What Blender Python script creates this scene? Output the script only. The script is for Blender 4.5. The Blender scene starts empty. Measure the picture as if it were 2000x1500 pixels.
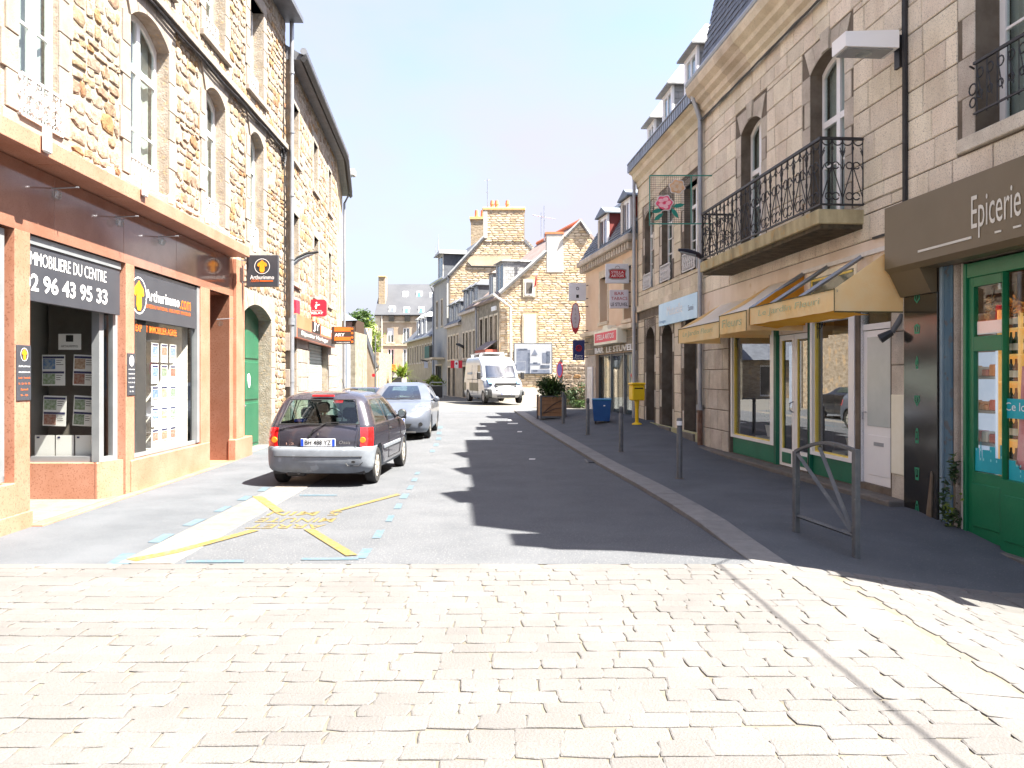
import bpy, math, random
from mathutils import Vector, Matrix
random.seed(7)
R = random.Random(11)
C = bpy.context.scene.collection
S = bpy.context.scene
# ---------------------------------------------------------------- camera, light, exposure
CX, HY, F, H = 1000.0, 735.0, 1600.0, 1.65
cam = bpy.data.objects.new("camera", bpy.data.cameras.new("camera")); C.objects.link(cam)
cam.location = (0, 0, H); cam.rotation_euler = (math.radians(90), 0, 0)
cam.data.sensor_width = 36; cam.data.lens = 36 * F / 2000
cam.data.shift_y = (HY - 750) / 2000
cam.data.clip_start = .05; cam.data.clip_end = 2000
S.camera = cam
w = bpy.data.worlds.new("World"); S.world = w; w.use_nodes = True
nt = w.node_tree; N = nt.nodes; L = nt.links
bg = N["Background"]; sky = N.new("ShaderNodeTexSky"); sky.sky_type = 'NISHITA'; sky.sun_disc = False
SUN = Vector((-.55, .20, -1)).normalized()
sky.sun_elevation = math.radians(59.7); sky.sun_rotation = math.radians(110); sky.air_density = 1.0; sky.ozone_density = 5.0; sky.dust_density = 4.5
tc = N.new("ShaderNodeTexCoord"); mp = N.new("ShaderNodeMapping"); mp.inputs['Scale'].default_value = (1, 1, 2.2)
mp.inputs['Rotation'].default_value = (.2, .3, .5)
no = N.new("ShaderNodeTexNoise"); no.inputs['Scale'].default_value = 1.6; no.inputs['Detail'].default_value = 6; no.inputs['Roughness'].default_value = .52
cr = N.new("ShaderNodeValToRGB"); cr.color_ramp.elements[0].position = .38; cr.color_ramp.elements[1].position = .62
cr.color_ramp.elements[0].color = (.10, .10, .10, 1); cr.color_ramp.elements[1].color = (.95, .95, .95, 1)
mx = N.new("ShaderNodeMix"); mx.data_type = 'RGBA'; mx.inputs[7].default_value = (1.78, 1.76, 2.1, 1)
L.new(tc.outputs['Generated'], mp.inputs['Vector']); L.new(mp.outputs[0], no.inputs['Vector']); L.new(no.outputs['Fac'], cr.inputs[0])
L.new(cr.outputs[0], mx.inputs[0]); L.new(sky.outputs[0], mx.inputs[6]); L.new(mx.outputs[2], bg.inputs[0])
bg.inputs[1].default_value = .066
sl = bpy.data.lights.new("sun", 'SUN'); sl.energy = 4.1; sl.angle = math.radians(.5); sl.color = (1, .94, .83)
so = bpy.data.objects.new("sun", sl); C.objects.link(so); so.rotation_euler = SUN.to_track_quat('-Z', 'Y').to_euler(); so.location = (20, -10, 40)
S.view_settings.view_transform = 'Standard'; S.view_settings.look = 'None'; S.view_settings.gamma = 1
S.view_settings.use_curve_mapping = False; S.view_settings.exposure = 2.93
S.cycles.max_bounces = 8; S.cycles.transparent_max_bounces = 12; S.cycles.caustics_reflective = False; S.cycles.caustics_refractive = False

# ---------------------------------------------------------------- ground heights and frames
def sm(t): t = max(0., min(1., t)); return t * t * (3 - 2 * t)
KR = [(-6, 2.3), (7.2, 2.13), (9.6, 2.03), (12, 1.87), (16.8, 1.45), (22, .98), (27, .55), (33, .1), (60, .0)]
def lerpc(c, y):
    if y <= c[0][0]: return c[0][1]
    for (a, xa), (b, xb) in zip(c, c[1:]):
        if y <= b: return xa + (xb - xa) * (y - a) / (b - a)
    return c[-1][1]
def zg(x, y):
    z = .012 * max(0, min(21, y - 15)) - .1 * max(0, min(2.6, 9.8 - y)) * sm((x - 2) / 2.7)
    if x > 0 and 17 < y < 40:
        f = max(0, min(1, (x - lerpc(KR, y)) / 1.9)); z += f * f * .035 * min(7, y - 17) * (1 - sm((y - 29) / 6))
    return z
def gp(px, py, off=0.):
    z = 0
    for _ in range(12):
        Y = (H - z - off) * F / (py - HY); X = (px - CX) * Y / F; z = zg(X, Y)
    return X, Y
class Fr:
    """a vertical plane frame: local x runs along the wall, y goes into it, z is up"""
    def __init__(s, x, y, dx, dy, z=0.):
        n = math.hypot(dx, dy); s.o = Vector((x, y, z)); s.e = Vector((dx / n, dy / n, 0)); s.n = Vector((-dy / n, dx / n, 0))
        s.a = math.atan2(dy, dx); s.M = Matrix.Translation(s.o) @ Matrix.Rotation(s.a, 4, 'Z')
    def p(s, px, py, d=0.):
        r = Vector(((px - CX) / F, 1, (HY - py) / F)); c = Vector((0, 0, H))
        t = (d - (c - s.o).dot(s.n)) / r.dot(s.n); q = c + r * t - s.o
        return q.dot(s.e), q.z
    def w(s, u, d, v): return s.o + s.e * u + s.n * d + Vector((0, 0, v))
I = Fr(0, 0, 1, 0)
# ---------------------------------------------------------------- mesh builder
class MB:
    def __init__(s, fr=I): s.f = fr.M if isinstance(fr, Fr) else fr; s.v = []; s.q = []
    def add(s, vs, fs):
        b = len(s.v); s.v += [s.f @ Vector(v) for v in vs]; s.q += [[b + i for i in f] for f in fs]; return s
    def box(s, x0, x1, y0, y1, z0, z1, c=0.):
        if x1 < x0: x0, x1 = x1, x0
        if y1 < y0: y0, y1 = y1, y0
        if z1 < z0: z0, z1 = z1, z0
        if c <= 0:
            return s.add([(x, y, z) for z in (z0, z1) for y in (y0, y1) for x in (x0, x1)],
                         [(0, 2, 3, 1), (4, 5, 7, 6), (0, 1, 5, 4), (2, 6, 7, 3), (0, 4, 6, 2), (1, 3, 7, 5)])
        c = min(c, (x1 - x0) * .45, (y1 - y0) * .45, (z1 - z0) * .45); vs = []
        for x, sx in ((x0, 1), (x1, -1)):
            for y, sy in ((y0, 1), (y1, -1)):
                for z, sz in ((z0, 1), (z1, -1)):
                    vs += [(x, y + c * sy, z + c * sz), (x + c * sx, y, z + c * sz), (x + c * sx, y + c * sy, z)]
        i = lambda a, b, d, k: (a * 4 + b * 2 + d) * 3 + k
        fs = []
        for a in (0, 1): fs.append([i(a, 0, 0, 0), i(a, 0, 1, 0), i(a, 1, 1, 0), i(a, 1, 0, 0)][::(1 if a == 0 else -1)])
        for b in (0, 1): fs.append([i(0, b, 0, 1), i(1, b, 0, 1), i(1, b, 1, 1), i(0, b, 1, 1)][::(1 if b == 0 else -1)])
        for d in (0, 1): fs.append([i(0, 0, d, 2), i(0, 1, d, 2), i(1, 1, d, 2), i(1, 0, d, 2)][::(1 if d == 0 else -1)])
        for a in (0, 1):
            for b in (0, 1): fs.append([i(a, b, 0, 0), i(a, b, 1, 0), i(a, b, 1, 1), i(a, b, 0, 1)][::(-1 if a == b else 1)])
            for d in (0, 1): fs.append([i(a, 0, d, 0), i(a, 0, d, 2), i(a, 1, d, 2), i(a, 1, d, 0)][::(-1 if a == d else 1)])
        for b in (0, 1):
            for d in (0, 1): fs.append([i(0, b, d, 1), i(1, b, d, 1), i(1, b, d, 2), i(0, b, d, 2)][::(1 if b == d else -1)])
        for a in (0, 1):
            for b in (0, 1):
                for d in (0, 1): fs.append([i(a, b, d, 0), i(a, b, d, 1), i(a, b, d, 2)][::(1 if (a + b + d) % 2 == 0 else -1)])
        return s.add(vs, fs)
    def prism(s, poly, y0, y1):
        """poly in (x,z), extruded from y0 to y1"""
        n = len(poly); vs = [(x, y0, z) for x, z in poly] + [(x, y1, z) for x, z in poly]
        return s.add(vs, [list(range(n)), list(range(2 * n - 1, n - 1, -1))] + [(i, i + n, (i + 1) % n + n, (i + 1) % n) for i in range(n)])
    def prismx(s, poly, x0, x1):
        """poly in (y,z), extruded along x"""
        n = len(poly); vs = [(x0, y, z) for y, z in poly] + [(x1, y, z) for y, z in poly]
        return s.add(vs, [list(range(n)), list(range(2 * n - 1, n - 1, -1))] + [(i, i + n, (i + 1) % n + n, (i + 1) % n) for i in range(n)])
    def prismz(s, poly, z0, z1):
        n = len(poly); vs = [(x, y, z0) for x, y in poly] + [(x, y, z1) for x, y in poly]
        return s.add(vs, [list(range(n - 1, -1, -1)), list(range(n, 2 * n))] + [(i, (i + 1) % n, (i + 1) % n + n, i + n) for i in range(n)])
    def tube(s, pts, r, n=6, cap=True):
        pts = [Vector(p) for p in pts]; m = len(pts); vs = []; up = Vector((0, 0, 1))
        for k, p in enumerate(pts):
            t = (pts[min(k + 1, m - 1)] - pts[max(k - 1, 0)]).normalized()
            a = t.cross(up)
            if a.length < .05: a = t.cross(Vector((1, 0, 0)))
            a.normalize(); b = t.cross(a); rr = r[k] if isinstance(r, (list, tuple)) else r
            for j in range(n):
                g = 2 * math.pi * j / n; vs.append(p + a * (math.cos(g) * rr) + b * (math.sin(g) * rr))
        fs = [(k * n + j, k * n + (j + 1) % n, (k + 1) * n + (j + 1) % n, (k + 1) * n + j) for k in range(m - 1) for j in range(n)]
        if cap: fs += [list(range(n - 1, -1, -1)), list(range((m - 1) * n, m * n))]
        return s.add(vs, fs)
    def ring(s, c, r, t, plane='xz', a0=0, a1=360, n=12, m=4):
        pts = []
        for k in range(n + 1):
            g = math.radians(a0 + (a1 - a0) * k / n); ca, sa = math.cos(g) * r, math.sin(g) * r
            pts.append((c[0] + ca, c[1], c[2] + sa) if plane == 'xz' else ((c[0], c[1] + ca, c[2] + sa) if plane == 'yz' else (c[0] + ca, c[1] + sa, c[2])))
        return s.tube(pts, t, m)
    def lathe(s, prof, c=(0, 0, 0), ax='z', n=20, cap=True):
        vs = []; m = len(prof)
        for r, h in prof:
            for j in range(n):
                g = 2 * math.pi * j / n; a, b = math.cos(g) * r, math.sin(g) * r
                vs.append((c[0] + a, c[1] + b, c[2] + h) if ax == 'z' else ((c[0] + h, c[1] + a, c[2] + b) if ax == 'x' else (c[0] + a, c[1] + h, c[2] + b)))
        fs = [(k * n + j, k * n + (j + 1) % n, (k + 1) * n + (j + 1) % n, (k + 1) * n + j) for k in range(m - 1) for j in range(n)]
        if cap: fs += [list(range(n - 1, -1, -1)), list(range((m - 1) * n, m * n))]
        return s.add(vs, fs)
    def disc(s, cx, cz, r, y, n=24, rz=None):
        rz = rz or r
        return s.add([(cx + r * math.cos(2 * math.pi * k / n), y, cz + rz * math.sin(2 * math.pi * k / n)) for k in range(n)], [list(range(n))])
    def rect(s, x0, x1, z0, z1, y): return s.add([(x0, y, z0), (x1, y, z0), (x1, y, z1), (x0, y, z1)], [(0, 1, 2, 3)])
    def quad(s, a, b, c, d): return s.add([a, b, c, d], [(0, 1, 2, 3)])
WM = {}
def thing(name, label, cat, fr_or_loc, group=None):
    o = bpy.data.objects.new(name, None); C.objects.link(o); o.empty_display_size = .2
    m = fr_or_loc.M if isinstance(fr_or_loc, Fr) else (fr_or_loc if isinstance(fr_or_loc, Matrix) else Matrix.Translation(Vector(fr_or_loc)))
    o.matrix_world = m; WM[o.name] = m.copy(); o['label'] = label; o['category'] = cat
    if group: o['group'] = group
    return o
def build(name, mb, mat, parent=None, smooth=False, label=None, stuff=False, fix=True):
    if not mb.v: return None
    import bmesh
    inv = WM[parent.name].inverted() if parent is not None else Matrix.Identity(4)
    vs = [inv @ v for v in mb.v]; loc = Vector((0, 0, 0))
    if parent is None:
        loc = sum(vs, Vector()) / len(vs); loc.z = min(v.z for v in vs); vs = [v - loc for v in vs]
    me = bpy.data.meshes.new(name); me.from_pydata([tuple(v) for v in vs], [], mb.q)
    if fix:
        b = bmesh.new(); b.from_mesh(me); bmesh.ops.recalc_face_normals(b, faces=b.faces); b.to_mesh(me); b.free()
    me.materials.append(mat)
    if smooth:
        for p in me.polygons: p.use_smooth = True
        try: me.set_sharp_from_angle(angle=math.radians(38))
        except Exception: pass
    me.update()
    o = bpy.data.objects.new(name, me); C.objects.link(o); o.location = loc
    if parent is not None: o.parent = parent
    WM[o.name] = (WM[parent.name] if parent is not None else Matrix.Identity(4)) @ Matrix.Translation(loc)
    if label: o['label'] = label
    if stuff: o['kind'] = 'stuff'
    return o
def solo(name, mb, mat, label, cat, group=None, **k):
    o = build(name, mb, mat, None, **k); o['label'] = label; o['category'] = cat
    if group: o['group'] = group
    return o
def struct(name, mb, mat, parent=None, **k):
    o = build(name, mb, mat, parent, **k)
    if parent is None: o['kind'] = 'structure'
    return o
# ---------------------------------------------------------------- units (stones, bricks) that share meshes
def unit_block(seed, j=.03):
    r = random.Random(seed); vs = []
    for (y, k) in ((1, 0), (-.55, 0), (-1, .5)):
        for x, z in ((-.5, -.5), (.5, -.5), (.5, .5), (-.5, .5)):
            vs.append((x * (1 - k * .07) + r.uniform(-j, j) * .3, y, z * (1 - k * .1) + r.uniform(-j, j) * .3))
    return vs, [(0, 1, 5, 4), (1, 2, 6, 5), (2, 3, 7, 6), (3, 0, 4, 7), (4, 5, 9, 8), (5, 6, 10, 9), (6, 7, 11, 10), (7, 4, 8, 11), (8, 9, 10, 11)]
def unit_rubble(seed):
    r = random.Random(seed); n = 8; ang = [2 * math.pi * (k + r.uniform(-.28, .28)) / n for k in range(n)]; rad = [r.uniform(.82, 1.12) for _ in range(n)]; vs = []
    for y, k in ((1, 1.), (-.35, .98), (-.85, .74)):
        for a, q in zip(ang, rad):
            c, s_ = math.cos(a), math.sin(a); m = max(abs(c), abs(s_)) ** .6
            vs.append((c / m * .5 * q * k, y + (r.uniform(-.25, .25) if y < 0 else 0), s_ / m * .5 * q * k))
    vs.append((r.uniform(-.1, .1), -1 + r.uniform(-.2, .2), r.uniform(-.1, .1)))
    fs = [(a * n + k, a * n + (k + 1) % n, (a + 1) * n + (k + 1) % n, (a + 1) * n + k) for a in (0, 1) for k in range(n)]
    fs += [(2 * n + k, 2 * n + (k + 1) % n, 3 * n) for k in range(n)]
    return vs, fs
def unit_sett(seed):
    r = random.Random(seed); vs = []
    base = [(-.5, -.5), (0, -.52), (.5, -.5), (.52, 0), (.5, .5), (0, .52), (-.5, .5), (-.52, 0)]
    jit = [(r.uniform(-.055, .055), r.uniform(-.07, .07)) for _ in base]
    for z, k in ((-1, 1.), (.45, 1.), (.9, .93)):
        for (x, y), (a, b) in zip(base, jit): vs.append(((x + a) * k, (y + b) * k, z + (r.uniform(-.1, .1) if z > 0 else 0)))
    vs.append((0, 0, 1.))
    fs = [(a * 8 + k, a * 8 + (k + 1) % 8, (a + 1) * 8 + (k + 1) % 8, (a + 1) * 8 + k) for a in (0, 1) for k in range(8)]
    fs += [(16 + k, 16 + (k + 1) % 8, 24) for k in range(8)]
    return vs, fs
TPL = {'block': [unit_block(k) for k in range(6)], 'rubble': [unit_rubble(k) for k in range(14)], 'sett': [unit_sett(k) for k in range(12)]}
MC = {}
def unit_mesh(kind, k, mat, smooth):
    key = (kind, k, mat.name)
    if key not in MC:
        vs, fs = TPL[kind][k]; me = bpy.data.meshes.new(kind + '_stone'); me.from_pydata(vs, [], fs); me.materials.append(mat)
        import bmesh
        b = bmesh.new(); b.from_mesh(me); bmesh.ops.recalc_face_normals(b, faces=b.faces); b.to_mesh(me); b.free()
        # open shells: make sure the front looks outwards
        front = max(me.polygons, key=lambda p: p.center.z if kind == 'sett' else -p.center.y)
        nn = front.normal.z if kind == 'sett' else -front.normal.y
        if nn < 0: me.flip_normals()
        if smooth:
            for p in me.polygons: p.use_smooth = True
        MC[key] = me
    return MC[key]
def units(parent, name, kind, items, mat, limit=300, smooth=False, stuffname=None):
    """items: (world matrix, size) ; the largest in the photo become parts, the rest one joined part"""
    inv = WM[parent.name].inverted()
    def score(m):
        p = m.translation; d2 = max(1., p.x ** 2 + p.y ** 2 + (p.z - H) ** 2); px = abs(p.x) / max(p.y, .3)
        vis = 1. if p.y > .5 and px < .64 and -.49 < (p.z - H) / p.y < .48 else .02
        s = m.to_scale(); return vis * abs(s.x) * max(abs(s.z), abs(s.y)) / d2
    items = sorted(items, key=score, reverse=True); T = TPL[kind]
    for m in items[:limit]:
        o = bpy.data.objects.new(name, unit_mesh(kind, R.randrange(len(T)), mat, smooth)); C.objects.link(o); o.parent = parent; o.matrix_local = inv @ m
    if len(items) > limit:
        mb = MB(I)
        for m in items[limit:]:
            vs, fs = T[R.randrange(len(T))]; mb.add([m @ Vector(v) for v in vs], fs)
        build(stuffname or name, mb, mat, parent, smooth=smooth, stuff=True)
def umat(fr, u, v, ww, hh, d, dep, rot=0.):
    return fr.M @ Matrix.Translation((u, d, v)) @ Matrix.Rotation(rot, 4, 'Y') @ Matrix.Diagonal((ww, dep, hh, 1))
def free(u0, u1, v0, v1, ex):
    seg = [(u0, u1)]
    for (a, b, c, d) in ex:
        if d <= v0 + .01 or c >= v1 - .01: continue
        ns = []
        for s, e in seg:
            if b <= s or a >= e: ns.append((s, e)); continue
            if a > s: ns.append((s, a))
            if b < e: ns.append((b, e))
        seg = ns
    return seg
def ashlar(parent, fr, u0, u1, v0, v1, ex, mat, rh=.33, bl=.55, d=0., name='stone_block', gap=.014, limit=300, dep=.02):
    it = []; n = max(1, round((v1 - v0) / rh)); rh = (v1 - v0) / n
    vs = sorted(set([v0, v1] + [e for x in ex for e in x[2:] if v0 < e < v1]))
    for k in range(n):
        a, b = v0 + k * rh, v0 + (k + 1) * rh
        cuts = [a, b]
        for c in [e for x in ex for e in x[2:]]:
            if a + .05 < c < b - .05: cuts.append(c)
        cuts = sorted(cuts); off = R.uniform(0, bl)
        for lo, hi in zip(cuts, cuts[1:]):
            for s, e in free(u0, u1, lo, hi, ex):
                p = s
                while p < e - .02:
                    q = p + bl * R.uniform(.7, 1.35) if p > s else p + bl * R.uniform(.35, 1.1)
                    if e - q < .2: q = e
                    q = min(q, e)
                    if q - p > .04: it.append(umat(fr, (p + q) / 2, (lo + hi) / 2, q - p - gap, hi - lo - gap, d + R.uniform(-.004, .004), dep))
                    p = q
    units(parent, name, 'block', it, mat, limit)
def rubble(parent, fr, u0, u1, v0, v1, ex, mat, hs=(.1, .24), ws=(.16, .42), d=0., name='rubble_stone', limit=300, dep=(.009, .024)):
    it = []; v = v0
    while v < v1:
        hh = R.uniform(*hs); hh = min(hh, v1 - v)
        if hh < .05: break
        for s, e in free(u0, u1, v, v + hh, ex):
            p = s
            while p < e - .06:
                q = min(e, p + R.uniform(*ws) * (1 if R.random() > .25 else .55))
                if e - q < .08: q = e
                h2 = hh * R.uniform(.82, 1.12)
                if R.random() > .05: it.append(umat(fr, (p + q) / 2, v + hh / 2 + R.uniform(-.02, .02), (q - p) * .97, h2 * .96, d, R.uniform(*dep), R.uniform(-.09, .09)))
                p = q
        v += hh
    units(parent, name, 'rubble', it, mat, limit, smooth=False)
def wall(parent, fr, u0, u1, v0, v1, d, th, ops, mat, name='wall'):
    """solid wall with openings; ops: (u0,u1,v0,v1,rise) where v1 is the springing"""
    mb = MB(fr); top = [(a, b, c, e + r) for a, b, c, e, r in ops]
    vs = sorted(set([v0, v1] + [x for t in top for x in t[2:] if v0 < x < v1]))
    for lo, hi in zip(vs, vs[1:]):
        for s, e in free(u0, u1, lo, hi, top): mb.box(s, e, d, d + th, lo, hi)
    for a, b, c, e, r in ops:
        if r > 0:
            n = 10; arc = [arcp(a, b, e, r, k / n) for k in range(n + 1)]
            mb.prism(arc + [(b, e + r), (a, e + r)], d, d + th)
    return build(name, mb, mat, parent, fix=True)
def arcp(a, b, e, r, t):
    w_ = (b - a) / 2; Rr = (w_ * w_ + r * r) / (2 * r); al = math.asin(min(1, w_ / Rr)) * (2 * t - 1)
    return ((a + b) / 2 + Rr * math.sin(al), e + r - Rr + Rr * math.cos(al))
def surround(parent, fr, op, mat, wd=.22, proud=.025, back=.25, rh=.36, sill=True, d=0., key=False, bigsill=.12):
    a, b, c, e, r = op; n = max(2, round((e - c) / rh)); hh = (e - c) / n
    for side in (0, 1):
        for k in range(n):
            ww = wd + (.08 if k % 2 else 0); mb = MB(fr)
            x0, x1 = (a - ww, a) if side == 0 else (b, b + ww)
            mb.box(x0 + .004, x1 - .002, d - proud + R.uniform(-.003, .003), d + back, c + k * hh + .004, c + (k + 1) * hh - .004, .008); build('jamb_stone', mb, mat, parent)
    hd = .26
    if r > 0:
        m = 5
        for k in range(m):
            t0, t1 = k / m + .004, (k + 1) / m - .004; po = []
            for t in (t0, (t0 + t1) / 2, t1): po.append(arcp(a, b, e, r, t))
            for t in (t1, t0):
                x, z = arcp(a, b, e, r, t); tt = (2 * t - 1); hx = hd * (1.25 if (key and k == m // 2) else 1.)
                po.append((x + tt * wd * 1.0, e + r + hx - .02 if True else z))
            MBk = MB(fr).prism(po, d - proud - (.03 if key and k == m // 2 else 0), d + back); build('voussoir', MBk, mat, parent)
    else:
        build('lintel', MB(fr).box(a - wd, b + wd, d - proud, d + back, e, e + hd, .008), mat, parent)
    if sill: build('sill', MB(fr).box(a - wd - .02, b + wd + .02, d - proud - .05, d + back, c - bigsill, c - .002, .01), mat, parent)
    return (a - wd - .08, b + wd + .08, c - (bigsill if sill else 0), e + r + hd)
def window(parent, fr, op, depth, frame, glass, cols=2, bars=(), curtain=None, fw=.06, dark=None, transom=None):
    a, b, c, e, r = op; t = e + r; mb = MB(fr); y0, y1 = depth, depth + .05
    mb.box(a, b, y0, y1, c, c + fw); mb.box(a, b, y0, y1, t - fw, t); mb.box(a, a + fw, y0 + .001, y1, c + fw, t - fw); mb.box(b - fw, b, y0 + .001, y1, c + fw, t - fw)
    for k in range(1, cols): x = a + (b - a) * k / cols; mb.box(x - fw * .8, x + fw * .8, y0 - .012, y1 - .002, c + fw, t - fw)
    for z in bars: mb.box(a + fw, b - fw, y0 + .008, y1 - .008, z - .015, z + .015)
    if transom: mb.box(a + fw, b - fw, y0 - .008, y1 - .004, transom - fw * .7, transom + fw * .7)
    if r > 0:
        for k in range(10):
            q4 = [arcp(a, b, e, r, k / 10), arcp(a, b, e, r, (k + 1) / 10)]; mb.prism([q4[0], q4[1], (q4[1][0] * .9 + (a + b) * .05, q4[1][1] - fw * 1.2), (q4[0][0] * .9 + (a + b) * .05, q4[0][1] - fw * 1.2)], y0 - .003, y1 - .01)
    wn = build('window', mb, frame, parent)
    for k in range(cols):
        x0 = a + (b - a) * k / cols; x1 = a + (b - a) * (k + 1) / cols
        build('pane', MB(fr).box(x0 + .01, x1 - .01, y0 + .02, y0 + .026, c + .01, t - .01), glass, wn)
    if curtain:
        cm = MB(fr); n = 14; pts = [(a + .03 + (b - a - .06) * k / n, y1 + .06 + .018 * math.sin(k * 2.3)) for k in range(n + 1)]
        for (xa, ya), (xb, yb) in zip(pts, pts[1:]): cm.quad((xa, ya, c + .05), (xb, yb, c + .05), (xb, yb, t), (xa, ya, t))
        build('curtain', cm, curtain, wn, fix=False)
    mbr = MB(fr); mbr.rect(a - .2, b + .2, c - .1, t + .1, depth + .7); mbr.box(a - .2, b + .2, depth + .1, depth + .7, c - .12, c - .1); mbr.box(a - .2, b + .2, depth + .1, depth + .7, t + .1, t + .12)
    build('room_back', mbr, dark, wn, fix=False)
    return wn
def text(name, s, parent, fr, u, d, v, ww, hh, mat, shear=0., ext=.0, horiz=False, bold=0.):
    cu = bpy.data.curves.new('t', 'FONT'); cu.body = s; cu.align_x = 'CENTER'; cu.align_y = 'CENTER'; cu.extrude = ext; cu.offset = bold; cu.resolution_u = 3
    ob = bpy.data.objects.new('t', cu); C.objects.link(ob); bpy.context.view_layer.update()
    me = bpy.data.meshes.new_from_object(ob.evaluated_get(bpy.context.evaluated_depsgraph_get())); bpy.data.objects.remove(ob)
    if not me.vertices: return None
    xs = [p.co.x for p in me.vertices]; ys = [p.co.y for p in me.vertices]
    cx, cy = (min(xs) + max(xs)) / 2, (min(ys) + max(ys)) / 2; sx = ww / (max(xs) - min(xs)); sy = hh / (max(ys) - min(ys))
    M_ = fr.M if isinstance(fr, Fr) else fr
    vs = []
    for p in me.vertices:
        x = (p.co.x - cx) * sx + (p.co.y - cy) * sy * shear; y = (p.co.y - cy) * sy
        vs.append((u + x, d - p.co.z, v + y))
    mb = MB(fr); mb.add(vs, [list(p.vertices) for p in me.polygons]); bpy.data.meshes.remove(me)
    return build(name, mb, mat, parent, fix=False)
# ---------------------------------------------------------------- materials
def rgb(c): return (c[0], c[1], c[2], 1)
def mat(name, cols, scale=3., rough=.8, bump=.0, bs=40., var=.08, pal=None, metal=0., spec=.4, speck=None, emit=None, coat=0., hue=0., streak=0., lo=.35, hi=.65, tr=0.):
    m = bpy.data.materials.new(name); m.use_nodes = True; t = m.node_tree; n = t.nodes; l = t.links; b = n['Principled BSDF']
    if not isinstance(cols[0], (tuple, list)): cols = [cols, tuple(x * .82 for x in cols)]
    g = n.new("ShaderNodeNewGeometry"); oi = n.new("ShaderNodeObjectInfo")
    ad = n.new("ShaderNodeMath"); ad.operation = 'ADD'; l.new(g.outputs['Random Per Island'], ad.inputs[0]); l.new(oi.outputs['Random'], ad.inputs[1])
    fr_ = n.new("ShaderNodeMath"); fr_.operation = 'FRACT'; l.new(ad.outputs[0], fr_.inputs[0])
    nz = n.new("ShaderNodeTexNoise"); nz.inputs['Scale'].default_value = scale; nz.inputs['Detail'].default_value = 5; nz.inputs['Roughness'].default_value = .62
    if streak:
        mpn = n.new("ShaderNodeMapping"); mpn.inputs['Scale'].default_value = (1, 1, streak); l.new(g.outputs['Position'], mpn.inputs[0]); l.new(mpn.outputs[0], nz.inputs['Vector'])
    else: l.new(g.outputs['Position'], nz.inputs['Vector'])
    r = n.new("ShaderNodeValToRGB"); r.color_ramp.elements[0].position = lo; r.color_ramp.elements[1].position = hi
    r.color_ramp.elements[0].color = rgb(cols[0]); r.color_ramp.elements[1].color = rgb(cols[1]); l.new(nz.outputs['Fac'], r.inputs[0]); out = r.outputs[0]
    if pal:
        rp = n.new("ShaderNodeValToRGB"); e = rp.color_ramp.elements; rp.color_ramp.interpolation = 'CONSTANT'
        while len(e) < len(pal): e.new(.5)
        for k, c in enumerate(pal): e[k].position = k / len(pal); e[k].color = rgb(c)
        l.new(fr_.outputs[0], rp.inputs[0])
        mxx = n.new("ShaderNodeMix"); mxx.data_type = 'RGBA'; mxx.blend_type = 'MULTIPLY'; mxx.inputs[0].default_value = 1.; l.new(out, mxx.inputs[6]); l.new(rp.outputs[0], mxx.inputs[7]); out = mxx.outputs[2]
    if speck:
        sc, thr, col, amt = speck; v = n.new("ShaderNodeTexNoise"); v.inputs['Scale'].default_value = sc; v.inputs['Detail'].default_value = 2
        l.new(g.outputs['Position'], v.inputs['Vector']); rs = n.new("ShaderNodeValToRGB"); rs.color_ramp.elements[0].position = thr; rs.color_ramp.elements[1].position = thr + .05
        rs.color_ramp.elements[0].color = (0, 0, 0, 1); rs.color_ramp.elements[1].color = (amt, amt, amt, 1); l.new(v.outputs['Fac'], rs.inputs[0])
        ms = n.new("ShaderNodeMix"); ms.data_type = 'RGBA'; l.new(rs.outputs[0], ms.inputs[0]); l.new(out, ms.inputs[6]); ms.inputs[7].default_value = rgb(col); out = ms.outputs[2]
    if var:
        hs = n.new("ShaderNodeHueSaturation"); mr = n.new("ShaderNodeMapRange"); l.new(fr_.outputs[0], mr.inputs[0]); mr.inputs[3].default_value = 1 - var; mr.inputs[4].default_value = 1 + var
        l.new(mr.outputs[0], hs.inputs['Value']); l.new(out, hs.inputs['Color']); out = hs.outputs[0]
        if hue:
            m2 = n.new("ShaderNodeMath"); m2.operation = 'MULTIPLY'; m2.inputs[1].default_value = 7.31; f2 = n.new("ShaderNodeMath"); f2.operation = 'FRACT'
            l.new(fr_.outputs[0], m2.inputs[0]); l.new(m2.outputs[0], f2.inputs[0]); m3 = n.new("ShaderNodeMapRange"); l.new(f2.outputs[0], m3.inputs[0]); m3.inputs[3].default_value = .5 - hue; m3.inputs[4].default_value = .5 + hue; l.new(m3.outputs[0], hs.inputs['Hue'])
    l.new(out, b.inputs['Base Color']); b.inputs['Roughness'].default_value = rough; b.inputs['Metallic'].default_value = metal
    b.inputs['Specular IOR Level'].default_value = spec; b.inputs['Coat Weight'].default_value = coat; b.inputs['Coat Roughness'].default_value = .04
    if bump:
        bn = n.new("ShaderNodeTexNoise"); bn.inputs['Scale'].default_value = bs; bn.inputs['Detail'].default_value = 5; bn.inputs['Roughness'].default_value = .65; l.new(g.outputs['Position'], bn.inputs['Vector'])
        bp = n.new("ShaderNodeBump"); bp.inputs['Strength'].default_value = bump; bp.inputs['Distance'].default_value = .02; l.new(bn.outputs['Fac'], bp.inputs['Height']); l.new(bp.outputs[0], b.inputs['Normal'])
    if emit: b.inputs['Emission Color'].default_value = rgb(emit[:3]); b.inputs['Emission Strength'].default_value = emit[3]
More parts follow.
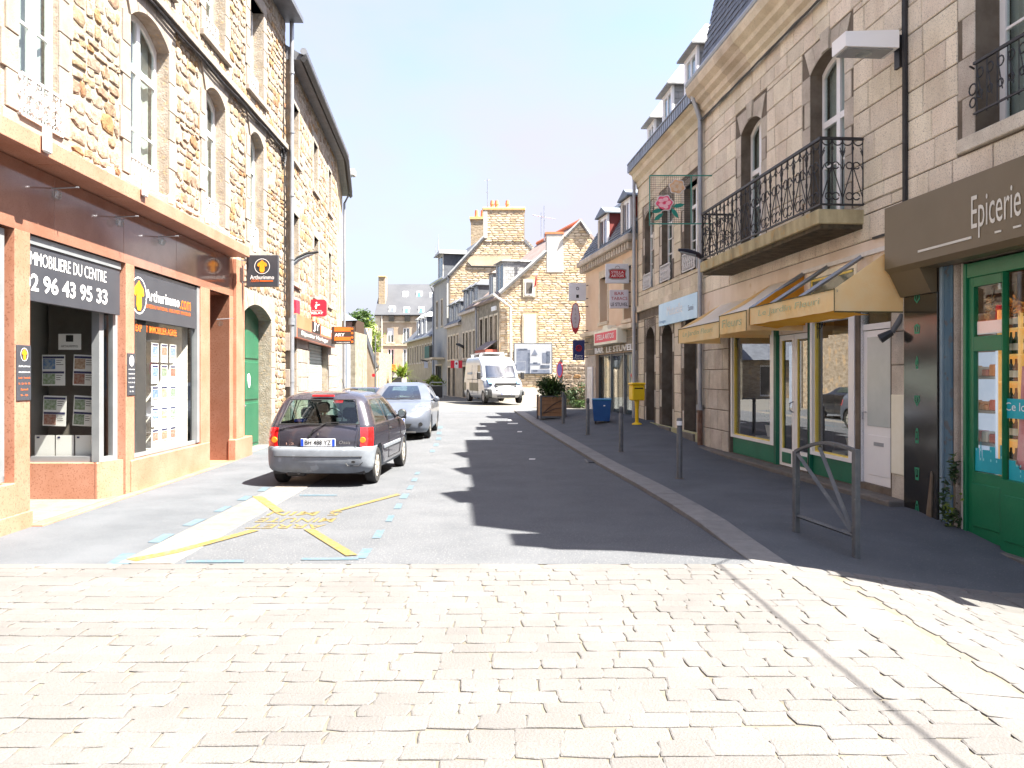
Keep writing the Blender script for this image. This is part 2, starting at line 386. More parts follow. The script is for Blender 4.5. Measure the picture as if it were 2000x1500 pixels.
    if tr:
        tl = n.new("ShaderNodeBsdfTranslucent"); l.new(out, tl.inputs[0]); ms_ = n.new("ShaderNodeMixShader"); ms_.inputs[0].default_value = tr
        l.new(b.outputs[0], ms_.inputs[1]); l.new(tl.outputs[0], ms_.inputs[2]); l.new(ms_.outputs[0], n['Material Output'].inputs[0])
    return m
def glassmat(name, tint=(.9, .95, .93), refl=.06, ior=1.5, rough=0.):
    m = bpy.data.materials.new(name); m.use_nodes = True; t = m.node_tree; n = t.nodes; l = t.links; n.remove(n['Principled BSDF'])
    a = n.new("ShaderNodeBsdfTransparent"); a.inputs[0].default_value = rgb(tint); g = n.new("ShaderNodeBsdfGlossy"); g.inputs['Roughness'].default_value = rough; g.inputs[0].default_value = (.95, .97, 1, 1)
    fn = n.new("ShaderNodeLayerWeight"); fn.inputs[0].default_value = .5; pw = n.new("ShaderNodeMath"); pw.operation = 'POWER'; pw.inputs[1].default_value = 4.2; l.new(fn.outputs['Facing'], pw.inputs[0])
    ad = n.new("ShaderNodeMath"); ad.operation = 'MULTIPLY_ADD'; ad.use_clamp = True; ad.inputs[1].default_value = ior - .9; ad.inputs[2].default_value = refl; l.new(pw.outputs[0], ad.inputs[0])
    x = n.new("ShaderNodeMixShader"); l.new(ad.outputs[0], x.inputs[0]); l.new(a.outputs[0], x.inputs[1]); l.new(g.outputs[0], x.inputs[2]); l.new(x.outputs[0], n['Material Output'].inputs[0])
    return m
asphalt = mat('asphalt', [(0.0621, 0.0672, 0.0768), (0.0809, 0.086, 0.0962)], 1.3, .9, .5, 90, 0, speck=(60, .62, (.32, .31, .3), .5))
asphalt2 = mat('pavement_asphalt', [(0.0619, 0.0692, 0.0801), (0.0838, 0.0918, 0.1045)], 1.1, .92, .5, 110, 0, speck=(70, .64, (.28, .27, .26), .4))
paleground = mat('pale_ground', [(0.1048, 0.0998, 0.0898), (0.1248, 0.1198, 0.1098)], .6, .9, .3, 20, 0)
kerbs = mat('grey_kerb_granite', [(0.144, 0.1422, 0.1395), (0.1845, 0.18, 0.1773)], 6, .85, .4, 70, .09, speck=(90, .6, (.1, .1, .1), .5))
kerbm = mat('kerb_granite', [(0.1182, 0.1057, 0.0931), (0.156, 0.1434, 0.1283)], 6, .85, .4, 70, .09, speck=(90, .6, (.2, .19, .18), .5))
settm = mat('pale_granite_sett', [(0.0986, 0.0944, 0.094), (0.1228, 0.1176, 0.1166)], 1.1, .88, .6, 75, .06, hue=.01, speck=(70, .52, (.10, .096, .088), .55), lo=.3, hi=.62)
settd = mat('darker_channel_sett', [(0.104, 0.1, 0.096), (0.136, 0.132, 0.124)], 4, .88, .5, 55, .08)
jointm = mat('sand_joint', [(0.0983, 0.0862, 0.0655), (0.1264, 0.1142, 0.0936)], 5, .95, .3, 40, 0)
bluep = mat('blue_road_paint', [(0.05, 0.092, 0.125), (0.072, 0.11, 0.138)], 9, .7, .3, 80, .03, speck=(26, .54, (.088, .09, .094), .7))
yelp = mat('yellow_road_paint', [(0.15, 0.105, 0.018), (0.14, 0.11, 0.038)], 9, .7, .3, 80, .03, speck=(26, .53, (.095, .09, .08), .7))
whitep = mat('worn_white_paint', [(.6, .6, .58), (.5, .5, .48)], 9, .7, .2, 80, .03)
mortar = mat('cream_mortar', [(0.2414, 0.1973, 0.1553), (0.3449, 0.3019, 0.2589)], 6, .95, 1., 30, 0, speck=(14, .6, (.42, .29, .16), .6))
rub = mat('ochre_rubble', [(.36, .31, .28), (.74, .71, .71)], 9, .95, 1., 34, .12, pal=[(.50, .43, .34), (.54, .47, .38), (.46, .36, .24), (.55, .49, .40), (.42, .25, .12), (.50, .44, .36), (.54, .48, .39), (.36, .27, .19), (.55, .48, .40), (.47, .40, .31), (.50, .33, .18)], hue=.01, speck=(22, .6, (.30, .19, .10), .55))
granite = mat('grey_beige_granite', [(0.2308, 0.198, 0.1668), (0.2987, 0.2618, 0.2271)], 5, .85, .5, 60, .08, speck=(120, .6, (.28, .25, .22), .5), hue=.008)
granite_w = mat('weathered_grey_granite', [(0.426, 0.3759, 0.3162), (0.6013, 0.548, 0.4743)], 2.2, .88, .6, 50, .1, speck=(100, .58, (.19, .17, .15), .6), hue=.01)
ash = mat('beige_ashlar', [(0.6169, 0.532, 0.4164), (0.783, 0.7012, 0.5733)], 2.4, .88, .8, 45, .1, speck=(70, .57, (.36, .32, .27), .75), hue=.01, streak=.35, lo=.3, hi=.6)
ash2 = mat('yellowed_ashlar', [(0.5147, 0.4407, 0.3256), (0.6938, 0.6102, 0.4799)], 1.4, .88, .6, 45, .09, speck=(60, .6, (.27, .24, .18), .6), hue=.01)
joint = mat('stone_joint', [(0.1, 0.08, 0.06), (0.17, 0.14, 0.11)], 3, .95, .3, 40, 0)
redg = mat('red_granite', [(0.3384, 0.1508, 0.0936), (0.4035, 0.2036, 0.1404)], 2, .42, .15, 160, .04, speck=(48, .58, (.22, .085, .05), .75), spec=.5)
redg_shade = mat('shade_dark_polished_granite', [(0.2211, 0.0958, 0.0624), (0.2731, 0.1327, 0.0914)], 2, .10, 0, 160, .03, speck=(75, .58, (.2, .08, .05), .6), spec=.7)  # polished fascia granite, colour darkened to carry the shade under the cornice
concrete = mat('stained_concrete', [(.50, .43, .26), (.24, .20, .11)], 2.6, .9, .5, 30, 0, streak=.4, speck=(5, .60, (.42, .27, .10), .6))
render_b = mat('beige_render', [(0.609, 0.5029, 0.407), (0.735, 0.642, 0.55)], 1.2, .9, .3, 40, 0, streak=.35, speck=(2.6, .64, (.52, .38, .2), .5))
render_o = mat('orange_render', [(0.6136, 0.4524, 0.3167), (0.6903, 0.5347, 0.3988)], 1, .9, .2, 40, 0)
render_g = mat('grey_render', [(.28, .28, .27), (.36, .36, .34)], 1, .9, .2, 40, 0, streak=.4)
render_w = mat('white_render', [(.42, .40, .37), (.52, .50, .47)], 1, .9, .2, 40, 0, streak=.4)
farstone = mat('far_rubble', [(0.2291, 0.1736, 0.1147), (0.382, 0.3125, 0.2292)], 3.2, .95, .8, 9, .0, streak=3.2, lo=.38, hi=.6, speck=(2.5, .60, (.50, .33, .17), .6))
farstone_g = mat('far_grey_stone', [(0.165, 0.1425, 0.105), (0.285, 0.255, 0.2025)], 2.4, .95, .6, 9, .0, streak=1.5, lo=.35, hi=.65)
farash = mat('far_ashlar', [(0.3346, 0.2592, 0.184), (0.4182, 0.3429, 0.2677)], .9, .92, .3, 9, .03)
slate = mat('slate', [(0.0675, 0.072, 0.0855), (0.108, 0.117, 0.135)], 3, .5, .3, 30, .25, spec=.5)
slate_l = mat('pale_slate', [(.22, .23, .24), (.34, .34, .34)], 4, .6, .3, 30, .2)
slate_b = mat('blue_grey_slate', [(0.0989, 0.1144, 0.1404), (0.1404, 0.1612, 0.1873)], 4, .5, .3, 30, .22)
slate_far = mat('sunlit_slate_roof', [(0.048, 0.0512, 0.0608), (0.064, 0.0672, 0.0768)], .5, .6, .2, 10, .05)
zinc = mat('zinc', [(.27, .29, .33), (.36, .38, .42)], 3, .42, .1, 30, .04, metal=.55)
pvc = mat('white_pvc', [(.8, .8, .8), (.76, .76, .77)], 2, .35, 0, 1, 0)
lace = mat('white_painted_iron', [(0.6318, 0.6237, 0.6156), (0.567, 0.5508, 0.5346)], 12, .5, .2, 60, 0)
lacecurtain = mat('sheer_curtain', [(.62, .63, .60), (.72, .72, .69)], 9, .95, .2, 50, 0, tr=.4)
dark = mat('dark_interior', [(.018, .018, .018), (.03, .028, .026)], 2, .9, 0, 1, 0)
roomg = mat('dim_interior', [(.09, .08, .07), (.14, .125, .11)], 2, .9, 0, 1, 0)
glass = glassmat('window_glass', (.88, .93, .92), .07, 1.5)
flowerglass = glassmat('bright_reflecting_glass', (.80, .84, .83), .20, 1.6)
moss = mat('mossy_plinth', [(.26, .27, .12), (.40, .38, .26)], 3, .95, .5, 40, .05)
shopglass = glassmat('shop_glass', (.97, .98, .97), .025, 1.4)
carglass = glassmat('car_glass', (.62, .76, .70), .05, 1.5)
blkiron = mat('black_iron', [(.018, .018, .02), (.03, .03, .034)], 9, .5, .2, 60, 0)
blk = mat('black_plastic', [(.016, .016, .017), (.022, .022, .024)], 6, .5, .1, 60, 0)
rubber = mat('rubber', [(.02, .02, .021), (.032, .031, .03)], 8, .85, .3, 60, 0)
anthr = mat('anthracite_panel', [(0.039, 0.042, 0.0525), (0.048, 0.051, 0.0615)], 2, .35, 0, 1, 0)
alu = mat('grey_aluminium', [(0.238, 0.255, 0.272), (0.289, 0.306, 0.323)], 3, .35, 0, 1, 0, metal=.3)
greyp = mat('grey_metal_paint', [(0.072, 0.0792, 0.0864), (0.108, 0.1116, 0.1152)], 8, .5, .2, 60, 0, speck=(30, .66, (.2, .19, .17), .5))
white = mat('white_paint', [(.8, .8, .8), (.78, .78, .78)], 2, .5, 0, 1, 0)
orange = mat('orange_print', (.85, .17, .02), 2, .5, var=0); amber = mat('amber_print', [(.86, .36, .02), (.8, .25, .01)], 6, .5, var=0)
red = mat('red_print', (.75, .02, .05), 2, .4, var=0); redb = mat('dark_red_print', (.45, .02, .03), 2, .4, var=0); navy = mat('navy_print', (.015, .025, .13), 2, .4, var=0)
blackp = mat('black_print', (.012, .012, .012), 2, .5, var=0); green_d = mat('green_door_paint', [(0.0096, 0.092, 0.048), (0.0176, 0.12, 0.064)], 1.4, .28, .1, 20, .03)
green_s = mat('green_shop_paint', [(0.0046, 0.1186, 0.0497), (0.0076, 0.153, 0.065)], 1.2, .34, .1, 20, .03); green_b = mat('green_bulkhead', [(.006, .12, .065), (.01, .155, .085)], 2, .4, .1, 20, .03, speck=(20, .68, (.14, .2, .15), .5))
yellow = mat('yellow_trim', [(.72, .55, .08), (.78, .62, .16)], 4, .5, var=0); cream = mat('cream_trim', [(.74, .70, .55), (.8, .77, .64)], 4, .5, var=0)
awn = mat('pale_orange_canvas', [(.95, .69, .32), (.95, .79, .48)], 1.6, .9, .3, 60, .0, tr=.35); awn2 = mat('bleached_canvas', [(.86, .78, .64), (.88, .83, .74)], 1.6, .9, .3, 60, .0, tr=.3)
awn3 = mat('orange_canvas', [(.78, .36, .03), (.82, .44, .06)], 1.6, .9, .2, 60, .0, tr=.4); awned = mat('canvas_edging', (.09, .08, .03), 2, .8, var=0)
taupe = mat('taupe_sign', [(0.1122, 0.087, 0.0509), (0.1346, 0.1044, 0.0658)], .8, .42, 0, 1, 0); offw = mat('offwhite_letters', (.62, .60, .54), 2, .5, var=0)
blkpanel = mat('glossy_black_panel', [(.012, .012, .011), (.035, .032, .028)], 1.2, .12, 0, 1, 0, spec=.6); iconm = mat('green_icon', (.01, .23, .12), 2, .5, var=0)
bluewood = mat('peeling_blue_wood', [(0.06, 0.12, 0.174), (0.12, 0.192, 0.24)], 6, .8, .7, 40, 0, streak=.12, speck=(9, .58, (.10, .10, .10), .8)); bluewood_l = mat('pale_blue_wood', [(0.2108, 0.279, 0.3224), (0.1612, 0.2232, 0.2666)], 6, .8, .5, 40, 0, streak=.2)
turq = mat('turquoise_vinyl', [(0.0075, 0.315, 0.39), (0.015, 0.375, 0.45)], 3, .5, var=0); turql = mat('pale_turquoise_vinyl', (.25, .68, .72), 3, .5, var=0)
leaf = mat('leaf', [(0.0375, 0.075, 0.0188), (0.0675, 0.12, 0.03)], 3, .6, 0, 1, .3, hue=.02, tr=.3); leafl = mat('lime_leaf', [(0.112, 0.175, 0.021), (0.182, 0.224, 0.035)], 3, .6, 0, 1, .3, hue=.02, tr=.4); leafd = mat('dark_leaf', [(.025, .05, .018), (.05, .09, .03)], 3, .6, 0, 1, .3, hue=.02, tr=.25)
bark = mat('bark', [(.12, .09, .06), (.18, .14, .1)], 6, .9, .5, 30, 0); wood = mat('brown_wood', [(.20, .10, .045), (.29, .155, .075)], 3, .6, .3, 30, .06, streak=.2)
pot = mat('terracotta', [(.55, .16, .07), (.62, .2, .1)], 6, .8, .2, 30, .08); lichen = mat('lichen_stone', [(.62, .36, .12), (.56, .42, .24)], 4, .9, .4, 30, 0)
# ---------------------------------------------------------------- ground
def pv(y): return .045 * sm((y - 7.1) / 2.5) + .002
def kv(y): return .052 * sm((y - 7.1) / 2.5) + .008
def rng(a, b, n): return [a + (b - a) * k / n for k in range(n + 1)]
def sheet(name, ys, xl, xr, nx, off, m, parent=None, xs=None):
    mb = MB(I); rows = []
    for y in ys:
        a, b = xl(y), xr(y); rows.append([(x, y, zg(x, y) + (off(y) if callable(off) else off)) for x in (xs if xs else rng(a, b, nx))])
    for r0, r1 in zip(rows, rows[1:]):
        for k in range(len(r0) - 1): mb.quad(r0[k], r0[k + 1], r1[k + 1], r1[k])
    mb2 = MB(I); mb2.v = mb.v; mb2.q = mb.q
    o = build(name, mb2, m, parent, fix=False)
    if parent is None: o['kind'] = 'structure'
    return o
XS = [-300, -120, -60, -30, -15, -8, -5, -3, -1, 0, .5, 1, 1.5, 2, 2.4, 2.8, 3.2, 3.6, 4, 4.4, 4.8, 5.5, 7, 12, 30, 60, 120, 300]
sheet('ground', [-200, -60, -20, 0, 4, 6, 7.2, 8, 9, 9.8, 11, 13, 15, 17, 19, 21, 24, 27, 30, 33, 36, 40, 60, 100, 200, 500], None and 0 or (lambda y: -300), lambda y: 300, 0, -.07, paleground, xs=XS)
def tiltm(x, y):
    e = .12; n = Vector((zg(x - e, y) - zg(x + e, y), zg(x, y - e) - zg(x, y + e), 2 * e)).normalized(); return Vector((0, 0, 1)).rotation_difference(n).to_matrix().to_4x4()
def lw(y): return -5.03 - .029 * y if y < 20.5 else (-5.62 - .09 * (y - 20.5) if y < 30.3 else -6.5 - .172 * (y - 30.3))
def rw(y): return 5.64 - .075 * y if y < 24.7 else 3.79 - .155 * (y - 24.7)
YS = [7.2, 8, 9, 9.8, 11, 12.5, 14, 16, 18, 20, 22, 24, 26, 28, 30, 32, 33.5]
krd = lambda y: lerpc(KR, y)
sheet('road', YS, lambda y: -3.0 - .012 * (y - 7), krd, 8, .0, asphalt)
sheet('pavement', YS, lambda y: lw(y) - .6, lambda y: -3.46 - .012 * (y - 7), 4, .0, asphalt2)
sheet('pavement', [7.1, 7.6, 8.2, 9, 9.8] + YS[4:], lambda y: krd(y) + .30, lambda y: rw(y) + .3, 12, pv, asphalt2)
def strip(name, xf, wd, y0, y1, off, h, step, km=None):
    root = MB(I); y = y0; kids = []
    base = sheet(name, rng(y0, y1, 24), lambda y: xf(y) + .01, lambda y: xf(y) + wd - .01, 1, lambda y: off(y) - .012, jointm)
    while y < y1 - .1:
        L_ = min(step * R.uniform(.85, 1.15), y1 - y); a, b = y + .006, y + L_ - .006; x0, x1 = xf(a), xf(b); m = MB(I); c = .012; o0, o1 = off(a), off(b)
        def ringp(z, c): return [(x0 + c, a + c, zg(x0, a) + z + o0), (x0 + wd - c, a + c, zg(x0 + wd, a) + z + o0), (x1 + wd - c, b - c, zg(x1 + wd, b) + z + o1), (x1 + c, b - c, zg(x1, b) + z + o1)]
        m.add(ringp(-h, 0) + ringp(-c * .5, 0) + ringp(0, c), [(0, 1, 5, 4), (1, 2, 6, 5), (2, 3, 7, 6), (3, 0, 4, 7), (4, 5, 9, 8), (5, 6, 10, 9), (6, 7, 11, 10), (7, 4, 8, 11), (8, 9, 10, 11)])
        build('kerb_stone', m, km or kerbm, base); y += L_
strip('kerb', krd, .34, 7.2, 33.3, kv, .08, .95, kerbs)
strip('flush_kerb', lambda y: -3.48 - .012 * (y - 7), .50, 7.22, 33.3, lambda y: .006, .02, 1.6)
sheet('plaza', [-40, -20, -8, 0, 2.4], lambda y: -40, lambda y: 40, 0, -.002, settm, xs=[-40, -12, -6, -3, 0, 1, 2, 2.4, 2.8, 3.2, 3.6, 4, 4.4, 4.8, 5.5, 8, 20, 40])
sheet('plaza', rng(2.4, 7.2, 6), lambda y: -5.6, lambda y: 7, 0, -.006, jointm, xs=rng(-5.6, 1.6, 6) + rng(1.9, 5.1, 22) + [5.6, 7])
pl = [o for o in C.objects if o.name.startswith('plaza')][-1]
it = []
y = 2.42; row = 0
while y < 6.98:
    dpt = R.uniform(.135, .175); x = -5.3 + R.uniform(0, .2); wob = R.uniform(-.5, .5)
    while x < 2.2:
        if x < 0: pass
        l_ = R.uniform(.19, .30); l_ = 2.292 - x if x + l_ > 2.1 else l_; yy = y + dpt / 2 + .02 * math.sin(x * .9 + wob) + .035 * math.sin(x * .45)
        it.append(Matrix.Translation((x + l_ / 2, yy, zg(x, yy) - .004 + R.uniform(-.002, .002))) @ Matrix.Rotation(R.uniform(-.035, .035), 4, 'Z') @ Matrix.Rotation(R.uniform(-.006, .006), 4, 'X') @ Matrix.Diagonal((l_ - .008, dpt - .006, .008, 1)))
        x += l_
    y += dpt
# right of the channel the rows run slantwise
for xa_, xb_, wl_ in ((2.30, 2.70, .40),):   # longitudinal band of wider slabs
    y = 2.42
    while y < 6.95: l_ = R.uniform(.22, .34); it.append(Matrix.Translation((2.505, y + l_ / 2, zg(2.5, y) - .004)) @ tiltm(2.5, y) @ Matrix.Diagonal((wl_ - .008, l_ - .006, .008, 1))); y += l_
y = 2.42
while y < 6.98:
    dpt = R.uniform(.145, .185); x = 2.735 + R.uniform(0, .1)
    while x < 6.0:
        l_ = R.uniform(.2, .32); yy = y + dpt / 2 + .01 * math.sin(x * 2); it.append(Matrix.Translation((x + l_ / 2, yy, zg(x + l_ / 2, yy) - .004)) @ tiltm(x + l_ / 2, yy) @ Matrix.Rotation(R.uniform(-.03, .03), 4, 'Z') @ Matrix.Diagonal((l_ - .008, dpt - .006, .008, 1))); x += l_
    y += dpt
x = -5.3
while x < 6.2:  # border row against the asphalt
    l_ = R.uniform(.45, .8) if x < 1.5 else .24; it.append(Matrix.Translation((x + l_ / 2, 7.09, zg(x + l_ / 2, 7.09) - .008)) @ tiltm(x + l_ / 2, 7.09) @ Matrix.Diagonal((l_ - .01, .17, .018, 1))); x += l_
units(pl, 'paving_stone', 'sett', it, settm, 300, smooth=False)
cbl = MB(I).tube([(4.95, 6.7, 5.0), (4.54, 6.2, 4.98), (4.56, 4.0, 4.95), (4.63, 2.2, 4.93), (4.70, -2, 4.9), (4.8, -12, 5.2)], .013, 6)
solo('overhead_cable', cbl, mat('cable_rubber', (.02, .02, .02), 2, .7, var=0), 'black overhead cable running above the plaza from the grocery corner, its shadow crossing the setts', 'cable')
# ---------------------------------------------------------------- painted markings
def paint(name, polys, m, label, cat, off=.006, group=None):
    mb = MB(I)
    for po in polys:
        pts = [gp(x, y, off) for x, y in po]; mb.add([(a, b, zg(a, b) + off) for a, b in pts], [list(range(len(pts)))])
    o = solo(name, mb, m, label, cat, group, fix=False)
    for p in o.data.polygons:
        pass
    import bmesh
    b = bmesh.new(); b.from_mesh(o.data); bmesh.ops.triangulate(b, faces=b.faces)
    for f in b.faces:
        if f.normal.z < 0: f.normal_flip()
    b.to_mesh(o.data); b.free(); return o
def Z(pts, s=3.0303, ox=200, oy=920): return [(ox + x / s, oy + y / s) for x, y in pts]
lb = [[(268, 422), (365, 370), (430, 372), (335, 425)], [(470, 322), (555, 283), (618, 283), (525, 325)], [(655, 240), (725, 207), (768, 207), (705, 241)], [(795, 172), (845, 145), (895, 147), (850, 174)], [(915, 118), (950, 95), (990, 95), (960, 120)]]
lbl = ['nearest', 'second nearest', 'third nearest', 'fourth nearest', 'farthest']
paint('bay_marking', [Z([(20, 550), (120, 485), (205, 487), (130, 530), (172, 543), (150, 550)])], bluep, 'pale blue L-shaped bay corner painted on the left pavement beside the setts', 'road marking', .005)
for k, q in enumerate(lb): paint('bay_marking', [Z(q)], bluep, lbl[k] + ' plain pale blue dash painted on the left pavement', 'road marking', .005, 'blue dashes of the parking bay')
rb = [[(1500, 515), (1540, 458), (1600, 458), (1560, 515)], [(1595, 397), (1625, 347), (1672, 347), (1645, 397)], [(1673, 298), (1695, 260), (1730, 260), (1712, 298)], [(1722, 222), (1742, 192), (1778, 192), (1765, 222)], [(1755, 162), (1778, 133), (1818, 133), (1800, 162)], [(1798, 108), (1815, 84), (1845, 84), (1832, 108)], [(1825, 60), (1840, 40), (1868, 40), (1858, 60)], [(1845, 20), (1858, 5), (1882, 5), (1872, 20)]]
rl = ['nearest', 'second', 'third', 'fourth', 'fifth', 'sixth', 'seventh', 'eighth']
for k, q in enumerate(rb): paint('bay_marking', [Z(q)], bluep, rl[k] + ' pale blue dash from the setts along the road side of the parking bay', 'road marking', .005, 'blue dashes of the parking bay')
for k, (px, py) in enumerate([(845, 880), (852, 868), (857, 856), (858, 845), (860, 834)]):
    paint('bay_marking', [[(px - 6, py + 3), (px - 4, py - 2), (px + 5, py - 2), (px + 4, py + 3)]], bluep, ['first', 'second', 'third', 'fourth', 'fifth'][k] + ' faint blue dash from the near end beside the silver car', 'road marking', .005, 'blue dashes of the parking bay')
paint('bay_line', [Z([(500, 527), (840, 524), (835, 540), (495, 541)])], bluep, 'thin blue bay end line nearest the setts, left piece', 'road marking')
paint('bay_line', [Z([(1180, 514), (1510, 511), (1520, 524), (1175, 526)])], bluep, 'thin blue bay end line nearest the setts, right piece', 'road marking')
paint('bay_line', [Z([(1168, 139), (1388, 139), (1388, 146), (1168, 146)])], bluep, 'thin pale blue line right behind the dark hatchback', 'road marking')
paint('loading_cross', [Z([(885, 148), (950, 150), (1080, 240), (1020, 243)]), Z([(1345, 240), (1385, 240), (1765, 140), (1745, 133)]), Z([(140, 520), (420, 468), (880, 345), (930, 350), (450, 482), (200, 533)]), Z([(1190, 343), (1250, 340), (1510, 495), (1440, 500)])], yelp, 'faded yellow cross painted across the short stay parking bay', 'road marking', .009)
for k, (x0, x1, y0) in enumerate([(991, 1012, 827), (1010, 1020, 843), (1033, 1046, 896.5), (993, 999, 820.5)]):
    paint('paint_fleck', [[(x0, y0 + 1), (x0 + 1, y0 - 1), (x1, y0 - 1), (x1 - 1, y0 + 1)]], whitep, ['long worn white fleck on the shaded road left of the far kerb', 'short worn white fleck in the shaded road nearer the camera', 'nearest worn white fleck in the middle of the shaded road', 'tiny worn white fleck farthest up the shaded road'][k], 'road marking', .005)
gl_ = thing('gully', 'dark kerb drain inlet with a cracked lip halfway along the right kerb', 'drain', (*gp(1168, 900, .01), zg(1.6, 16) + .01)); X, Y = gp(1168, 900, .01)
build('inlet', MB(I).box(X - .22, X + .02, Y - .30, Y + .30, zg(X, Y) - .02, zg(X, Y) + .012), blk, gl_); build('lip', MB(I).box(X - .24, X - .21, Y - .32, Y + .32, zg(X, Y) - .02, zg(X, Y) + .016, .004), kerbs, gl_)
for q in range(4): build('grate_bar', MB(I).box(X - .21, X + .01, Y - .26 + .15 * q, Y - .22 + .15 * q, zg(X, Y) + .01, zg(X, Y) + .018), greyp, gl_)
# the writing reads from the far side
lt = thing('bay_lettering', 'faded yellow words painted upside down inside the parking bay cross', 'lettering', (-1.8, 9.4, .006))
for s, xa, xb, ya, yb in (('ARRET', 850, 1320, 316, 343), ('MINUTE', 905, 1380, 278, 306), ('5 MIN', 975, 1415, 240, 266)):
    (x0, y0), (x1, _), (x2, y1) = gp(200 + xa / 3.03, 920 + yb / 3.03), gp(200 + xb / 3.03, 920 + yb / 3.03), gp(200 + xb / 3.03, 920 + ya / 3.03)
    M_ = Matrix.Translation(((x0 + x2) / 2, (y0 + y1) / 2, zg(-2, 9.4) + .005)) @ Matrix.Rotation(math.pi, 4, 'Z') @ Matrix.Rotation(-math.pi / 2, 4, 'X')
    text('painted_word', s, lt, M_, 0, 0, 0, abs(x1 - x0) * .97, (y1 - y0) * .9, yelp, bold=.01)
# ---------------------------------------------------------------- left: granite shopfront building
FA = Fr(-5.146, 4, -.029, 1)
A = thing('stone_building', 'rubble stone building with white arched windows above the red granite estate agency', 'building', FA)
def uR(fr, p0, p1, d=0.):
    a, b = fr.p(*p0, d), fr.p(*p1, d); return min(a[0], b[0]), max(a[0], b[0]), min(a[1], b[1]), max(a[1], b[1])
def uu(fr, px, d=0.): return fr.p(px, HY, d)[0]
D1 = .10
def yo(Y): return (Y - 4) * 1.0004
ops = []
spec = [(33, 112, 0.0), (252, 328, .25), (400, 438, .2), (487, 513, .2)]
for a_, b_, r_ in spec:
    ops.append((uu(FA, a_, D1), uu(FA, b_, D1), 4.52, 6.82 if r_ else 7.0, r_))
ops2 = [(o_[0], o_[1], 7.86, 9.9, 0.) for o_ in ops]
door = (yo(17.0), yo(19.3), 0.02, 2.95, .28)
UE = yo(20.7); ZT = 10.6
wall(A, FA, -1.5, UE, 3.3, ZT, D1, .35, ops + ops2, mortar)
wall(A, FA, yo(17.02), UE, -.1, 3.3, D1, .35, [door], mortar)
ex = []
for o_ in ops: ex.append(surround(A, FA, o_, granite, wd=.24, proud=.03, back=.30, rh=.42, d=D1, sill=False))
for o_ in ops2: ex.append(surround(A, FA, o_, granite, wd=.24, proud=.03, back=.30, rh=.42, d=D1))
ex.append(surround(A, FA, door, granite, wd=.3, proud=.03, back=.35, rh=.36, d=D1, sill=False))
for o_ in ops:
    ex.append((o_[0] - .3, o_[1] + .3, 4.0, 4.52)); build('apron_stone', MB(FA).box(o_[0] - .28, o_[1] + .28, D1 - .02, D1 + .2, 4.05, 4.515, .01), granite, A)
SC = (-1.5, UE, 7.34, 7.52); ex.append(SC)
x = -1.5
while x < UE:
    L_ = min(R.uniform(.8, 1.3), UE - x); build('string_course_stone', MB(FA).box(x + .003, x + L_ - .003, D1 - .09, D1 + .1, 7.36, 7.5, .012), granite, A); x += L_
rubble(A, FA, yo(7), UE, 3.95, ZT, ex, rub, d=D1 - .005, limit=300)
rubble(A, FA, yo(17.0), UE, 0.02, 3.95, [ex[8], (yo(16.6), yo(19.7), -1, 3.5)], rub, d=D1 - .005, name='lower_rubble_stone', limit=120)
for k, o_ in enumerate(ops):
    window(A, FA, o_, D1 + (.18 if k else .06), pvc, glass, cols=2, bars=(5.6,) if k != 1 else (5.35,), curtain=lacecurtain, dark=dark, transom=(6.25 if k else None), fw=.075)
for k, o_ in enumerate(ops2): window(A, FA, o_, D1 + .22, pvc, glass, cols=2, bars=(8.8,), curtain=lacecurtain, dark=dark, fw=.07)
def lace_guard(parent, fr, u0, u1, v0, v1, d, m=lace, dense=True, seed=1):
    mb = MB(fr); r = random.Random(seed); t = .011
    for a, b, c, e in ((u0, u1, v0, v0 + .025), (u0, u1, v1 - .03, v1), (u0, u0 + .025, v0, v1), (u1 - .025, u1, v0, v1)): mb.box(a, b, d - .012, d + .012, c, e)
    n = max(2, round((u1 - u0) / .17)); wd = (u1 - u0) / n; hh = v1 - v0
    for k in range(n):
        cx = u0 + wd * (k + .5)
        mb.ring((cx, d, v0 + hh * .27), wd * .33, t, n=10); mb.ring((cx, d, v0 + hh * .27), wd * .13, t, n=8); mb.ring((cx, d, v0 + hh * .68), wd * .36, t, n=10); mb.ring((cx, d, v0 + hh * .68), wd * .16, t, n=8)
        mb.tube([(cx, d, v0), (cx, d, v1)], t * .8, 4)
        for s in (-1, 1):
            mb.tube([(cx, d, v0 + hh * .47), (cx + s * wd * .5, d, v0 + hh * .58)], t, 4); mb.tube([(cx, d, v0 + hh * .47), (cx + s * wd * .5, d, v0 + hh * .36)], t, 4)
            mb.ring((cx + s * wd * .5, d, v0 + hh * .48), wd * .2, t, n=8); mb.ring((cx + s * wd * .5, d, v0 + hh * .88), wd * .17, t, n=8); mb.ring((cx + s * wd * .5, d, v0 + hh * .1), wd * .17, t, n=8)
    return build('window_guard', mb, m, parent)
def bar_guard(parent, fr, u0, u1, v0, v1, d, m=lace):
    g = build('window_guard', MB(fr).box(u0, u1, d - .02, d + .02, v1 - .04, v1).box(u0, u1, d - .012, d + .012, v0, v0 + .025), m, parent)
    n = max(3, round((u1 - u0) / .115))
    for k in range(n + 1):
        x = u0 + (u1 - u0) * k / n; build('baluster', MB(fr).box(x - .011, x + .011, d - .011, d + .011, v0 + .02, v1 - .03), m, g)
for k, o_ in enumerate(ops):
    if k == 1: bar_guard(A, FA, o_[0] + .01, o_[1] - .18, 4.56, 4.90, D1 + .1)
    else:
        lace_guard(A, FA, o_[0] - (.0 if k == 0 else 0), o_[1] - (-.05 if k == 0 else .12), 4.5, 4.98, D1 + (-.04 if k == 0 else .08), seed=k)
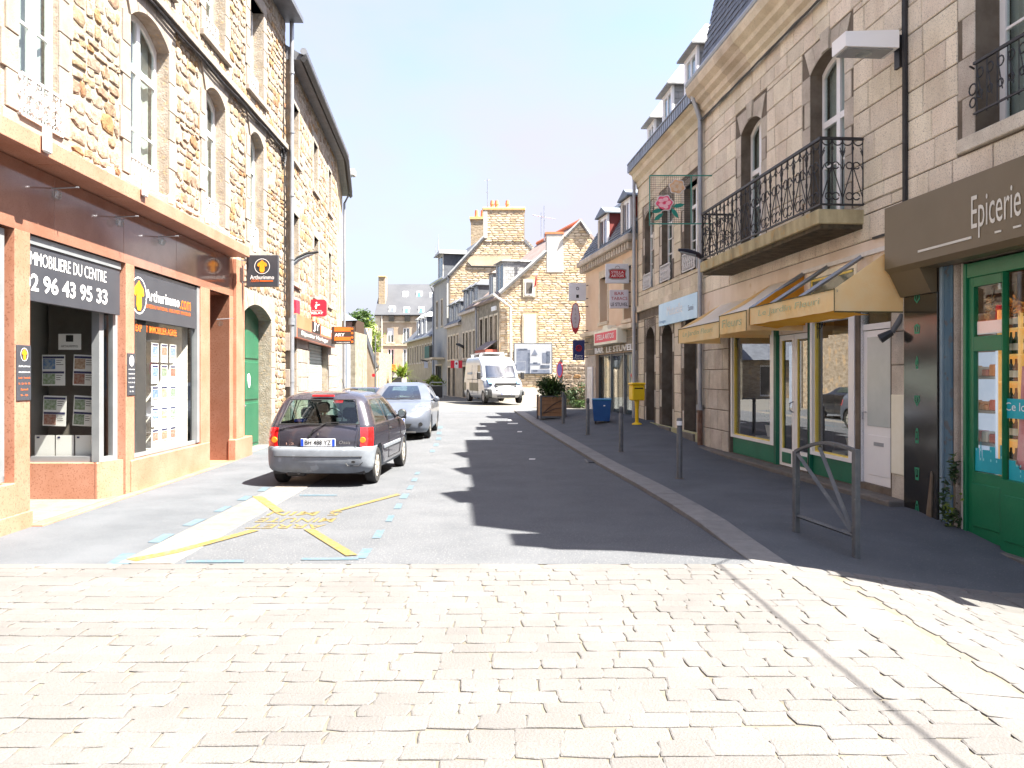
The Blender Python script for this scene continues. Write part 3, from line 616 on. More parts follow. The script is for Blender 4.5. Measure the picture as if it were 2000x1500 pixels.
for o_ in ops2: lace_guard(A, FA, o_[0] + .02, o_[1] - .12, 7.88, 8.32, D1 + .08)
# body and roof
build('building_mass', MB(FA).box(-1.5, UE, D1 + 1.2, 9, 0, ZT), render_g, A)
build('roof', MB(FA).prismx([(-.35, ZT), (-.35, ZT + .12), (4.5, ZT + 4.2), (9.3, ZT + .12), (9.3, ZT)], -1.7, UE + .05), slate, A)
build('side_wall', MB(FA).box(UE - .02, UE + .0, D1, 1.3, 0, ZT).box(-1.52, -1.5, D1, 1.3, 0, ZT), mortar, A)
# downpipes at the far corner
pp = MB(FA); pp.tube([(UE + .02, -.06, .05), (UE + .02, -.06, 3.0)], .062, 10).tube([(UE + .02, -.06, 2.95), (UE + .02, -.06, 3.12)], .085, 10).tube([(UE + .02, -.06, 3.1), (UE + .02, -.06, ZT)], .055, 10)
for z in (1.5, 4.6, 6.2, 7.8, 9.3): pp.tube([(UE + .02, -.06, z), (UE + .02, -.06, z + .05)], .07, 10)
build('downpipe', pp, zinc, A, smooth=True)
# cables along the string course
cb = MB(FA)
for q in range(3): cb.tube([(x_ * .7, D1 - .05 - .02 * q, 7.30 - .03 * q + .02 * math.sin(x_ * 2.1 + q)) for x_ in range(4, 24)] + [(UE - .3, D1 - .05, 7.2 - .06 * q)], .017, 5)
for q in range(6): cb.ring((UE - .35 + .05 * math.sin(q * 2), D1 - .05, 7.12 + .07 * math.cos(q * 1.7)), .12 + .02 * q, .012, n=12)
cb.tube([(UE - .25, D1 - .04, 7.2), (UE - .22, D1 - .04, 5.2), (UE - .25, D1 - .04, 3.4)], .014, 5).tube([(UE - .32, D1 - .04, 9.9), (UE - .3, D1 - .04, 7.1)], .014, 5)
build('cable', cb, blkiron, A)
# green carriage door
dm = MB(FA); dm.box(door[0] - .02, door[1] + .02, D1 + .28, D1 + .34, .04, 3.3); build('carriage_door', dm, green_d, A)
dd = [o for o in C.objects if o.name.startswith('carriage_door')][0]
dp = MB(FA)
for z0, z1 in ((.12, 1.05), (1.12, 1.98), (2.05, 3.2)):
    for a_, b_ in ((door[0] + .05, (door[0] + door[1]) / 2 - .04), ((door[0] + door[1]) / 2 + .04, door[1] - .05)): build('door_panel', MB(FA).box(a_, b_, D1 + .262, D1 + .29, z0, z1, .015), green_d, dd)
build('oval_plate', MB(FA).prism([(yo(18.45) + .09 * math.cos(t * .524), 1.55 + .16 * math.sin(t * .524)) for t in range(12)], D1 + .25, D1 + .262), white, dd)
build('door_handle', MB(FA).tube([(yo(18.0), D1 + .26, .95), (yo(18.0), D1 + .2, 1.0), (yo(18.0), D1 + .26, 1.05)], .015, 6), zinc, dd)
build('threshold', MB(FA).box(door[0] - .1, door[1] + .1, -.02, D1 + .3, -.05, .05, .01), kerbm, A)
# granite shopfront
SF = A
U1 = 16.95
ce = MB(FA)
x = yo(5.2)
cs = [yo(5.2)] + [uu(FA, p_, -.35) for p_ in (124, 250, 345, 416)] + [yo(16.05)]
for a_, b_ in zip(cs, cs[1:]): build('cornice_slab', MB(FA).box(a_ + .004, b_ - .004, -.35, D1 + .02, 3.98, 4.17, .006), redg, A)
build('fascia_panel', MB(FA).box(yo(5.2), yo(8.3), -.0, .12, 3.22, 3.98), redg_shade, A)
fs_ = [yo(8.3), yo(9.5), yo(11.3), yo(13.2), yo(15.1), yo(16.9)]
for a_, b_ in zip(fs_, fs_[1:]):
    build('fascia_panel', MB(FA).box(a_ + .003, b_ - .003, -.002, .12, 3.22, 3.972, .003), redg_shade, A)
for a_, b_ in ((yo(8.70), yo(8.99)), (yo(11.37), yo(11.64)), (yo(14.33), yo(14.8)), (yo(15.92), yo(16.9))):
    build('pier', MB(FA).box(a_, b_, -.004, .14 if b_ < yo(15) else .8, -.1, 3.225, .006), redg, A)
build('pier', MB(FA).box(yo(16.15), yo(16.6), -.07, .0, .42, 3.97, .008), redg, A)
build('plinth', MB(FA).box(yo(15.9), yo(17.02), -.13, .02, -.1, .42, .012), redg, A)
build('plinth', MB(FA).box(yo(8.2), yo(9.02), -.02, .1, -.1, .18, .01), redg, A)
build('bulkhead', MB(FA).box(yo(6.0), yo(8.70), -.012, .3, -.1, .52, .012), redg, A)
build('bulkhead', MB(FA).box(yo(11.50), yo(14.72), -.03, .3, -.1, .47, .012), redg, A)
bk = MB(I); bk.box(-6.95, -5.52, 10.92, 11.2, -.05, .50, .012); build('bulkhead', bk, redg, A)
bk = MB(FA); bk.prismz([(yo(10.92) , .20), (yo(11.36), .03), (yo(11.36), .3), (yo(11.1), .6)], -.05, .50); build('bulkhead', bk, redg, A)
# lobby floor of pale tiles, threshold strip
base = build('lobby_floor', MB(FA).box(yo(8.99), yo(11.4), .0, 2.2, -.05, .012), jointm, A)
for i_ in range(9):
    for j_ in range(8):
        a_ = yo(9.0) + .235 * i_; b_ = .03 + .235 * j_
        if a_ + .22 < yo(10.93): build('floor_tile', MB(FA).box(a_ + .006, a_ + .23, b_ + .006, b_ + .23, .0, .02, .004), kerbm, base)
build('threshold_strip', MB(FA).box(yo(8.99), yo(16.0), -.14, .0, -.05, .018, .004), redg, A)
# interiors
def shop_room(u0, u1, d0, d1, z0, z1, m, fr=FA, par=A):
    mb = MB(fr); mb.add([(u0, d0, z0), (u1, d0, z0), (u1, d1, z0), (u0, d1, z0), (u0, d0, z1), (u1, d0, z1), (u1, d1, z1), (u0, d1, z1)], [(0, 1, 2, 3), (4, 5, 6, 7), (3, 2, 6, 7), (0, 3, 7, 4), (1, 2, 6, 5)])
    return build('shop_room', mb, m, par, fix=False)
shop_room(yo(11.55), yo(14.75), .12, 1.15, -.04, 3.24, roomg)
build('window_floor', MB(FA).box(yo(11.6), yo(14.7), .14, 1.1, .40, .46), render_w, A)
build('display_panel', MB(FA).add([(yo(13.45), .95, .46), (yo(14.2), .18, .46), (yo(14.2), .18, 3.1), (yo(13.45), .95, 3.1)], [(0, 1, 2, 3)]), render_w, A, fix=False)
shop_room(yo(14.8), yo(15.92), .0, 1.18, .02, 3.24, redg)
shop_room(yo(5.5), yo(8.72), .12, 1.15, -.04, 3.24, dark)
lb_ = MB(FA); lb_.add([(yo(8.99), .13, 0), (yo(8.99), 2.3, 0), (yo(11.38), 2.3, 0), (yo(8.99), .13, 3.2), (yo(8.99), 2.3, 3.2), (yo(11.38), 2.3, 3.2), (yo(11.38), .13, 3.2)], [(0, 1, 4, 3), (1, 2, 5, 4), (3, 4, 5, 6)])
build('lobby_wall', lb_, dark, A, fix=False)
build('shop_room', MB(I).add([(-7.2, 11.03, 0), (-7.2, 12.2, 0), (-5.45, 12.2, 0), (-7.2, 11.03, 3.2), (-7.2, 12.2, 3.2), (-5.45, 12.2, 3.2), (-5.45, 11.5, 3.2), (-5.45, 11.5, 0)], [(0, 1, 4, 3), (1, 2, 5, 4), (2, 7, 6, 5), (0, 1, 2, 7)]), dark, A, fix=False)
# lobby display window (faces the camera) and its side light
def P3(px, py, Y): return ((px - CX) * Y / F, Y, H + (HY - py) * Y / F)
YL = 10.97
wf = MB(I); xa, xb = -6.75, P3(187, 0, YL)[0]
wf.box(xa, xb, YL, YL + .06, .50, .58).box(xa, xb, YL, YL + .06, 2.86, 2.95).box(xb - .05, xb + .05, YL - .01, YL + .07, .5, 2.95)
w1 = build('display_window', wf, alu, A); build('pane', MB(I).box(xa, xb - .04, YL + .02, YL + .028, .55, 2.9), shopglass, w1)
sx, sy = P3(228, 0, 11.42)[:2]
sl_ = MB(I); FS = Fr(xb + .02, YL + .02, sx - xb, 11.37 - YL)
Ls = math.hypot(sx - xb, 11.37 - YL)
w2 = build('side_light', MB(FS).box(.0, .09, -.02, .05, .5, 2.9).box(Ls - .12, Ls, -.02, .05, .5, 2.9).box(0, Ls, -.018, .048, .5, .56), alu, A); build('pane', MB(FS).box(.08, Ls - .1, .01, .018, .52, 2.9), shopglass, w2)
# shop window 2
a_, b_ = yo(11.64), yo(14.33)
w3 = build('display_window', MB(FA).box(a_, b_, .05, .11, .48, .54).box(a_, b_, .05, .11, 3.12, 3.2).box(a_, a_ + .05, .052, .11, .5, 3.2).box(b_ - .12, b_, .02, .11, .5, 3.2), alu, A)
build('pane', MB(FA).box(a_ + .04, b_ - .1, .075, .083, .5, 3.15), shopglass, w3)
w4 = build('display_window', MB(FA).box(yo(6.2), yo(8.6), .05, .11, .54, .6).box(yo(8.52), yo(8.6), .05, .11, .54, 3.2), alu, A); build('pane', MB(FA).box(yo(6.2), yo(8.55), .07, .078, .54, 3.2), shopglass, w4)
# fascia signs of the agency
s1 = thing('fascia_sign', 'dark grey sign board with large white phone number over the agency entrance', 'sign', FA)
a_, b_, c_, e_ = yo(8.995), yo(11.14), 2.49, 3.06
build('board', MB(FA).box(yo(8.995), yo(11.3), .05, .12, 2.49, 3.2, .004), anthr, s1)
build('head_rail', MB(FA).box(yo(8.995), yo(11.3), .035, .05, 3.12, 3.21), alu, s1)
text('lettering', "L'IMMOBILIERE DU CENTRE", s1, FA, *[(lambda u0, u1: ((u0 + u1) / 2, .046, 2.97))(yo(8.93), uu(FA, 207, .05))][0], uu(FA, 207, .05) - yo(8.93), .155, white)
text('lettering', "02 96 43 95 33", s1, FA, (yo(8.93) + uu(FA, 209, .05)) / 2, .046, 2.70, uu(FA, 209, .05) - yo(8.93), .20, white, bold=.022)
s2 = thing('fascia_sign', 'dark grey agency sign board with orange acorn logo in a white ring', 'sign', FA)
build('board', MB(FA).box(yo(11.645), yo(14.2), .03, .045, 2.47, 3.14, .004), anthr, s2)
def helmet(par, fr, cx, cz, r, d):
    m = MB(fr); n = 28
    m.add([(cx + rr * math.cos(2 * math.pi * k / n), d, cz + rr * math.sin(2 * math.pi * k / n)) for rr in (r, r * .93) for k in range(n)], [(k, (k + 1) % n, n + (k + 1) % n, n + k) for k in range(n)]); build('logo_ring', m, white, par, fix=False)
    m = MB(fr); pts = [(-.62, .05), (-.55, .38), (-.2, .62), (0, .8), (.2, .62), (.55, .38), (.62, .05), (.45, -.05), (.3, .18), (.32, -.55), (.18, -.8), (-.18, -.8), (-.32, -.55), (-.3, .18), (-.45, -.05)]
    m.prism([(cx + x * r, cz + y * r) for x, y in pts], d - .004, d + .001); build('logo_emblem', m, amber, par)
helmet(s2, FA, yo(11.86), 2.82, .27, .026)
text('lettering', "Arthurimmo", s2, FA, (uu(FA, 284, .03) + uu(FA, 350, .03)) / 2, .026, 2.86, uu(FA, 350, .03) - uu(FA, 284, .03), .17, white, bold=.012)
text('lettering', ".com", s2, FA, (uu(FA, 351, .03) + uu(FA, 372, .03)) / 2, .026, 2.83, uu(FA, 372, .03) - uu(FA, 351, .03), .15, orange, bold=.01)
text('lettering', "LE RESEAU NATIONAL 100% EXPERT IMMOBILIER", s2, FA, (uu(FA, 284, .03) + uu(FA, 372, .03)) / 2, .026, 2.695, uu(FA, 372, .03) - uu(FA, 284, .03), .055, orange)
text('window_lettering', "EXPERT IMMOBILIER AGREE", A, FA, (uu(FA, 265, .07) + uu(FA, 345, .07)) / 2, .070, 2.36, uu(FA, 345, .07) - uu(FA, 265, .07), .11, orange, bold=.012)
# projecting square sign
FJ = Fr(-5.43, 16.45, 1, 0)
s3 = thing('projecting_sign', 'square dark grey projecting sign with orange logo above the green door', 'sign', FJ)
x0, x1 = P3(481, 0, 16.45)[0] + 5.43, P3(543, 0, 16.45)[0] + 5.43; z0, z1 = P3(0, 560, 16.45)[2], P3(0, 498, 16.45)[2]
build('panel', MB(FJ).box(x0, x1, 0, .09, z0, z1, .008), anthr, s3); build('bracket', MB(FJ).box(x0 - .12, x0, .03, .06, z0 + .08, z0 + .12).box(x0 - .12, x0, .03, .06, z1 - .12, z1 - .08), alu, s3)
cx = (x0 + x1) / 2; helmet(s3, FJ, cx, z0 + .41, .155, -.003)
text('lettering', "Arthurimmo", s3, FJ, cx, -.003, z0 + .19, .48, .085, white, bold=.008); text('lettering', ".com", s3, FJ, cx - .15, -.003, z0 + .12, .16, .05, orange); build('underline', MB(FJ).rect(cx - .05, cx + .22, z0 + .105, z0 + .125, -.003), orange, s3, fix=False)
# plaques on piers
for px0, px1, p0, p1, lab, d_ in ((30, 58, 674, 782, 'dark plaque with orange opening hours on the first granite pier', .0), (247, 262, 690, 772, 'narrow dark plaque with white logo on the second granite pier', .0)):
    a_, b_ = uu(FA, px0), uu(FA, px1); Ya = (FA.w((a_ + b_) / 2, 0, 0)).y; za, zb = H + (HY - p1) * Ya / F, H + (HY - p0) * Ya / F
    q = thing('wall_plaque', lab, 'plaque', FA); build('plate', MB(FA).box(a_, b_, -.016, -.005, za, zb, .003), anthr, q)
    m_ = white if px0 > 100 else amber; W_ = b_ - a_; Hh = zb - za
    if px0 < 100: helmet(q, FA, (a_ + b_) / 2, zb - Hh * .17, W_ * .26, -.019)
    else: build('logo_ring', MB(FA).disc((a_ + b_) / 2, zb - Hh * .18, W_ * .3, -.019, rz=Hh * .13), white, q, fix=False)
    for k, tx in enumerate(("Arthurimmo", "www.arthurimmo.com", "Lundi - Vendredi", "9h - 12h  14h - 18h", "Samedi", "9h - 12h")): text('lettering', tx, q, FA, (a_ + b_) / 2, -.019, zb - Hh * (.38 + .105 * k), W_ * (.8 if len(tx) > 8 else .5), Hh * .035, white if k < 2 or px0 > 100 else orange)
# posters in the lobby window
def poster(px0, px1, py0, py1, Y, tilt, lab, kind=0, seed=0, fr=None, rect=None):
    r = random.Random(seed); fr2 = fr or Fr(P3((px0 + px1) / 2, 0, Y)[0], Y, 1, 0, P3(0, (py0 + py1) / 2, Y)[2])
    if rect: cu, cv, wd, hh = rect; Mx = fr2.M @ Matrix.Translation((cu, 0, cv))
    else: wd = (px1 - px0) * Y / F; hh = (py1 - py0) * Y / F; Mx = fr2.M
    Mx = Mx @ Matrix.Rotation(tilt, 4, 'Y')
    q = thing('property_poster', lab, 'poster', Mx, 'property posters in the agency windows')
    build('sheet', MB(Mx).box(-wd / 2, wd / 2, 0, .006, -hh / 2, hh / 2), white, q)
    photos = [redb_ph, blue_ph, brown_ph, green_ph]
    if kind == 0:
        for s in (0, 1):
            zt = hh / 2 - .02 - s * hh * .49; build('heading', MB(Mx).rect(-wd / 2 + .01, wd / 2 - .01, zt - hh * .07, zt, -.003), navy2, q, fix=False)
            build('photo_print', MB(Mx).rect(-wd / 2 + .015, wd * .08, zt - hh * .42, zt - hh * .08, -.003), photos[r.randrange(4)], q, fix=False)
            for k in range(3): build('text_line', MB(Mx).rect(wd * .12, wd * r.uniform(.3, .45), zt - hh * (.14 + .07 * k), zt - hh * (.12 + .07 * k), -.003), roomg, q, fix=False)
    elif kind == 1:
        build('photo_print', MB(Mx).rect(-wd * .4, wd * .4, -hh * .1, hh * .32, -.003), photos[r.randrange(4)], q, fix=False); build('heading', MB(Mx).rect(-wd * .4, wd * .4, hh * .36, hh * .45, -.003), navy2, q, fix=False)
        build('text_line', MB(Mx).rect(-wd * .4, wd * .3, -hh * .22, -hh * .18, -.003), roomg, q, fix=False)
    elif kind == 2:
        build('logo_print', MB(Mx).box(-.05, .05, -.004, 0, -.0, .09, .01), blackp, q); text('lettering', "ARTHURIMMO", q, Mx, 0, -.004, -.06, wd * .75, .03, blackp)
    else: build('corner_print', MB(Mx).rect(-wd * .4, -wd * .25, hh * .36, hh * .44, -.003), navy2, q, fix=False)
    return q
redb_ph = mat('reddish_house_print', [(.30, .09, .06), (.42, .30, .25)], 30, .5, var=.2); blue_ph = mat('blue_sky_print', [(.06, .15, .38), (.34, .40, .42)], 28, .5, var=.2)
brown_ph = mat('brown_room_print', [(.26, .15, .09), (.45, .36, .28)], 33, .5, var=.2); green_ph = mat('garden_print', [(.12, .20, .08), (.4, .44, .40)], 31, .5, var=.2); navy2 = mat('navy_heading', (.04, .04, .12), 2, .5, var=0)
YP = 11.10
poster(114, 158, 652, 683, YP, 0, 'small white notice with black square logo behind the lobby glass', 2)
poster(82, 127, 693, 753, YP, 0, 'upper left property poster with reddish house photos behind the lobby glass', 0, 3)
poster(143, 183, 693, 753, YP, .04, 'upper right property poster behind the lobby glass', 0, 5)
poster(84, 129, 773, 832, YP, .03, 'lower left property poster behind the lobby glass', 0, 9)
poster(143, 182, 773, 832, YP, .06, 'lower right property poster behind the lobby glass', 0, 12)
for k, (a_, b_) in enumerate(((68, 106), (109, 144), (147, 181))): poster(a_, b_, 850, 893, YP - .02, 0, ['left', 'middle', 'right'][k] + ' white brochure standing at the foot of the lobby window', 3, k)
FPst = Fr(FA.w(0, .16, 0).x, FA.w(0, .16, 0).y, -.029, 1)
cols_ = [273, 303, 321, 338]
for j_ in range(5):
    for i_, cp in enumerate(cols_):
        u_ = uu(FPst, cp); wd = .30 if i_ == 0 else .27; hh = .30
        poster(0, 0, 0, 0, 0, 0, 'small property card hanging in row %s of the second window, %s column' % (['one', 'two', 'three', 'four', 'five'][j_], ['leftmost', 'second', 'third', 'rightmost'][i_]), 1, j_ * 7 + i_, fr=FPst, rect=(u_, 2.02 - .335 * j_, wd, hh))
# small glass lamps on arms under the cornice, and the white garland
for k, (px, py) in enumerate([(118, 375), (240, 430), (322, 468), (434, 628)]):
    u_ = uu(FA, px, -.1); z_ = FA.p(px, py, -.1)[1]
    q = thing('arm_lamp', ['first', 'second', 'third', 'fourth'][k] + ' small clear glass arm lamp from the left on the red granite fascia', 'lamp', FA, 'small arm lamps on the fascia')
    build('arm', MB(FA).tube([(u_, 0, z_ + .04), (u_ + .02, -.30, z_ + .06)], .008, 6), zinc, q); build('glass_shade', MB(FA).lathe([(.02, .02), (.05, 0), (.055, -.05), (.03, -.09)], (u_, -.06, z_), 'z', 10), glass, q, smooth=True)
gl = thing('garland', 'white light garland with square plastic sockets strung along the granite cornice', 'garland', FA)
gpx = [(-10, 235), (40, 262), (118, 290), (212, 333), (242, 350), (330, 385), (402, 425), (470, 470)]
pts = []
for px, py in gpx:
    u_, z_ = FA.p(px, py, -.1); z_ = max(z_, 4.24); pts.append((u_, -.12, z_))
cbm = MB(FA)
for (a_, b_) in zip(pts, pts[1:]): cbm.tube([Vector(a_).lerp(Vector(b_), t / 8) - Vector((0, 0, .09 * (t / 8) * (1 - t / 8) * 2)) for t in range(9)], .01, 5)
build('wire', cbm, white, gl)
for k, p_ in enumerate(pts): build('socket', MB(FA).box(p_[0] - .09, p_[0] + .07, -.40 if k % 3 == 1 else -.16, -.36 if k % 3 == 1 else -.10, p_[2] - (.24 if k % 3 == 1 else .12), p_[2] + .03, .02), lace, gl)
# ---------------------------------------------------------------- left: second rough stone building, curving away
FB = Fr(-5.63, 20.75, -.09, 1); FB2 = Fr(-6.492, 30.3, -.172, 1)
B = thing('stone_building', 'taller rough stone building curving away behind the downpipe, with roller shutters', 'building', FB)
bo = [(.45, 1.25, 7.3, 8.75, 0), (3.95, 4.75, 7.3, 8.75, 0), (7.3, 8.0, 7.3, 8.75, 0), (.45, 1.25, 4.1, 5.9, 0), (4.0, 4.9, 4.1, 5.9, 0), (7.3, 8.0, 4.1, 5.9, 0), (.15, .95, 0, 2.75, 0), (3.05, 7.05, 0.02, 2.68, 0)]
wall(B, FB, 0, 9.6, -.1, 9.7, 0, .35, bo, mortar); exb = []
for o_ in bo: exb.append(surround(B, FB, o_, granite, wd=.18, proud=.02, back=.24, rh=.5, sill=o_[2] > 1))
rubble(B, FB, 0, 9.6, 2.8, 9.6, exb, rub, hs=(.15, .3), ws=(.2, .5), limit=300)
ashlar(B, FB, 0, 9.6, 0.05, 2.8, exb, granite, rh=.42, bl=.7, limit=80, name='dressed_block')
for o_ in bo[:6]: window(B, FB, o_, .2, pvc, glass, cols=2, bars=((o_[2] + o_[3]) / 2,), curtain=lacecurtain, dark=dark)
wall(B, FB2, 0, 6.2, -.1, 9.7, 0, .35, [(1.2, 1.9, 4.1, 5.9, 0), (1.2, 1.9, 7.3, 8.75, 0), (3.6, 4.3, 4.1, 5.9, 0)], farstone); 
for o_ in [(1.2, 1.9, 4.1, 5.9, 0), (1.2, 1.9, 7.3, 8.75, 0), (3.6, 4.3, 4.1, 5.9, 0)]: window(B, FB2, o_, .2, pvc, glass, cols=2, dark=dark)
build('building_mass', MB(FB).box(0, 9.6, 1.3, 9, 0, 9.7), render_g, B); build('building_mass', MB(FB2).box(.0, 6.2, 1.3, 9, 0, 9.7).box(6.15, 6.2, 0, 1.4, 0, 9.7), mortar, B)
build('roof', MB(FB).prismx([(-.3, 9.66), (-.3, 9.8), (4.5, 12.6), (9, 9.8), (9, 9.66)], -.05, 9.6), slate, B); build('roof', MB(FB2).prismx([(-.3, 9.66), (-.3, 9.8), (4.5, 12.6), (9, 9.8), (9, 9.66)], 0.02, 6.2), slate, B)
gt = MB(I); gpts = [FB.w(-.1, -.36, 9.86), FB.w(9.6, -.36, 9.86), FB2.w(.1, -.36, 9.86), FB2.w(6.2, -.36, 9.86)]
gt.tube(gpts, .09, 8); build('gutter', gt, zinc, B, smooth=True); build('gutter_board', MB(I).tube([p_ - Vector((0, 0, .2)) for p_ in gpts], .09, 4), blkiron, B)
build('downpipe', MB(FB2).tube([(5.9, -.36, 9.8), (6.0, -.1, 9.3), (6.0, -.1, 0)], .05, 8), zinc, B)
def shutter(par, fr, u0, u1, v0, v1, d, m):
    f = build('roller_shutter', MB(fr).box(u0, u1, d + .03, d + .05, v0, v1), m, par); n = int((v1 - v0) / .1)
    for k in range(n): z = v0 + (v1 - v0) * k / n; build('slat', MB(fr).box(u0 + .02, u1 - .02, d, d + .03, z + .012, z + (v1 - v0) / n - .006, .01), m, f)
shutm = mat('pale_green_shutter', [(.36, .42, .40), (.44, .50, .47)], 2, .5, 0, 1, .05); shutm2 = mat('brown_grey_shutter', [(.16, .14, .13), (.22, .2, .19)], 2, .5, 0, 1, .05)
shutter(B, FB, .16, .94, .03, 2.2, .18, shutm2); shutter(B, FB, 3.07, 7.03, .05, 2.66, .18, shutm)
# fascia sign box with orange lettering, red projecting sign and direction board
s4 = thing('fascia_sign', 'long orange and black fascia sign box over the roller shutters', 'sign', FB)
build('box', MB(FB).box(.15, 7.8, -.16, -.0, 2.64, 3.26, .01), mat('red_orange_board', [(.62, .14, .06), (.70, .20, .11)], 1.5, .3, var=0), s4)
build('lower_band', MB(FB).rect(.17, 7.78, 2.66, 2.90, -.163), mat('dark_band', (.07, .06, .06), 2, .4, var=0), s4, fix=False); build('black_field', MB(FB).rect(2.6, 4.3, 2.91, 3.24, -.163), blackp, s4, fix=False); build('end_panel', MB(FB).box(.12, .147, -.15, .0, 2.66, 3.24), alu, s4)
text('lettering', "JY", s4, FB, 3.45, -.167, 3.08, 1.2, .27, white, bold=.03); text('lettering', "FLEURY", s4, FB, 5.7, -.167, 3.08, 2.4, .25, white, bold=.02); text('lettering', "Bijoutier Horloger", s4, FB, 3.4, -.167, 2.78, 5.2, .15, white)
FK = Fr(-5.6, 24.1, 1, 0); x0, x1, z0, z1 = P3(602, 0, 24.1)[0] + 5.6, P3(637, 0, 24.1)[0] + 5.6, P3(0, 618, 24.1)[2], P3(0, 585, 24.1)[2]
s5 = thing('projecting_sign', 'bright red rounded square parcel relay sign with white figure', 'sign', FK)
def rr(x0, x1, z0, z1, r, n=5): return [(cx_ + r * math.cos(math.radians(a + 90 * k / n)), cz_ + r * math.sin(math.radians(a + 90 * k / n))) for cx_, cz_, a in ((x1 - r, z1 - r, 0), (x0 + r, z1 - r, 90), (x0 + r, z0 + r, 180), (x1 - r, z0 + r, 270)) for k in range(n + 1)]
build('panel', MB(FK).prism(rr(x0, x1, z0, z1, .09), 0, .1), red, s5); cx = (x0 + x1) / 2
build('figure_emblem', MB(FK).prism([(cx - .05, z0 + .22), (cx - .02, z0 + .22), (cx + .0, z0 + .31), (cx + .08, z0 + .33), (cx + .08, z0 + .36), (cx - .04, z0 + .36), (cx - .07, z0 + .30)], -.006, -.001).prism([(cx - .02 + .026 * math.cos(t), z0 + .405 + .026 * math.sin(t)) for t in (0, 1, 2, 3, 4, 5)], -.006, -.001), white, s5)
text('lettering', "MONDIAL", s5, FK, cx, -.004, z0 + .165, .30, .04, white); text('lettering', "RELAY", s5, FK, cx, -.004, z0 + .10, .36, .07, white, bold=.03); build('bracket', MB(FK).box(x0 - .35, x0, .04, .07, z0 + .1, z0 + .13).box(x0 - .35, x0, .04, .07, z1 - .13, z1 - .1), alu, s5)
FK2 = Fr(-6.0, 27.6, 1, 0); x0, x1, z0, z1 = P3(653, 0, 27.6)[0] + 6, P3(691, 0, 27.6)[0] + 6, P3(0, 672, 27.6)[2], P3(0, 638, 27.6)[2]
s6 = thing('projecting_sign', 'orange and dark projecting board ending in ARY beside the fascia sign', 'sign', FK2)
build('panel', MB(FK2).box(x0 - .1, x1, 0, .1, z0, z1, .006), mat('brown_black_board', (.05, .035, .03), 2, .4, var=0), s6); build('band', MB(FK2).rect(x0, x1 - .1, z1 - .16, z1 - .02, -.003).rect(x0, x1 - .1, z0 + .12, z0 + .24, -.003), orange, s6, fix=False)
for k in range(4): build('bulb_print', MB(FK2).disc(x1 - .055, z0 + .08 + .145 * k, .04, -.004, 10), orange, s6, fix=False)
text('lettering', "ARY", s6, FK2, x0 + .18, -.004, (z0 + z1) / 2 + .02, .34, .11, white, bold=.03); text('lettering', "HORLOGERIE", s6, FK2, x0 + .3, -.004, z0 + .05, .45, .04, white)
solo('projecting_sign', MB(Fr(-5.66, 21.3, 1, 0)).box(-.03, .05, 0, .4, 2.95, 3.65, .02), red, 'narrow red and white sign seen edge on beside the grey downpipe', 'sign')
# curved wall lamp and box lamp
Q = Fr(-5.75, 21.6, 1, 0); ql = thing('wall_lamp', 'curved slender grey arm lamp on the rough stone building', 'lamp', Q)
def p2(px, py, Y, ox): return (P3(px, 0, Y)[0] - ox, 0, P3(0, py, Y)[2])
build('arm', MB(Q).tube([p2(566, 530, 21.6, -5.75), p2(570, 515, 21.6, -5.75), p2(582, 504, 21.6, -5.75), p2(598, 496, 21.6, -5.75), p2(622, 492, 21.6, -5.75)], [.03, .035, .05, .05, .03], 8), blkiron, ql, smooth=True)
build('lens', MB(Q).tube([p2(570, 518, 21.6, -5.75), p2(584, 506.5, 21.6, -5.75), p2(600, 499, 21.6, -5.75), p2(612, 496, 21.6, -5.75)], [.05, .05, .045, .03], 8), zinc, ql, smooth=True)
Q = Fr(-7.3, 34.2, 1, 0); ql = thing('street_light', 'beige box street light at the far corner of the curved building', 'street light', Q)
build('housing', MB(Q).box(.15, .75, -.2, .2, 10.0, 10.28, .03), render_w, ql); build('arm', MB(Q).box(-.2, .16, -.03, .03, 10.05, 10.12), blkiron, ql); build('lens', MB(Q).box(.25, .68, -.14, .14, 9.97, 10.0), glass, ql)
# ---------------------------------------------------------------- right side
def rwf(Y): return Fr(5.64 - .075 * Y, Y, .075, -1)
K = 1.0028
FD = rwf(18.3); D = thing('ashlar_building', 'grey beige ashlar building with a long black iron balcony above the flower shop', 'building', FD)
def yd(Y): return (18.3 - Y) * K
UD = yd(10.1)
od = [(yd(12.84), yd(11.72), 3.99, 6.36, .17), (yd(15.9), yd(14.85), 4.0, 6.32, .17)]
sh = [(yd(16.55), yd(14.30), .12, 2.62, 0), (yd(14.22), yd(12.95), .12, 2.62, 0), (yd(12.88), yd(11.42), .12, 2.62, 0), (yd(11.3), yd(10.50), .2, 2.62, 0)]
wall(D, FD, 0, UD, -.1, 7.6, 0, .4, od + sh, joint)
ex = [surround(D, FD, o_, granite_w, wd=.2, proud=.012, back=.32, rh=.4, sill=False, key=True) for o_ in od]
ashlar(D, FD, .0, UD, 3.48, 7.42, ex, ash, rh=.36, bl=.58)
exs = [(yd(16.6), yd(10.45), -1, 2.64)]
ashlar(D, FD, .0, UD, .1, 2.64, exs, granite_w, rh=.42, bl=.62, name='pier_stone', limit=60)
build('rendered_band', MB(FD).box(.0, UD, -.022, .02, 2.64, 3.47), render_b, D)
for o_ in od: window(D, FD, o_, .19, pvc, glass, cols=2, bars=(o_[2] + .9,), curtain=lacecurtain, dark=dark, transom=5.55, fw=.07)
build('sill', MB(FD).box(od[0][0], od[0][1], .2, .34, 3.93, 4.0), white, D)
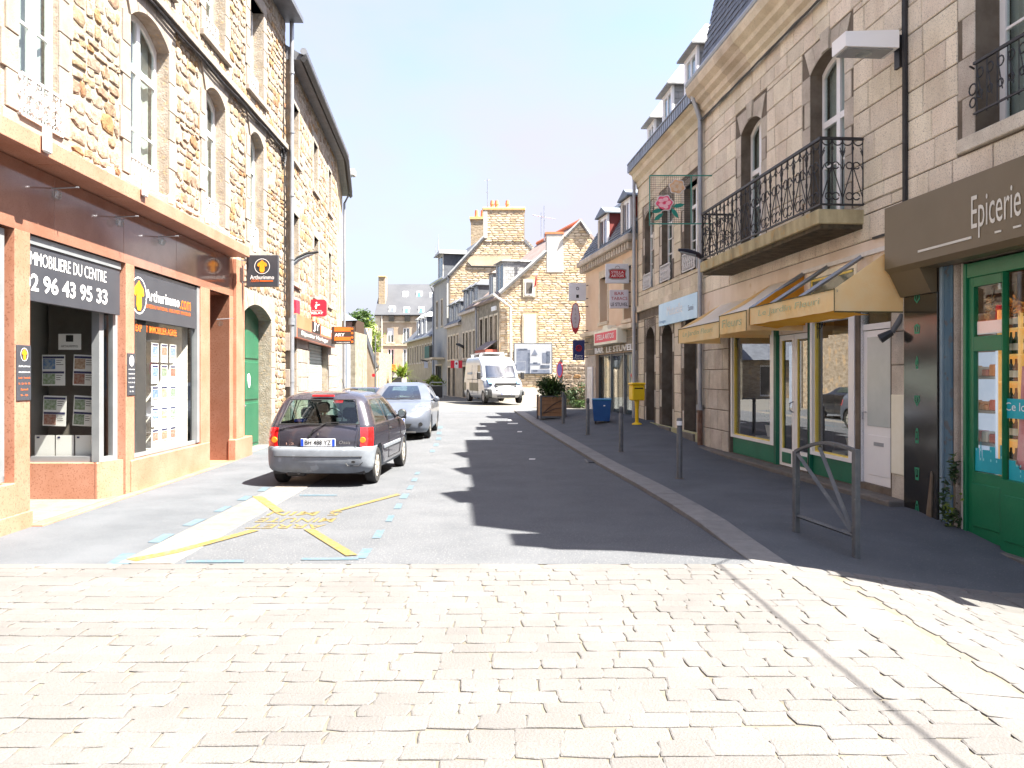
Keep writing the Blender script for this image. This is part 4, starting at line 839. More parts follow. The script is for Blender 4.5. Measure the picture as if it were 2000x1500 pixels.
# cornice (moulded), in pieces
prof = [(0.05, 7.40), (-.03, 7.40), (-.03, 7.50), (-.10, 7.55), (-.12, 7.66), (-.22, 7.72), (-.24, 7.80), (-.36, 7.88), (-.40, 8.0), (-.40, 8.06), (.05, 8.10)]
x = 0.
while x < UD + 4.0:
    L_ = R.uniform(.85, 1.3); L_ = L_ if x + L_ < UD + 3.9 else UD + 4.01 - x
    if x < UD: build('cornice_stone', MB(FD).prismx(prof, x + .003, min(x + L_, UD) - .003), ash2, D)
    x += L_
build('building_mass', MB(FD).box(0, UD, 1.3, 8.5, 0, 8.0).box(0, .01, 0.02, 1.4, 0, 8), render_g, D)
def mansard(par, fr, u0, u1, d0, z0, d1, z1, m, back=8.5, hip0=0., hip1=0., name='roof'):
    mb = MB(fr); mb.add([(u0, d0, z0), (u1, d0, z0), (u1, back, z0), (u0, back, z0), (u0 + hip0, d1, z1), (u1 - hip1, d1, z1), (u1 - hip1, back, z1), (u0 + hip0, back, z1)], [(0, 1, 5, 4), (1, 2, 6, 5), (2, 3, 7, 6), (3, 0, 4, 7), (4, 5, 6, 7)])
    return build(name, mb, m, par)
def slates(par, fr, u0, u1, d0, z0, d1, z1, m, rh=.14, sw=.16, hip0=0, hip1=0, name='slates', off=.012):
    mb = MB(fr); Ls = math.hypot(d1 - d0, z1 - z0); n = int(Ls / rh); nd, nz_ = -(z1 - z0) / Ls, (d1 - d0) / Ls
    for k in range(n):
        t0, t1 = k / n, (k + 1) / n; a = u0 + hip0 * t0; b = u1 - hip1 * t0; p = a + (sw * .5 if k % 2 else 0) - sw * .5
        while p < b:
            q0, q1 = max(a, p + .005), min(b, p + sw - .005)
            if q1 - q0 > .03:
                l0 = off * R.uniform(1.2, 2.1); l1 = off * .3
                def P(u, t, l): return (u, d0 + (d1 - d0) * t + nd * l, z0 + (z1 - z0) * t + nz_ * l)
                mb.add([P(q0, t0, l0), P(q1, t0, l0), P(q1, t1 + .2 / n, l1), P(q0, t1 + .2 / n, l1), P(q0, t0, 0), P(q1, t0, 0)], [(0, 1, 2, 3), (4, 5, 1, 0)])
            p += sw
    return build(name, mb, m, par, stuff=True, fix=False)
mansard(D, FD, 0, UD, -.14, 8.08, .36, 10.45, slate); slates(D, FD, 0, UD, -.15, 8.10, .35, 10.43, slate, rh=.16, sw=.2)
build('gutter', MB(FD).tube([(0, -.36, 8.12), (UD, -.36, 8.12)], .07, 8), zinc, D); build('roof_edge', MB(FD).box(0, UD, .3, .55, 10.4, 10.5), zinc, D)
DG = [glass]
def dormer(par, fr, ua, ub, d0, z0, z1, depth, front, side, roofm, hood=.25, hoodd=.18, pyr=True, win=True, sl=True):
    q = build('dormer', MB(fr).box(ua, ub, d0 + .02, d0 + depth, z0, z1), side, par)
    build('dormer_frame', MB(fr).box(ua - .02, ua + .13, d0 - .03, d0 + .03, z0, z1).box(ub - .13, ub + .02, d0 - .03, d0 + .03, z0, z1).box(ua + .13, ub - .13, d0 - .028, d0 + .03, z1 - .14, z1), front, q)
    if win:
        build('dormer_window', MB(fr).box(ua + .13, ua + .19, d0 - .01, d0 + .03, z0, z1 - .14).box(ub - .19, ub - .13, d0 - .01, d0 + .03, z0, z1 - .14).box((ua + ub) / 2 - .04, (ua + ub) / 2 + .04, d0 - .012, d0 + .03, z0, z1 - .14), pvc, q)
        build('pane', MB(fr).box(ua + .18, ub - .18, d0 + .005, d0 + .012, z0 + .05, z1 - .16), DG[0], q)
    h = MB(fr); h.add([(ua - hoodd, d0 - hoodd - .05, z1), (ub + hoodd, d0 - hoodd - .05, z1), (ub + hoodd, d0 + depth, z1), (ua - hoodd, d0 + depth, z1), (ua - hoodd, d0 - hoodd - .05, z1 + .04), (ub + hoodd, d0 - hoodd - .05, z1 + .04), (ub + hoodd, d0 + depth, z1 + .04), (ua - hoodd, d0 + depth, z1 + .04), ((ua + ub) / 2, d0 + (.35 if pyr else -.1), z1 + hood), ((ua + ub) / 2, d0 + depth, z1 + hood)], [(0, 1, 2, 3), (0, 1, 5, 4), (1, 2, 6, 5), (3, 0, 4, 7), (4, 5, 8), (5, 6, 9, 8), (7, 4, 8, 9)])
    build('dormer_roof', h, roofm, q)
    if sl:
        for uu_, sgn in ((ub + .004, 1), (ua - .004, -1)):
            mb = MB(fr); n = max(4, int((z1 - z0) / .17)); hh = (z1 - z0) / n
            for k in range(n):
                y = d0 + .03 - (.12 if k % 2 else 0)
                while y < d0 + depth: mb.box(min(uu_, uu_ + sgn * .012), max(uu_, uu_ + sgn * .012), max(y, d0 + .03) + .006, min(y + .24, d0 + depth) - .006, z0 + k * hh + .008, z0 + (k + 1) * hh - .006); y += .24
            build('slate_cladding', mb, slate_l, q, stuff=True)
    return q
for Y_ in (15.0, 12.3): dormer(D, FD, yd(Y_ + .42), yd(Y_ - .42), .12, 8.15, 9.95, 1.2, pvc, slate, slate, 1.45, .12)
cb = MB(FD)
for q in range(3): cb.tube([(t_ * .5, -.06 - .02 * q, 7.36 - .025 * q + .012 * math.sin(t_ * 2.7 + q)) for t_ in range(0, 25)], .018, 5)
cb.tube([(UD + .02, -.05, 8.0), (UD + .015, -.05, 5.5), (UD + .02, -.05, 3.7)], .035, 6).tube([(UD - .02, -.06, 7.4), (UD - .01, -.06, 5.7)], .015, 5); build('cable', cb, blkiron, D)
build('downpipe', MB(FD).tube([(.12, -.1, 7.4), (.1, -.10, 3.0), (.1, -.1, .9)], .055, 10).tube([(.12, -.3, 7.95), (.12, -.1, 7.35)], .055, 10).tube([(.1, -.1, .9), (.1, -.1, 1.02)], .085, 10), zinc, D, smooth=True)
build('downpipe_foot', MB(FD).tube([(.1, -.1, .02), (.1, -.1, .92)], .062, 10), mat('rusty_pipe', [(.12, .06, .04), (.2, .13, .1)], 6, .8, .3, 40, 0), D, smooth=True)
build('step', MB(FD).box(yd(17.9), yd(10.08), -.26, .02, -.2, .115, .015), kerbm, D)
# balcony
ub0, ub1, dpt = yd(16.4), yd(11.14), .66
bl = build('balcony_slab', MB(FD).box(ub0, ub1, -dpt, 0.0, 3.72, 3.92, .012), concrete, D)
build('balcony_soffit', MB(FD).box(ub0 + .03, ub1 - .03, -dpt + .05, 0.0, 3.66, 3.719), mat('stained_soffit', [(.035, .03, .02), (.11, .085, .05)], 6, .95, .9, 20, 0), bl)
rl_ = build('balcony_railing', MB(FD).box(ub0, ub1, -dpt + .02, -dpt + .06, 4.86, 4.90).box(ub0, ub1, -dpt + .025, -dpt + .055, 3.97, 3.995).box(ub0, ub0 + .035, -dpt + .06, 0, 4.861, 4.899).box(ub1 - .035, ub1, -dpt + .06, 0, 4.861, 4.899).box(ub0, ub0 + .03, -dpt + .06, 0, 3.97, 3.995).box(ub1 - .03, ub1, -dpt + .06, 0, 3.97, 3.995), blkiron, bl)
def cell(par, fr, x0, x1, d, z0, z1, yaw=False):
    """one ironwork bay: centre bar, raking bars, scrolls"""
    mb = MB(fr); P = (lambda x, z: (x, d, z)) if not yaw else (lambda x, z: (d, x, z)); pl_ = 'yz' if yaw else 'xz'
    t = .009; c = (x0 + x1) / 2; w_ = x1 - x0; h_ = z1 - z0
    for s in (-1, 1):
        mb.tube([P(c, z0 + h_ * .6), P(c + s * w_ * .5, z0 + .08)], .008, 4)
        for zc, r_ in ((z0 + h_ * .6, w_ * .16), (z0 + .11, w_ * .17)):
            k = P(c + s * w_ * .17, zc); mb.ring(k, r_, t, pl_, 0, 330, 9)
        k = P(c + s * w_ * .5, z1 - .03); mb.ring(P(c + s * w_ * .26, z1 - .01), w_ * .24, t, pl_, 180, 360, 8)
        for zc in (z1 - .2, z1 - .24, z0 + h_ * .52): mb.tube([P(c + s * w_ * .5, zc), P(c + s * w_ * .37, zc + .09)], .007, 4)
    mb.tube([P(c, z0 + h_ * .56), P(c, z0 + h_ * .64)], .02, 6).tube([P(c, z1 - .14), P(c, z1 - .1)], .018, 6)
    build('scrollwork', mb, blkiron, par)
nb = 12; wc = (ub1 - ub0 - .04) / nb
for k in range(nb):
    x0 = ub0 + .02 + wc * k; cell(rl_, FD, x0, x0 + wc, -dpt + .04, 3.99, 4.87)
for k in range(nb * 2 + 1):
    x0 = ub0 + .02 + wc * k / 2; t = .016 if k % 2 == 0 else .010
    mb = MB(FD).box(x0 - t / 2, x0 + t / 2, -dpt + .04 - t / 2, -dpt + .04 + t / 2, 3.98, 4.87)
    if k % 2 == 0: mb.tube([(x0, -dpt + .04, 4.3), (x0, -dpt + .04, 4.36)], .018, 6).tube([(x0, -dpt + .04, 4.6), (x0, -dpt + .04, 4.66)], .018, 6)
    build('baluster', mb, blkiron, rl_)
for ue in (ub0 + .02, ub1 - .02):
    for k in range(2): cell(rl_, FD, -dpt + .06 + .29 * k, -dpt + .06 + .29 * (k + 1), ue, 3.99, 4.87, True)
    for k in range(5): build('baluster', MB(FD).box(ue - .007, ue + .007, -dpt + .05 + .145 * k, -dpt + .064 + .145 * k, 3.98, 4.87), blkiron, rl_)
# flower shop front
def bulkhead(u0, u1, v0, v1): return build('bulkhead', MB(FD).box(u0, u1, .05, .12, v0, v1, .008), green_b, D)
def shopwin(u0, u1, v0, v1, greenleft):
    q = build('shop_window', MB(FD).box(u0, u0 + .07, .0, .12, v0, v1).box(u1 - .17, u1, .0, .12, v0, v1).box(u0 + .07, u1 - .17, .001, .12, v1 - .12, v1).box(u0 + .07, u1 - .17, .001, .12, v0, v0 + .05), pvc, D)
    build('glazing_bead', MB(FD).box(u0 + .07, u0 + .095, .05, .1, v0 + .05, v1 - .08).box(u0 + .095, u1 - .17, .05, .1, v0 + .05, v0 + .07), yellow, q)
    build('pane', MB(FD).rect(u0 + .08, u1 - .08, v0 + .04, v1 - .07, .088), flowerglass, q, fix=False)
    arc = MB(FD)
    for s, uc in ((1, u0 + .14), (-1, u1 - .16)): arc.ring((uc, .07, v1 - .16), .05, .006, n=10).ring((uc + s * .12, .07, v1 - .14), .035, .006, n=10).tube([(uc - s * .03, .07, v1 - .1), (uc + s * .2, .07, v1 - .1)], .005, 4).tube([(uc - s * .03, .07, v1 - .1), (uc - s * .03, .07, v1 - .36)], .005, 4)
    build('iron_scroll', arc, blkiron, q); return q
bulkhead(yd(16.5), yd(14.3), .12, .44); shopwin(yd(16.5), yd(14.3), .44, 2.6, True)
bulkhead(yd(12.86), yd(11.45), .12, .43); shopwin(yd(12.86), yd(11.45), .43, 2.6, True)
build('green_post', MB(FD).box(yd(14.31), yd(14.2), .0, .12, .12, 2.62), green_b, D); build('green_post', MB(FD).box(yd(12.95), yd(12.87), .0, .12, .12, 2.62), green_b, D); build('head_trim', MB(FD).box(yd(12.86), yd(11.45), .03, .04, 2.5, 2.56), green_b, D)
for a_, b_ in ((yd(14.19), yd(13.58)), (yd(13.57), yd(12.96))):
    q = build('door_leaf', MB(FD).box(a_, a_ + .09, .06, .11, .13, 2.35).box(b_ - .09, b_, .06, .11, .13, 2.35).box(a_ + .09, b_ - .09, .061, .11, 2.26, 2.35).box(a_ + .09, b_ - .09, .061, .11, .13, .42), white, D)
    build('glazing_bead', MB(FD).box(a_ + .09, a_ + .115, .07, .1, .42, 2.26).box(b_ - .115, b_ - .09, .07, .1, .42, 2.26), yellow, q); build('pane', MB(FD).rect(a_ + .09, b_ - .09, .42, 2.27, .087), flowerglass, q, fix=False); build('kick_panel', MB(FD).box(a_ + .13, b_ - .13, .045, .062, .18, .36, .01), green_b, q)
build('door_handle', MB(FD).tube([(yd(13.62), .06, 1.05), (yd(13.62), .0, 1.08), (yd(13.62), .0, 1.2), (yd(13.62), .06, 1.23)], .012, 6), zinc, D); build('transom_panel', MB(FD).box(yd(14.19), yd(12.96), .05, .1, 2.36, 2.62), render_b, D)
# white house door with transom light
a_, b_ = yd(11.3), yd(10.50)
q = build('house_door', MB(FD).box(a_, b_, .06, .11, .2, 2.27, .004), pvc, D); build('frosted_pane', MB(FD).box(a_ + .12, b_ - .1, .05, .06, .98, 2.18), mat('frosted_glass', [(.40, .44, .43), (.46, .5, .49)], 3, .25, 0, 1, 0), q)
build('door_panel', MB(FD).box(a_ + .14, b_ - .1, .05, .06, .32, .86, .006), pvc, q); build('letter_slot', MB(FD).box((a_ + b_) / 2 - .1, (a_ + b_) / 2 + .14, .042, .05, .72, .77), zinc, q); build('door_handle', MB(FD).tube([(a_ + .07, .06, 1.16), (a_ + .07, .01, 1.16), (a_ + .07, .01, 1.06)], .012, 6), zinc, q)
build('transom_window', MB(FD).box(a_, b_, .05, .1, 2.28, 2.36).box(a_, b_, .05, .1, 2.56, 2.62).box(a_ - .12, a_, .02, .1, .12, 2.62), pvc, D); build('pane', MB(FD).box(a_, b_, .07, .076, 2.36, 2.56), glass, D); build('letter_box', MB(FD).box(yd(10.42), yd(10.13), -.04, -.0, .42, 1.42, .006), cream, D)
# interior of the shop
mb = MB(FD); u0, u1 = yd(16.6), yd(10.4); mb.add([(u0, .14, .1), (u1, .14, .1), (u1, 1.25, .1), (u0, 1.25, .1), (u0, .14, 2.7), (u1, .14, 2.7), (u1, 1.25, 2.7), (u0, 1.25, 2.7)], [(0, 1, 2, 3), (4, 5, 6, 7), (3, 2, 6, 7), (0, 3, 7, 4), (1, 2, 6, 5)]); build('shop_room', mb, roomg, D, fix=False)
def leafy(par, name, c, rad, n, size, m, seed, shell=.55, blade=1.6, stuff=True, squash=1., fr=I):
    r = random.Random(seed); mb = MB(fr); cl = [(Vector((r.gauss(0, 1), r.gauss(0, 1), r.gauss(0, 1))).normalized() * r.uniform(shell, .9)) for _ in range(max(6, n // 34))]
    for k in range(n):
        q = r.choice(cl); p = q + Vector((r.gauss(0, .17), r.gauss(0, .17), r.gauss(0, .17))); p = Vector((p.x * rad[0], p.y * rad[1], p.z * rad[2])) + Vector(c)
        a = Vector((r.gauss(0, 1), r.gauss(0, 1), r.gauss(0, .7))).normalized() * size * r.uniform(.6, 1.3); b = a.cross(Vector((r.gauss(0, 1), r.gauss(0, 1), r.gauss(0, 1)))).normalized() * size * .45 * r.uniform(.7, 1.2)
        mb.add([p - a, p + b * .9 - a * .1, p + a * blade, p - b - a * .1], [(0, 1, 2, 3)])
    return build(name, mb, m, par, fix=False)
for k, (Y_, h_) in enumerate(((15.6, .5), (15.0, .7), (12.4, .45), (11.9, .75))):
    o_ = FD.w(yd(Y_), .5, .5); q = thing('potted_plant', ['left small', 'taller', 'small right', 'tall right'][k] + ' leafy plant in a white pot inside the flower shop %s window' % ('left' if k < 2 else 'right'), 'plant', o_)
    build('pot', MB(Matrix.Translation(o_)).lathe([(.09, 0), (.13, .2), (.14, .22)], (0, 0, 0)), white, q); leafy(q, 'foliage', o_ + Vector((0, 0, .2 + h_ * .5)), (.22, .22, h_ * .5), 160, .06, leaf, 60 + k); build('display_shelf', MB(Matrix.Translation(o_)).box(-.25, .25, -.25, .25, -.38, -.0), render_w, q)
# transom light above the near shop window
q = build('transom_light', MB(FD).box(yd(12.86), yd(12.78), -.03, .0, 2.66, 3.24).box(yd(11.4), yd(11.32), -.03, .0, 2.66, 3.24).box(yd(12.78), yd(11.4), -.03, .0, 3.16, 3.24).box(yd(12.78), yd(11.4), -.03, .0, 2.66, 2.72), cream, D)
build('pane', MB(FD).rect(yd(12.78), yd(11.4), 2.72, 3.16, -.024), mat('dim_green_glass', [(.10, .12, .09), (.20, .22, .17)], 3, .15, 0, 1, 0), q, fix=False); build('glazing_bead', MB(FD).box(yd(12.74), yd(11.44), -.034, -.026, 3.11, 3.14).box(yd(12.74), yd(12.7), -.034, -.026, 2.74, 3.11), yellow, q)
# awnings
def awning(lab, Ya, Yb, dd, zt, zv, zb, fab, txt, txtcol, cov=True, sidec=None):
    u0, u1 = yd(Ya), yd(Yb); q = thing('shop_awning', lab, 'awning', FD); h = (u1 - u0)
    vb = MB(FD); n = 14
    for k in range(n):
        xa_, xb_ = u0 + h * k / n, u0 + h * (k + 1) / n; da, db = .012 * math.sin(k * 1.9), .012 * math.sin((k + 1) * 1.9); vb.quad((xa_, -dd, zv), (xb_, -dd, zv), (xb_, -dd + db, zb + db * .4), (xa_, -dd + da, zb + da * .4))
    build('valance', vb, fab, q, fix=False)
    build('edging', MB(FD).box(u0, u1, -dd - .008, -dd + .004, zv - .008, zv + .008).box(u0, u0 + .012, -dd - .006, -dd + .004, zb, zv).box(u1 - .012, u1, -dd - .006, -dd + .004, zb, zv), awned, q)
    if cov:
        m = MB(FD); n = 10
        for k in range(n):
            for j in range(6):
                def pt(a, t): return (u0 + h * a, -dd * (1 - t), zv + (zt - zv) * t - .05 * math.sin(t * math.pi) - .015 * math.sin(a * 9 + t * 3) * math.sin(t * math.pi))
                m.quad(pt(k / n, j / 6), pt((k + 1) / n, j / 6), pt((k + 1) / n, (j + 1) / 6), pt(k / n, (j + 1) / 6))
        build('canopy', m, fab if sidec is None else sidec, q, smooth=True, fix=False)
    text('lettering', txt, q, FD, (u0 + u1) / 2, -dd - .012, (zv + zb) / 2 + .01, h * .72, (zv - zb) * .42, txtcol, shear=.25)
    return q, u0, u1
gold = mat('faded_green_lettering', (.50, .56, .34), 2, .8, var=0)
a1, u0, u1 = awning('far pale orange shop awning beside the grey downpipe, stretched over its frame', 17.1, 14.5, .9, 3.15, 2.62, 2.33, awn, "Le Jardin Fleuri", gold, sidec=awn2)
build('side_panel', MB(FD).prismx([(0, 3.15), (-.9, 2.62), (-.9, 2.33), (0, 2.33)], u1 - .01, u1), awn, a1); build('side_panel', MB(FD).prismx([(0, 3.15), (-.9, 2.62), (-.9, 2.33), (0, 2.33)], u0, u0 + .01), awn, a1)
a2, u0, u1 = awning('short bleached middle awning lettered Fleurs over the flower shop', 14.42, 13.1, .93, 3.27, 2.70, 2.38, awn, "Fleurs", gold, sidec=awn2)
build('side_panel', MB(FD).prismx([(0, 3.27), (-.93, 2.70), (-.93, 2.38), (0, 2.38)], u1 - .01, u1), awn, a2); build('side_panel', MB(FD).prismx([(0, 3.27), (-.93, 2.7), (-.93, 2.38), (0, 2.38)], u0, u0 + .01), awn, a2)
a3, u0, u1 = awning('near long awning with bare struts and a large pale orange side panel', 13.05, 10.17, .90, 3.33, 2.73, 2.46, awn, "Le Jardin Fleuri", gold, cov=False)
build('side_panel', MB(FD).prismx([(0, 3.35), (-.9, 2.73), (-.9, 2.46), (0, 2.44)], u1 - .012, u1), awn, a3); build('side_edging', MB(FD).box(u1 - .016, u1 + .004, -.9, 0, 2.44, 2.455).box(u1 - .016, u1 + .004, -.02, 0, 2.44, 3.35), awned, a3)
build('inner_panel', MB(FD).prismx([(0, 3.33), (-.9, 2.7), (-.9, 2.46), (0, 2.46)], u0 + .02, u0 + .03), awn3, a3)
build('wall_rail', MB(FD).box(u0, u1 - .02, -.06, -.022, 3.27, 3.33), lace, a3); build('front_rail', MB(FD).box(u0, u1, -.89, -.86, 2.69, 2.72), alu, a3)
for Y_ in (13.0, 12.15, 11.15): build('strut', MB(FD).tube([(yd(Y_), -.04, 3.28), (yd(Y_ + .1), -.87, 2.72)], .032, 4), alu, a3)
fl = MB(FD)
for k in range(8):
    xa_, xb_ = u0 + (u1 - u0) * k / 8, u0 + (u1 - u0) * (k + 1) / 8; fl.quad((xa_, -.88, 2.47), (xb_, -.88, 2.47), (xb_, -.45, 2.43 - .02 * (k % 2)), (xa_, -.45, 2.43 - .02 * ((k + 1) % 2)))
build('loose_flap', fl, awn3, a3, fix=False)
# floodlight and hooks on the wall
q = thing('spot_lamp', 'small dark spot lamp under the near awning corner beside the black panel', 'lamp', FD); o1 = FD.w(yd(10.25), -.05, 2.4)
build('body', MB(FD).tube([(yd(10.3), -.25, 2.12), (yd(10.25), -.12, 2.2)], [.06, .04], 8), blkiron, q); build('arm', MB(FD).tube([(yd(10.25), -.12, 2.2), (yd(10.2), -.01, 2.42)], .035, 8), greyp, q)
q = thing('wall_bracket', 'dark iron L bracket on the wall above the near awning corner', 'bracket', FD); build('arm', MB(FD).box(yd(10.85), yd(10.3), -.06, -.03, 3.46, 3.49).box(yd(10.32), yd(10.28), -.06, -.03, 3.26, 3.46), blkiron, q)
# box street light on the corner cable
u_ = yd(10.25); q = thing('street_light', 'pale square box street light fixed to the ashlar wall at upper right', 'street light', FD)
build('housing', MB(FD).add([(u_ - .16, -.82, 5.68), (u_ + .20, -.82, 5.68), (u_ + .20, -.14, 5.68), (u_ - .16, -.14, 5.68), (u_ - .16, -.82, 5.86), (u_ + .20, -.82, 5.86), (u_ + .20, -.14, 5.90), (u_ - .16, -.14, 5.90)], [(0, 1, 2, 3), (4, 5, 6, 7), (0, 1, 5, 4), (1, 2, 6, 5), (2, 3, 7, 6), (3, 0, 4, 7)]), white, q)
build('lens', MB(FD).lathe([(.11, 0), (.1, -.03), (.05, -.05)], (u_ + .02, -.5, 5.68), 'z', 16), glass, q, smooth=True); build('reflector', MB(FD).box(u_ - .13, u_ + .17, -.78, -.2, 5.665, 5.679), alu, q); build('arm', MB(FD).box(u_ - .04, u_ + .04, -.15, .0, 5.72, 5.8).box(u_ - .06, u_ + .06, -.06, 0, 5.5, 5.9), blkiron, q)
# hanging flower sign, faces the camera
YF = 17.6; OX = 5.64 - .075 * YF; FS2 = Fr(OX, YF, 1, 0); q = thing('flower_sign', 'green wire grid sign with a pink rose and an ochre rose hanging over the street', 'sign', FS2)
def X2(px): return P3(px, 0, YF)[0] - OX
def Z2(py): return P3(0, py, YF)[2]
xa, xb, za, zb = X2(1269), X2(1350), Z2(437), Z2(343)
grn = mat('teal_metal', [(.04, .20, .16), (.06, .26, .21)], 4, .5, var=0)
build('frame', MB(FS2).tube([(xa, 0, za - .04), (xa, 0, zb)], .014, 6).tube([(xb, 0, za), (xb, 0, zb)], .014, 6).box(xa, 0, -.012, .012, zb - .012, zb + .012).box(xa, 0, -.012, .012, za - .012, za + .012), grn, q)
gm = MB(FS2); n = 20
for k in range(1, n): gm.box(xa + (xb - xa) * k / n - .0025, xa + (xb - xa) * k / n + .0025, -.003, .003, za, zb)
for k in range(1, 22): z = za + (zb - za) * k / 22; gm.box(xa, xb, -.003, .003, z - .0025, z + .0025)
build('wire_mesh', gm, blkiron, q)
def blob(cx, cz, rx, rz, m, name, seed, lobes=6, y=-.02):
    r = random.Random(seed); po = []
    for k in range(36): t = 2 * math.pi * k / 36; s = 1 + .10 * math.sin(t * lobes + seed); po.append((cx + rx * s * math.cos(t), cz + rz * s * math.sin(t)))
    build(name, MB(FS2).prism(po, y, y + .012), m, q)
pink = mat('pink_enamel', [(.66, .04, .12), (.75, .12, .22)], 9, .4, var=0); pinkl = mat('pale_pink_enamel', [(.80, .35, .42), (.82, .5, .55)], 9, .4, var=0); och = mat('ochre_enamel', [(.58, .33, .17), (.66, .45, .28)], 9, .4, var=0); tealm = mat('teal_leaf_enamel', (.01, .20, .15), 2, .4, var=0)
cx, cz = X2(1297), Z2(397)
blob(cx, cz, .19, .175, lace, 'flower_outline', 1); blob(cx, cz, .165, .15, pink, 'flower', 1, y=-.03)
for k in range(5): blob(cx + .085 * math.cos(k * 1.26), cz + .08 * math.sin(k * 1.26), .055, .045, pinkl, 'petal', k, 2, -.04)
cx, cz = X2(1322), Z2(365); blob(cx, cz, .17, .16, lace, 'flower_outline', 3); blob(cx, cz, .15, .14, och, 'flower', 3, y=-.03)
for k in range(5): blob(cx + .08 * math.cos(k * 1.26 + .5), cz + .07 * math.sin(k * 1.26 + .5), .045, .04, mat('pale_ochre_enamel', (.72, .56, .40), 2, .4, var=0) if k == 0 else bpy.data.materials['pale_ochre_enamel'], 'petal', k, 2, -.04)
for px, py, a_ in ((1286, 424, 40), (1284, 412, 15), (1318, 417, -55), (1325, 402, 10)):
    cx, cz = X2(px), Z2(py); ca, sa = math.cos(math.radians(a_)), math.sin(math.radians(a_)); po = [(cx + ca * x * 1 - sa * y, cz + sa * x + ca * y) for x, y in ((-.13, 0), (-.05, .045), (.05, .04), (.13, 0), (.05, -.04), (-.05, -.045))]; build('leaf_plate', MB(FS2).prism(po, -.03, -.018), tealm, q)
# curved black lamp near the balcony end
q = thing('wall_lamp', 'curved black arm lamp under the far end of the balcony', 'lamp', FD); YA = 16.7
build('arm', MB(I).tube([P3(1325, 488, YA - .3), P3(1345, 491, YA - .25), P3(1362, 497, YA - .15), P3(1378, 508, YA)], [.03, .055, .055, .04], 8), mat('navy_black_paint', (.02, .022, .04), 2, .4, var=0), q, smooth=True)
build('lens', MB(I).tube([P3(1328, 491, YA - .3), P3(1345, 494.5, YA - .25), P3(1358, 499, YA - .2)], [.02, .04, .03], 8), zinc, q, smooth=True)
# ---------------------------------------------------------------- grocery building (nearest right)
FP = rwf(10.1); PB = thing('ashlar_building', 'ashlar stone building over the taupe grocery shopfront at right edge', 'building', FP)
def yp(Y): return (10.1 - Y) * K
UP = 3.87
op_ = [(yp(8.80), yp(7.3), 4.25, 6.9, 0)]
wall(PB, FP, 0, UP, 2.9, 8.0, 0.0, .4, op_, joint); wall(PB, FP, 0, UP, -.4, 2.9, 0.0, .10, [(yp(9.05), yp(6.3), -.15, 2.9, 0)], joint)
exp_ = [surround(PB, FP, op_[0], granite_w, wd=.22, proud=.012, back=.34, rh=.46, bigsill=.16)]
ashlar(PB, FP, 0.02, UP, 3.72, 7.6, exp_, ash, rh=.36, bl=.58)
window(PB, FP, op_[0], .27, pvc, glass, cols=2, bars=(5.35,), curtain=lacecurtain, dark=dark, fw=.09)
g_ = MB(FP); g_.box(yp(8.7), yp(7.3), -.10, -.07, 4.95, 4.98).box(yp(8.7), yp(7.3), -.1, -.08, 4.42, 4.44)
for k in range(9):
    x = yp(8.65) + .16 * k; g_.tube([(x, -.085, 4.4), (x, -.085, 4.96)], .008, 4).ring((x + .05, -.085, 4.84), .05, .009, n=10).ring((x + .05, -.085, 4.62), .04, .009, n=10).tube([(x, -.085, 4.9), (x + .08, -.085, 4.55)], .007, 4)
g_.tube([(yp(8.82), -.0, 4.96), (yp(8.76), -.09, 4.96)], .012, 5).ring((yp(8.72), -.085, 4.7), .06, .01).ring((yp(8.72), -.085, 4.56), .05, .01); build('window_guard', g_, blkiron, PB)
x = 0.
while x < UP:
    L_ = min(R.uniform(.85, 1.2), UP - x); build('cornice_stone', MB(FP).prismx(prof, x + .003, x + L_ - .003), ash2, PB); x += L_
build('building_mass', MB(FP).box(0.01, UP - .01, 1.35, 8.5, -.3, 8.0).box(UP - .02, UP, .02, 1.4, -.3, 8.0), render_g, PB)
mansard(PB, FP, 0, yp(6.85), -.14, 8.08, .22, 10.5, slate, hip1=.1); build('roof_flat', MB(FP).box(yp(6.84), UP, -.3, 8.5, 8.06, 8.85), zinc, PB); dormer(PB, FP, yp(9.65), yp(8.8), .05, 8.15, 10.1, 1.2, pvc, slate, slate, 1.5, .12)
# sign board and black panel
sg = thing('shop_sign', 'large taupe fascia sign with off-white Epicerie lettering over the green shopfront', 'sign', FP)
build('board', MB(FP).prismx([(-.03, 3.71), (-.30, 3.71), (-.30, 3.66), (-.30, 2.96), (-.24, 2.90), (-.03, 2.90)], .0, UP), taupe, sg)
FPs = FP; ua_, za_ = FP.p(1897, 0, -.305)[0], 0
u_l, u_r = FP.p(1897, 400, -.305)[0], FP.p(1994, 400, -.305)[0]
lt_ = text('lettering', "Epicerie", sg, FP, (u_l + u_r) / 2, -.306, 3.27, (u_r - u_l), .44, offw)
ux = FP.p(1793, 490, -.305)[0]; build('underline', MB(FP).box(ux, u_l, -.309, -.301, 3.06, 3.085).box(u_l + (u_r - u_l) * .50, u_l + (u_r - u_l) * .62, -.309, -.301, 3.05, 3.07).box(u_l + (u_r - u_l) * .86, u_r, -.309, -.301, 3.05, 3.07), offw, sg)
text('lettering', "Vin", sg, FP, u_r + .75, -.306, 3.27, .5, .4, iconm)
build('side_cheek', MB(FP).prismx([(-.03, 2.90), (-.24, 2.90), (-.10, 2.62), (-.03, 2.62)], .0, yp(9.45)), taupe, sg)
bp_ = thing('icon_board', 'tall glossy black shop panel with a column of small green food icons', 'panel', FP)
build('panel', MB(FP).box(.01, yp(9.40), -.06, -.022, -.10, 2.62, .003), blkpanel, bp_)
ui = .30
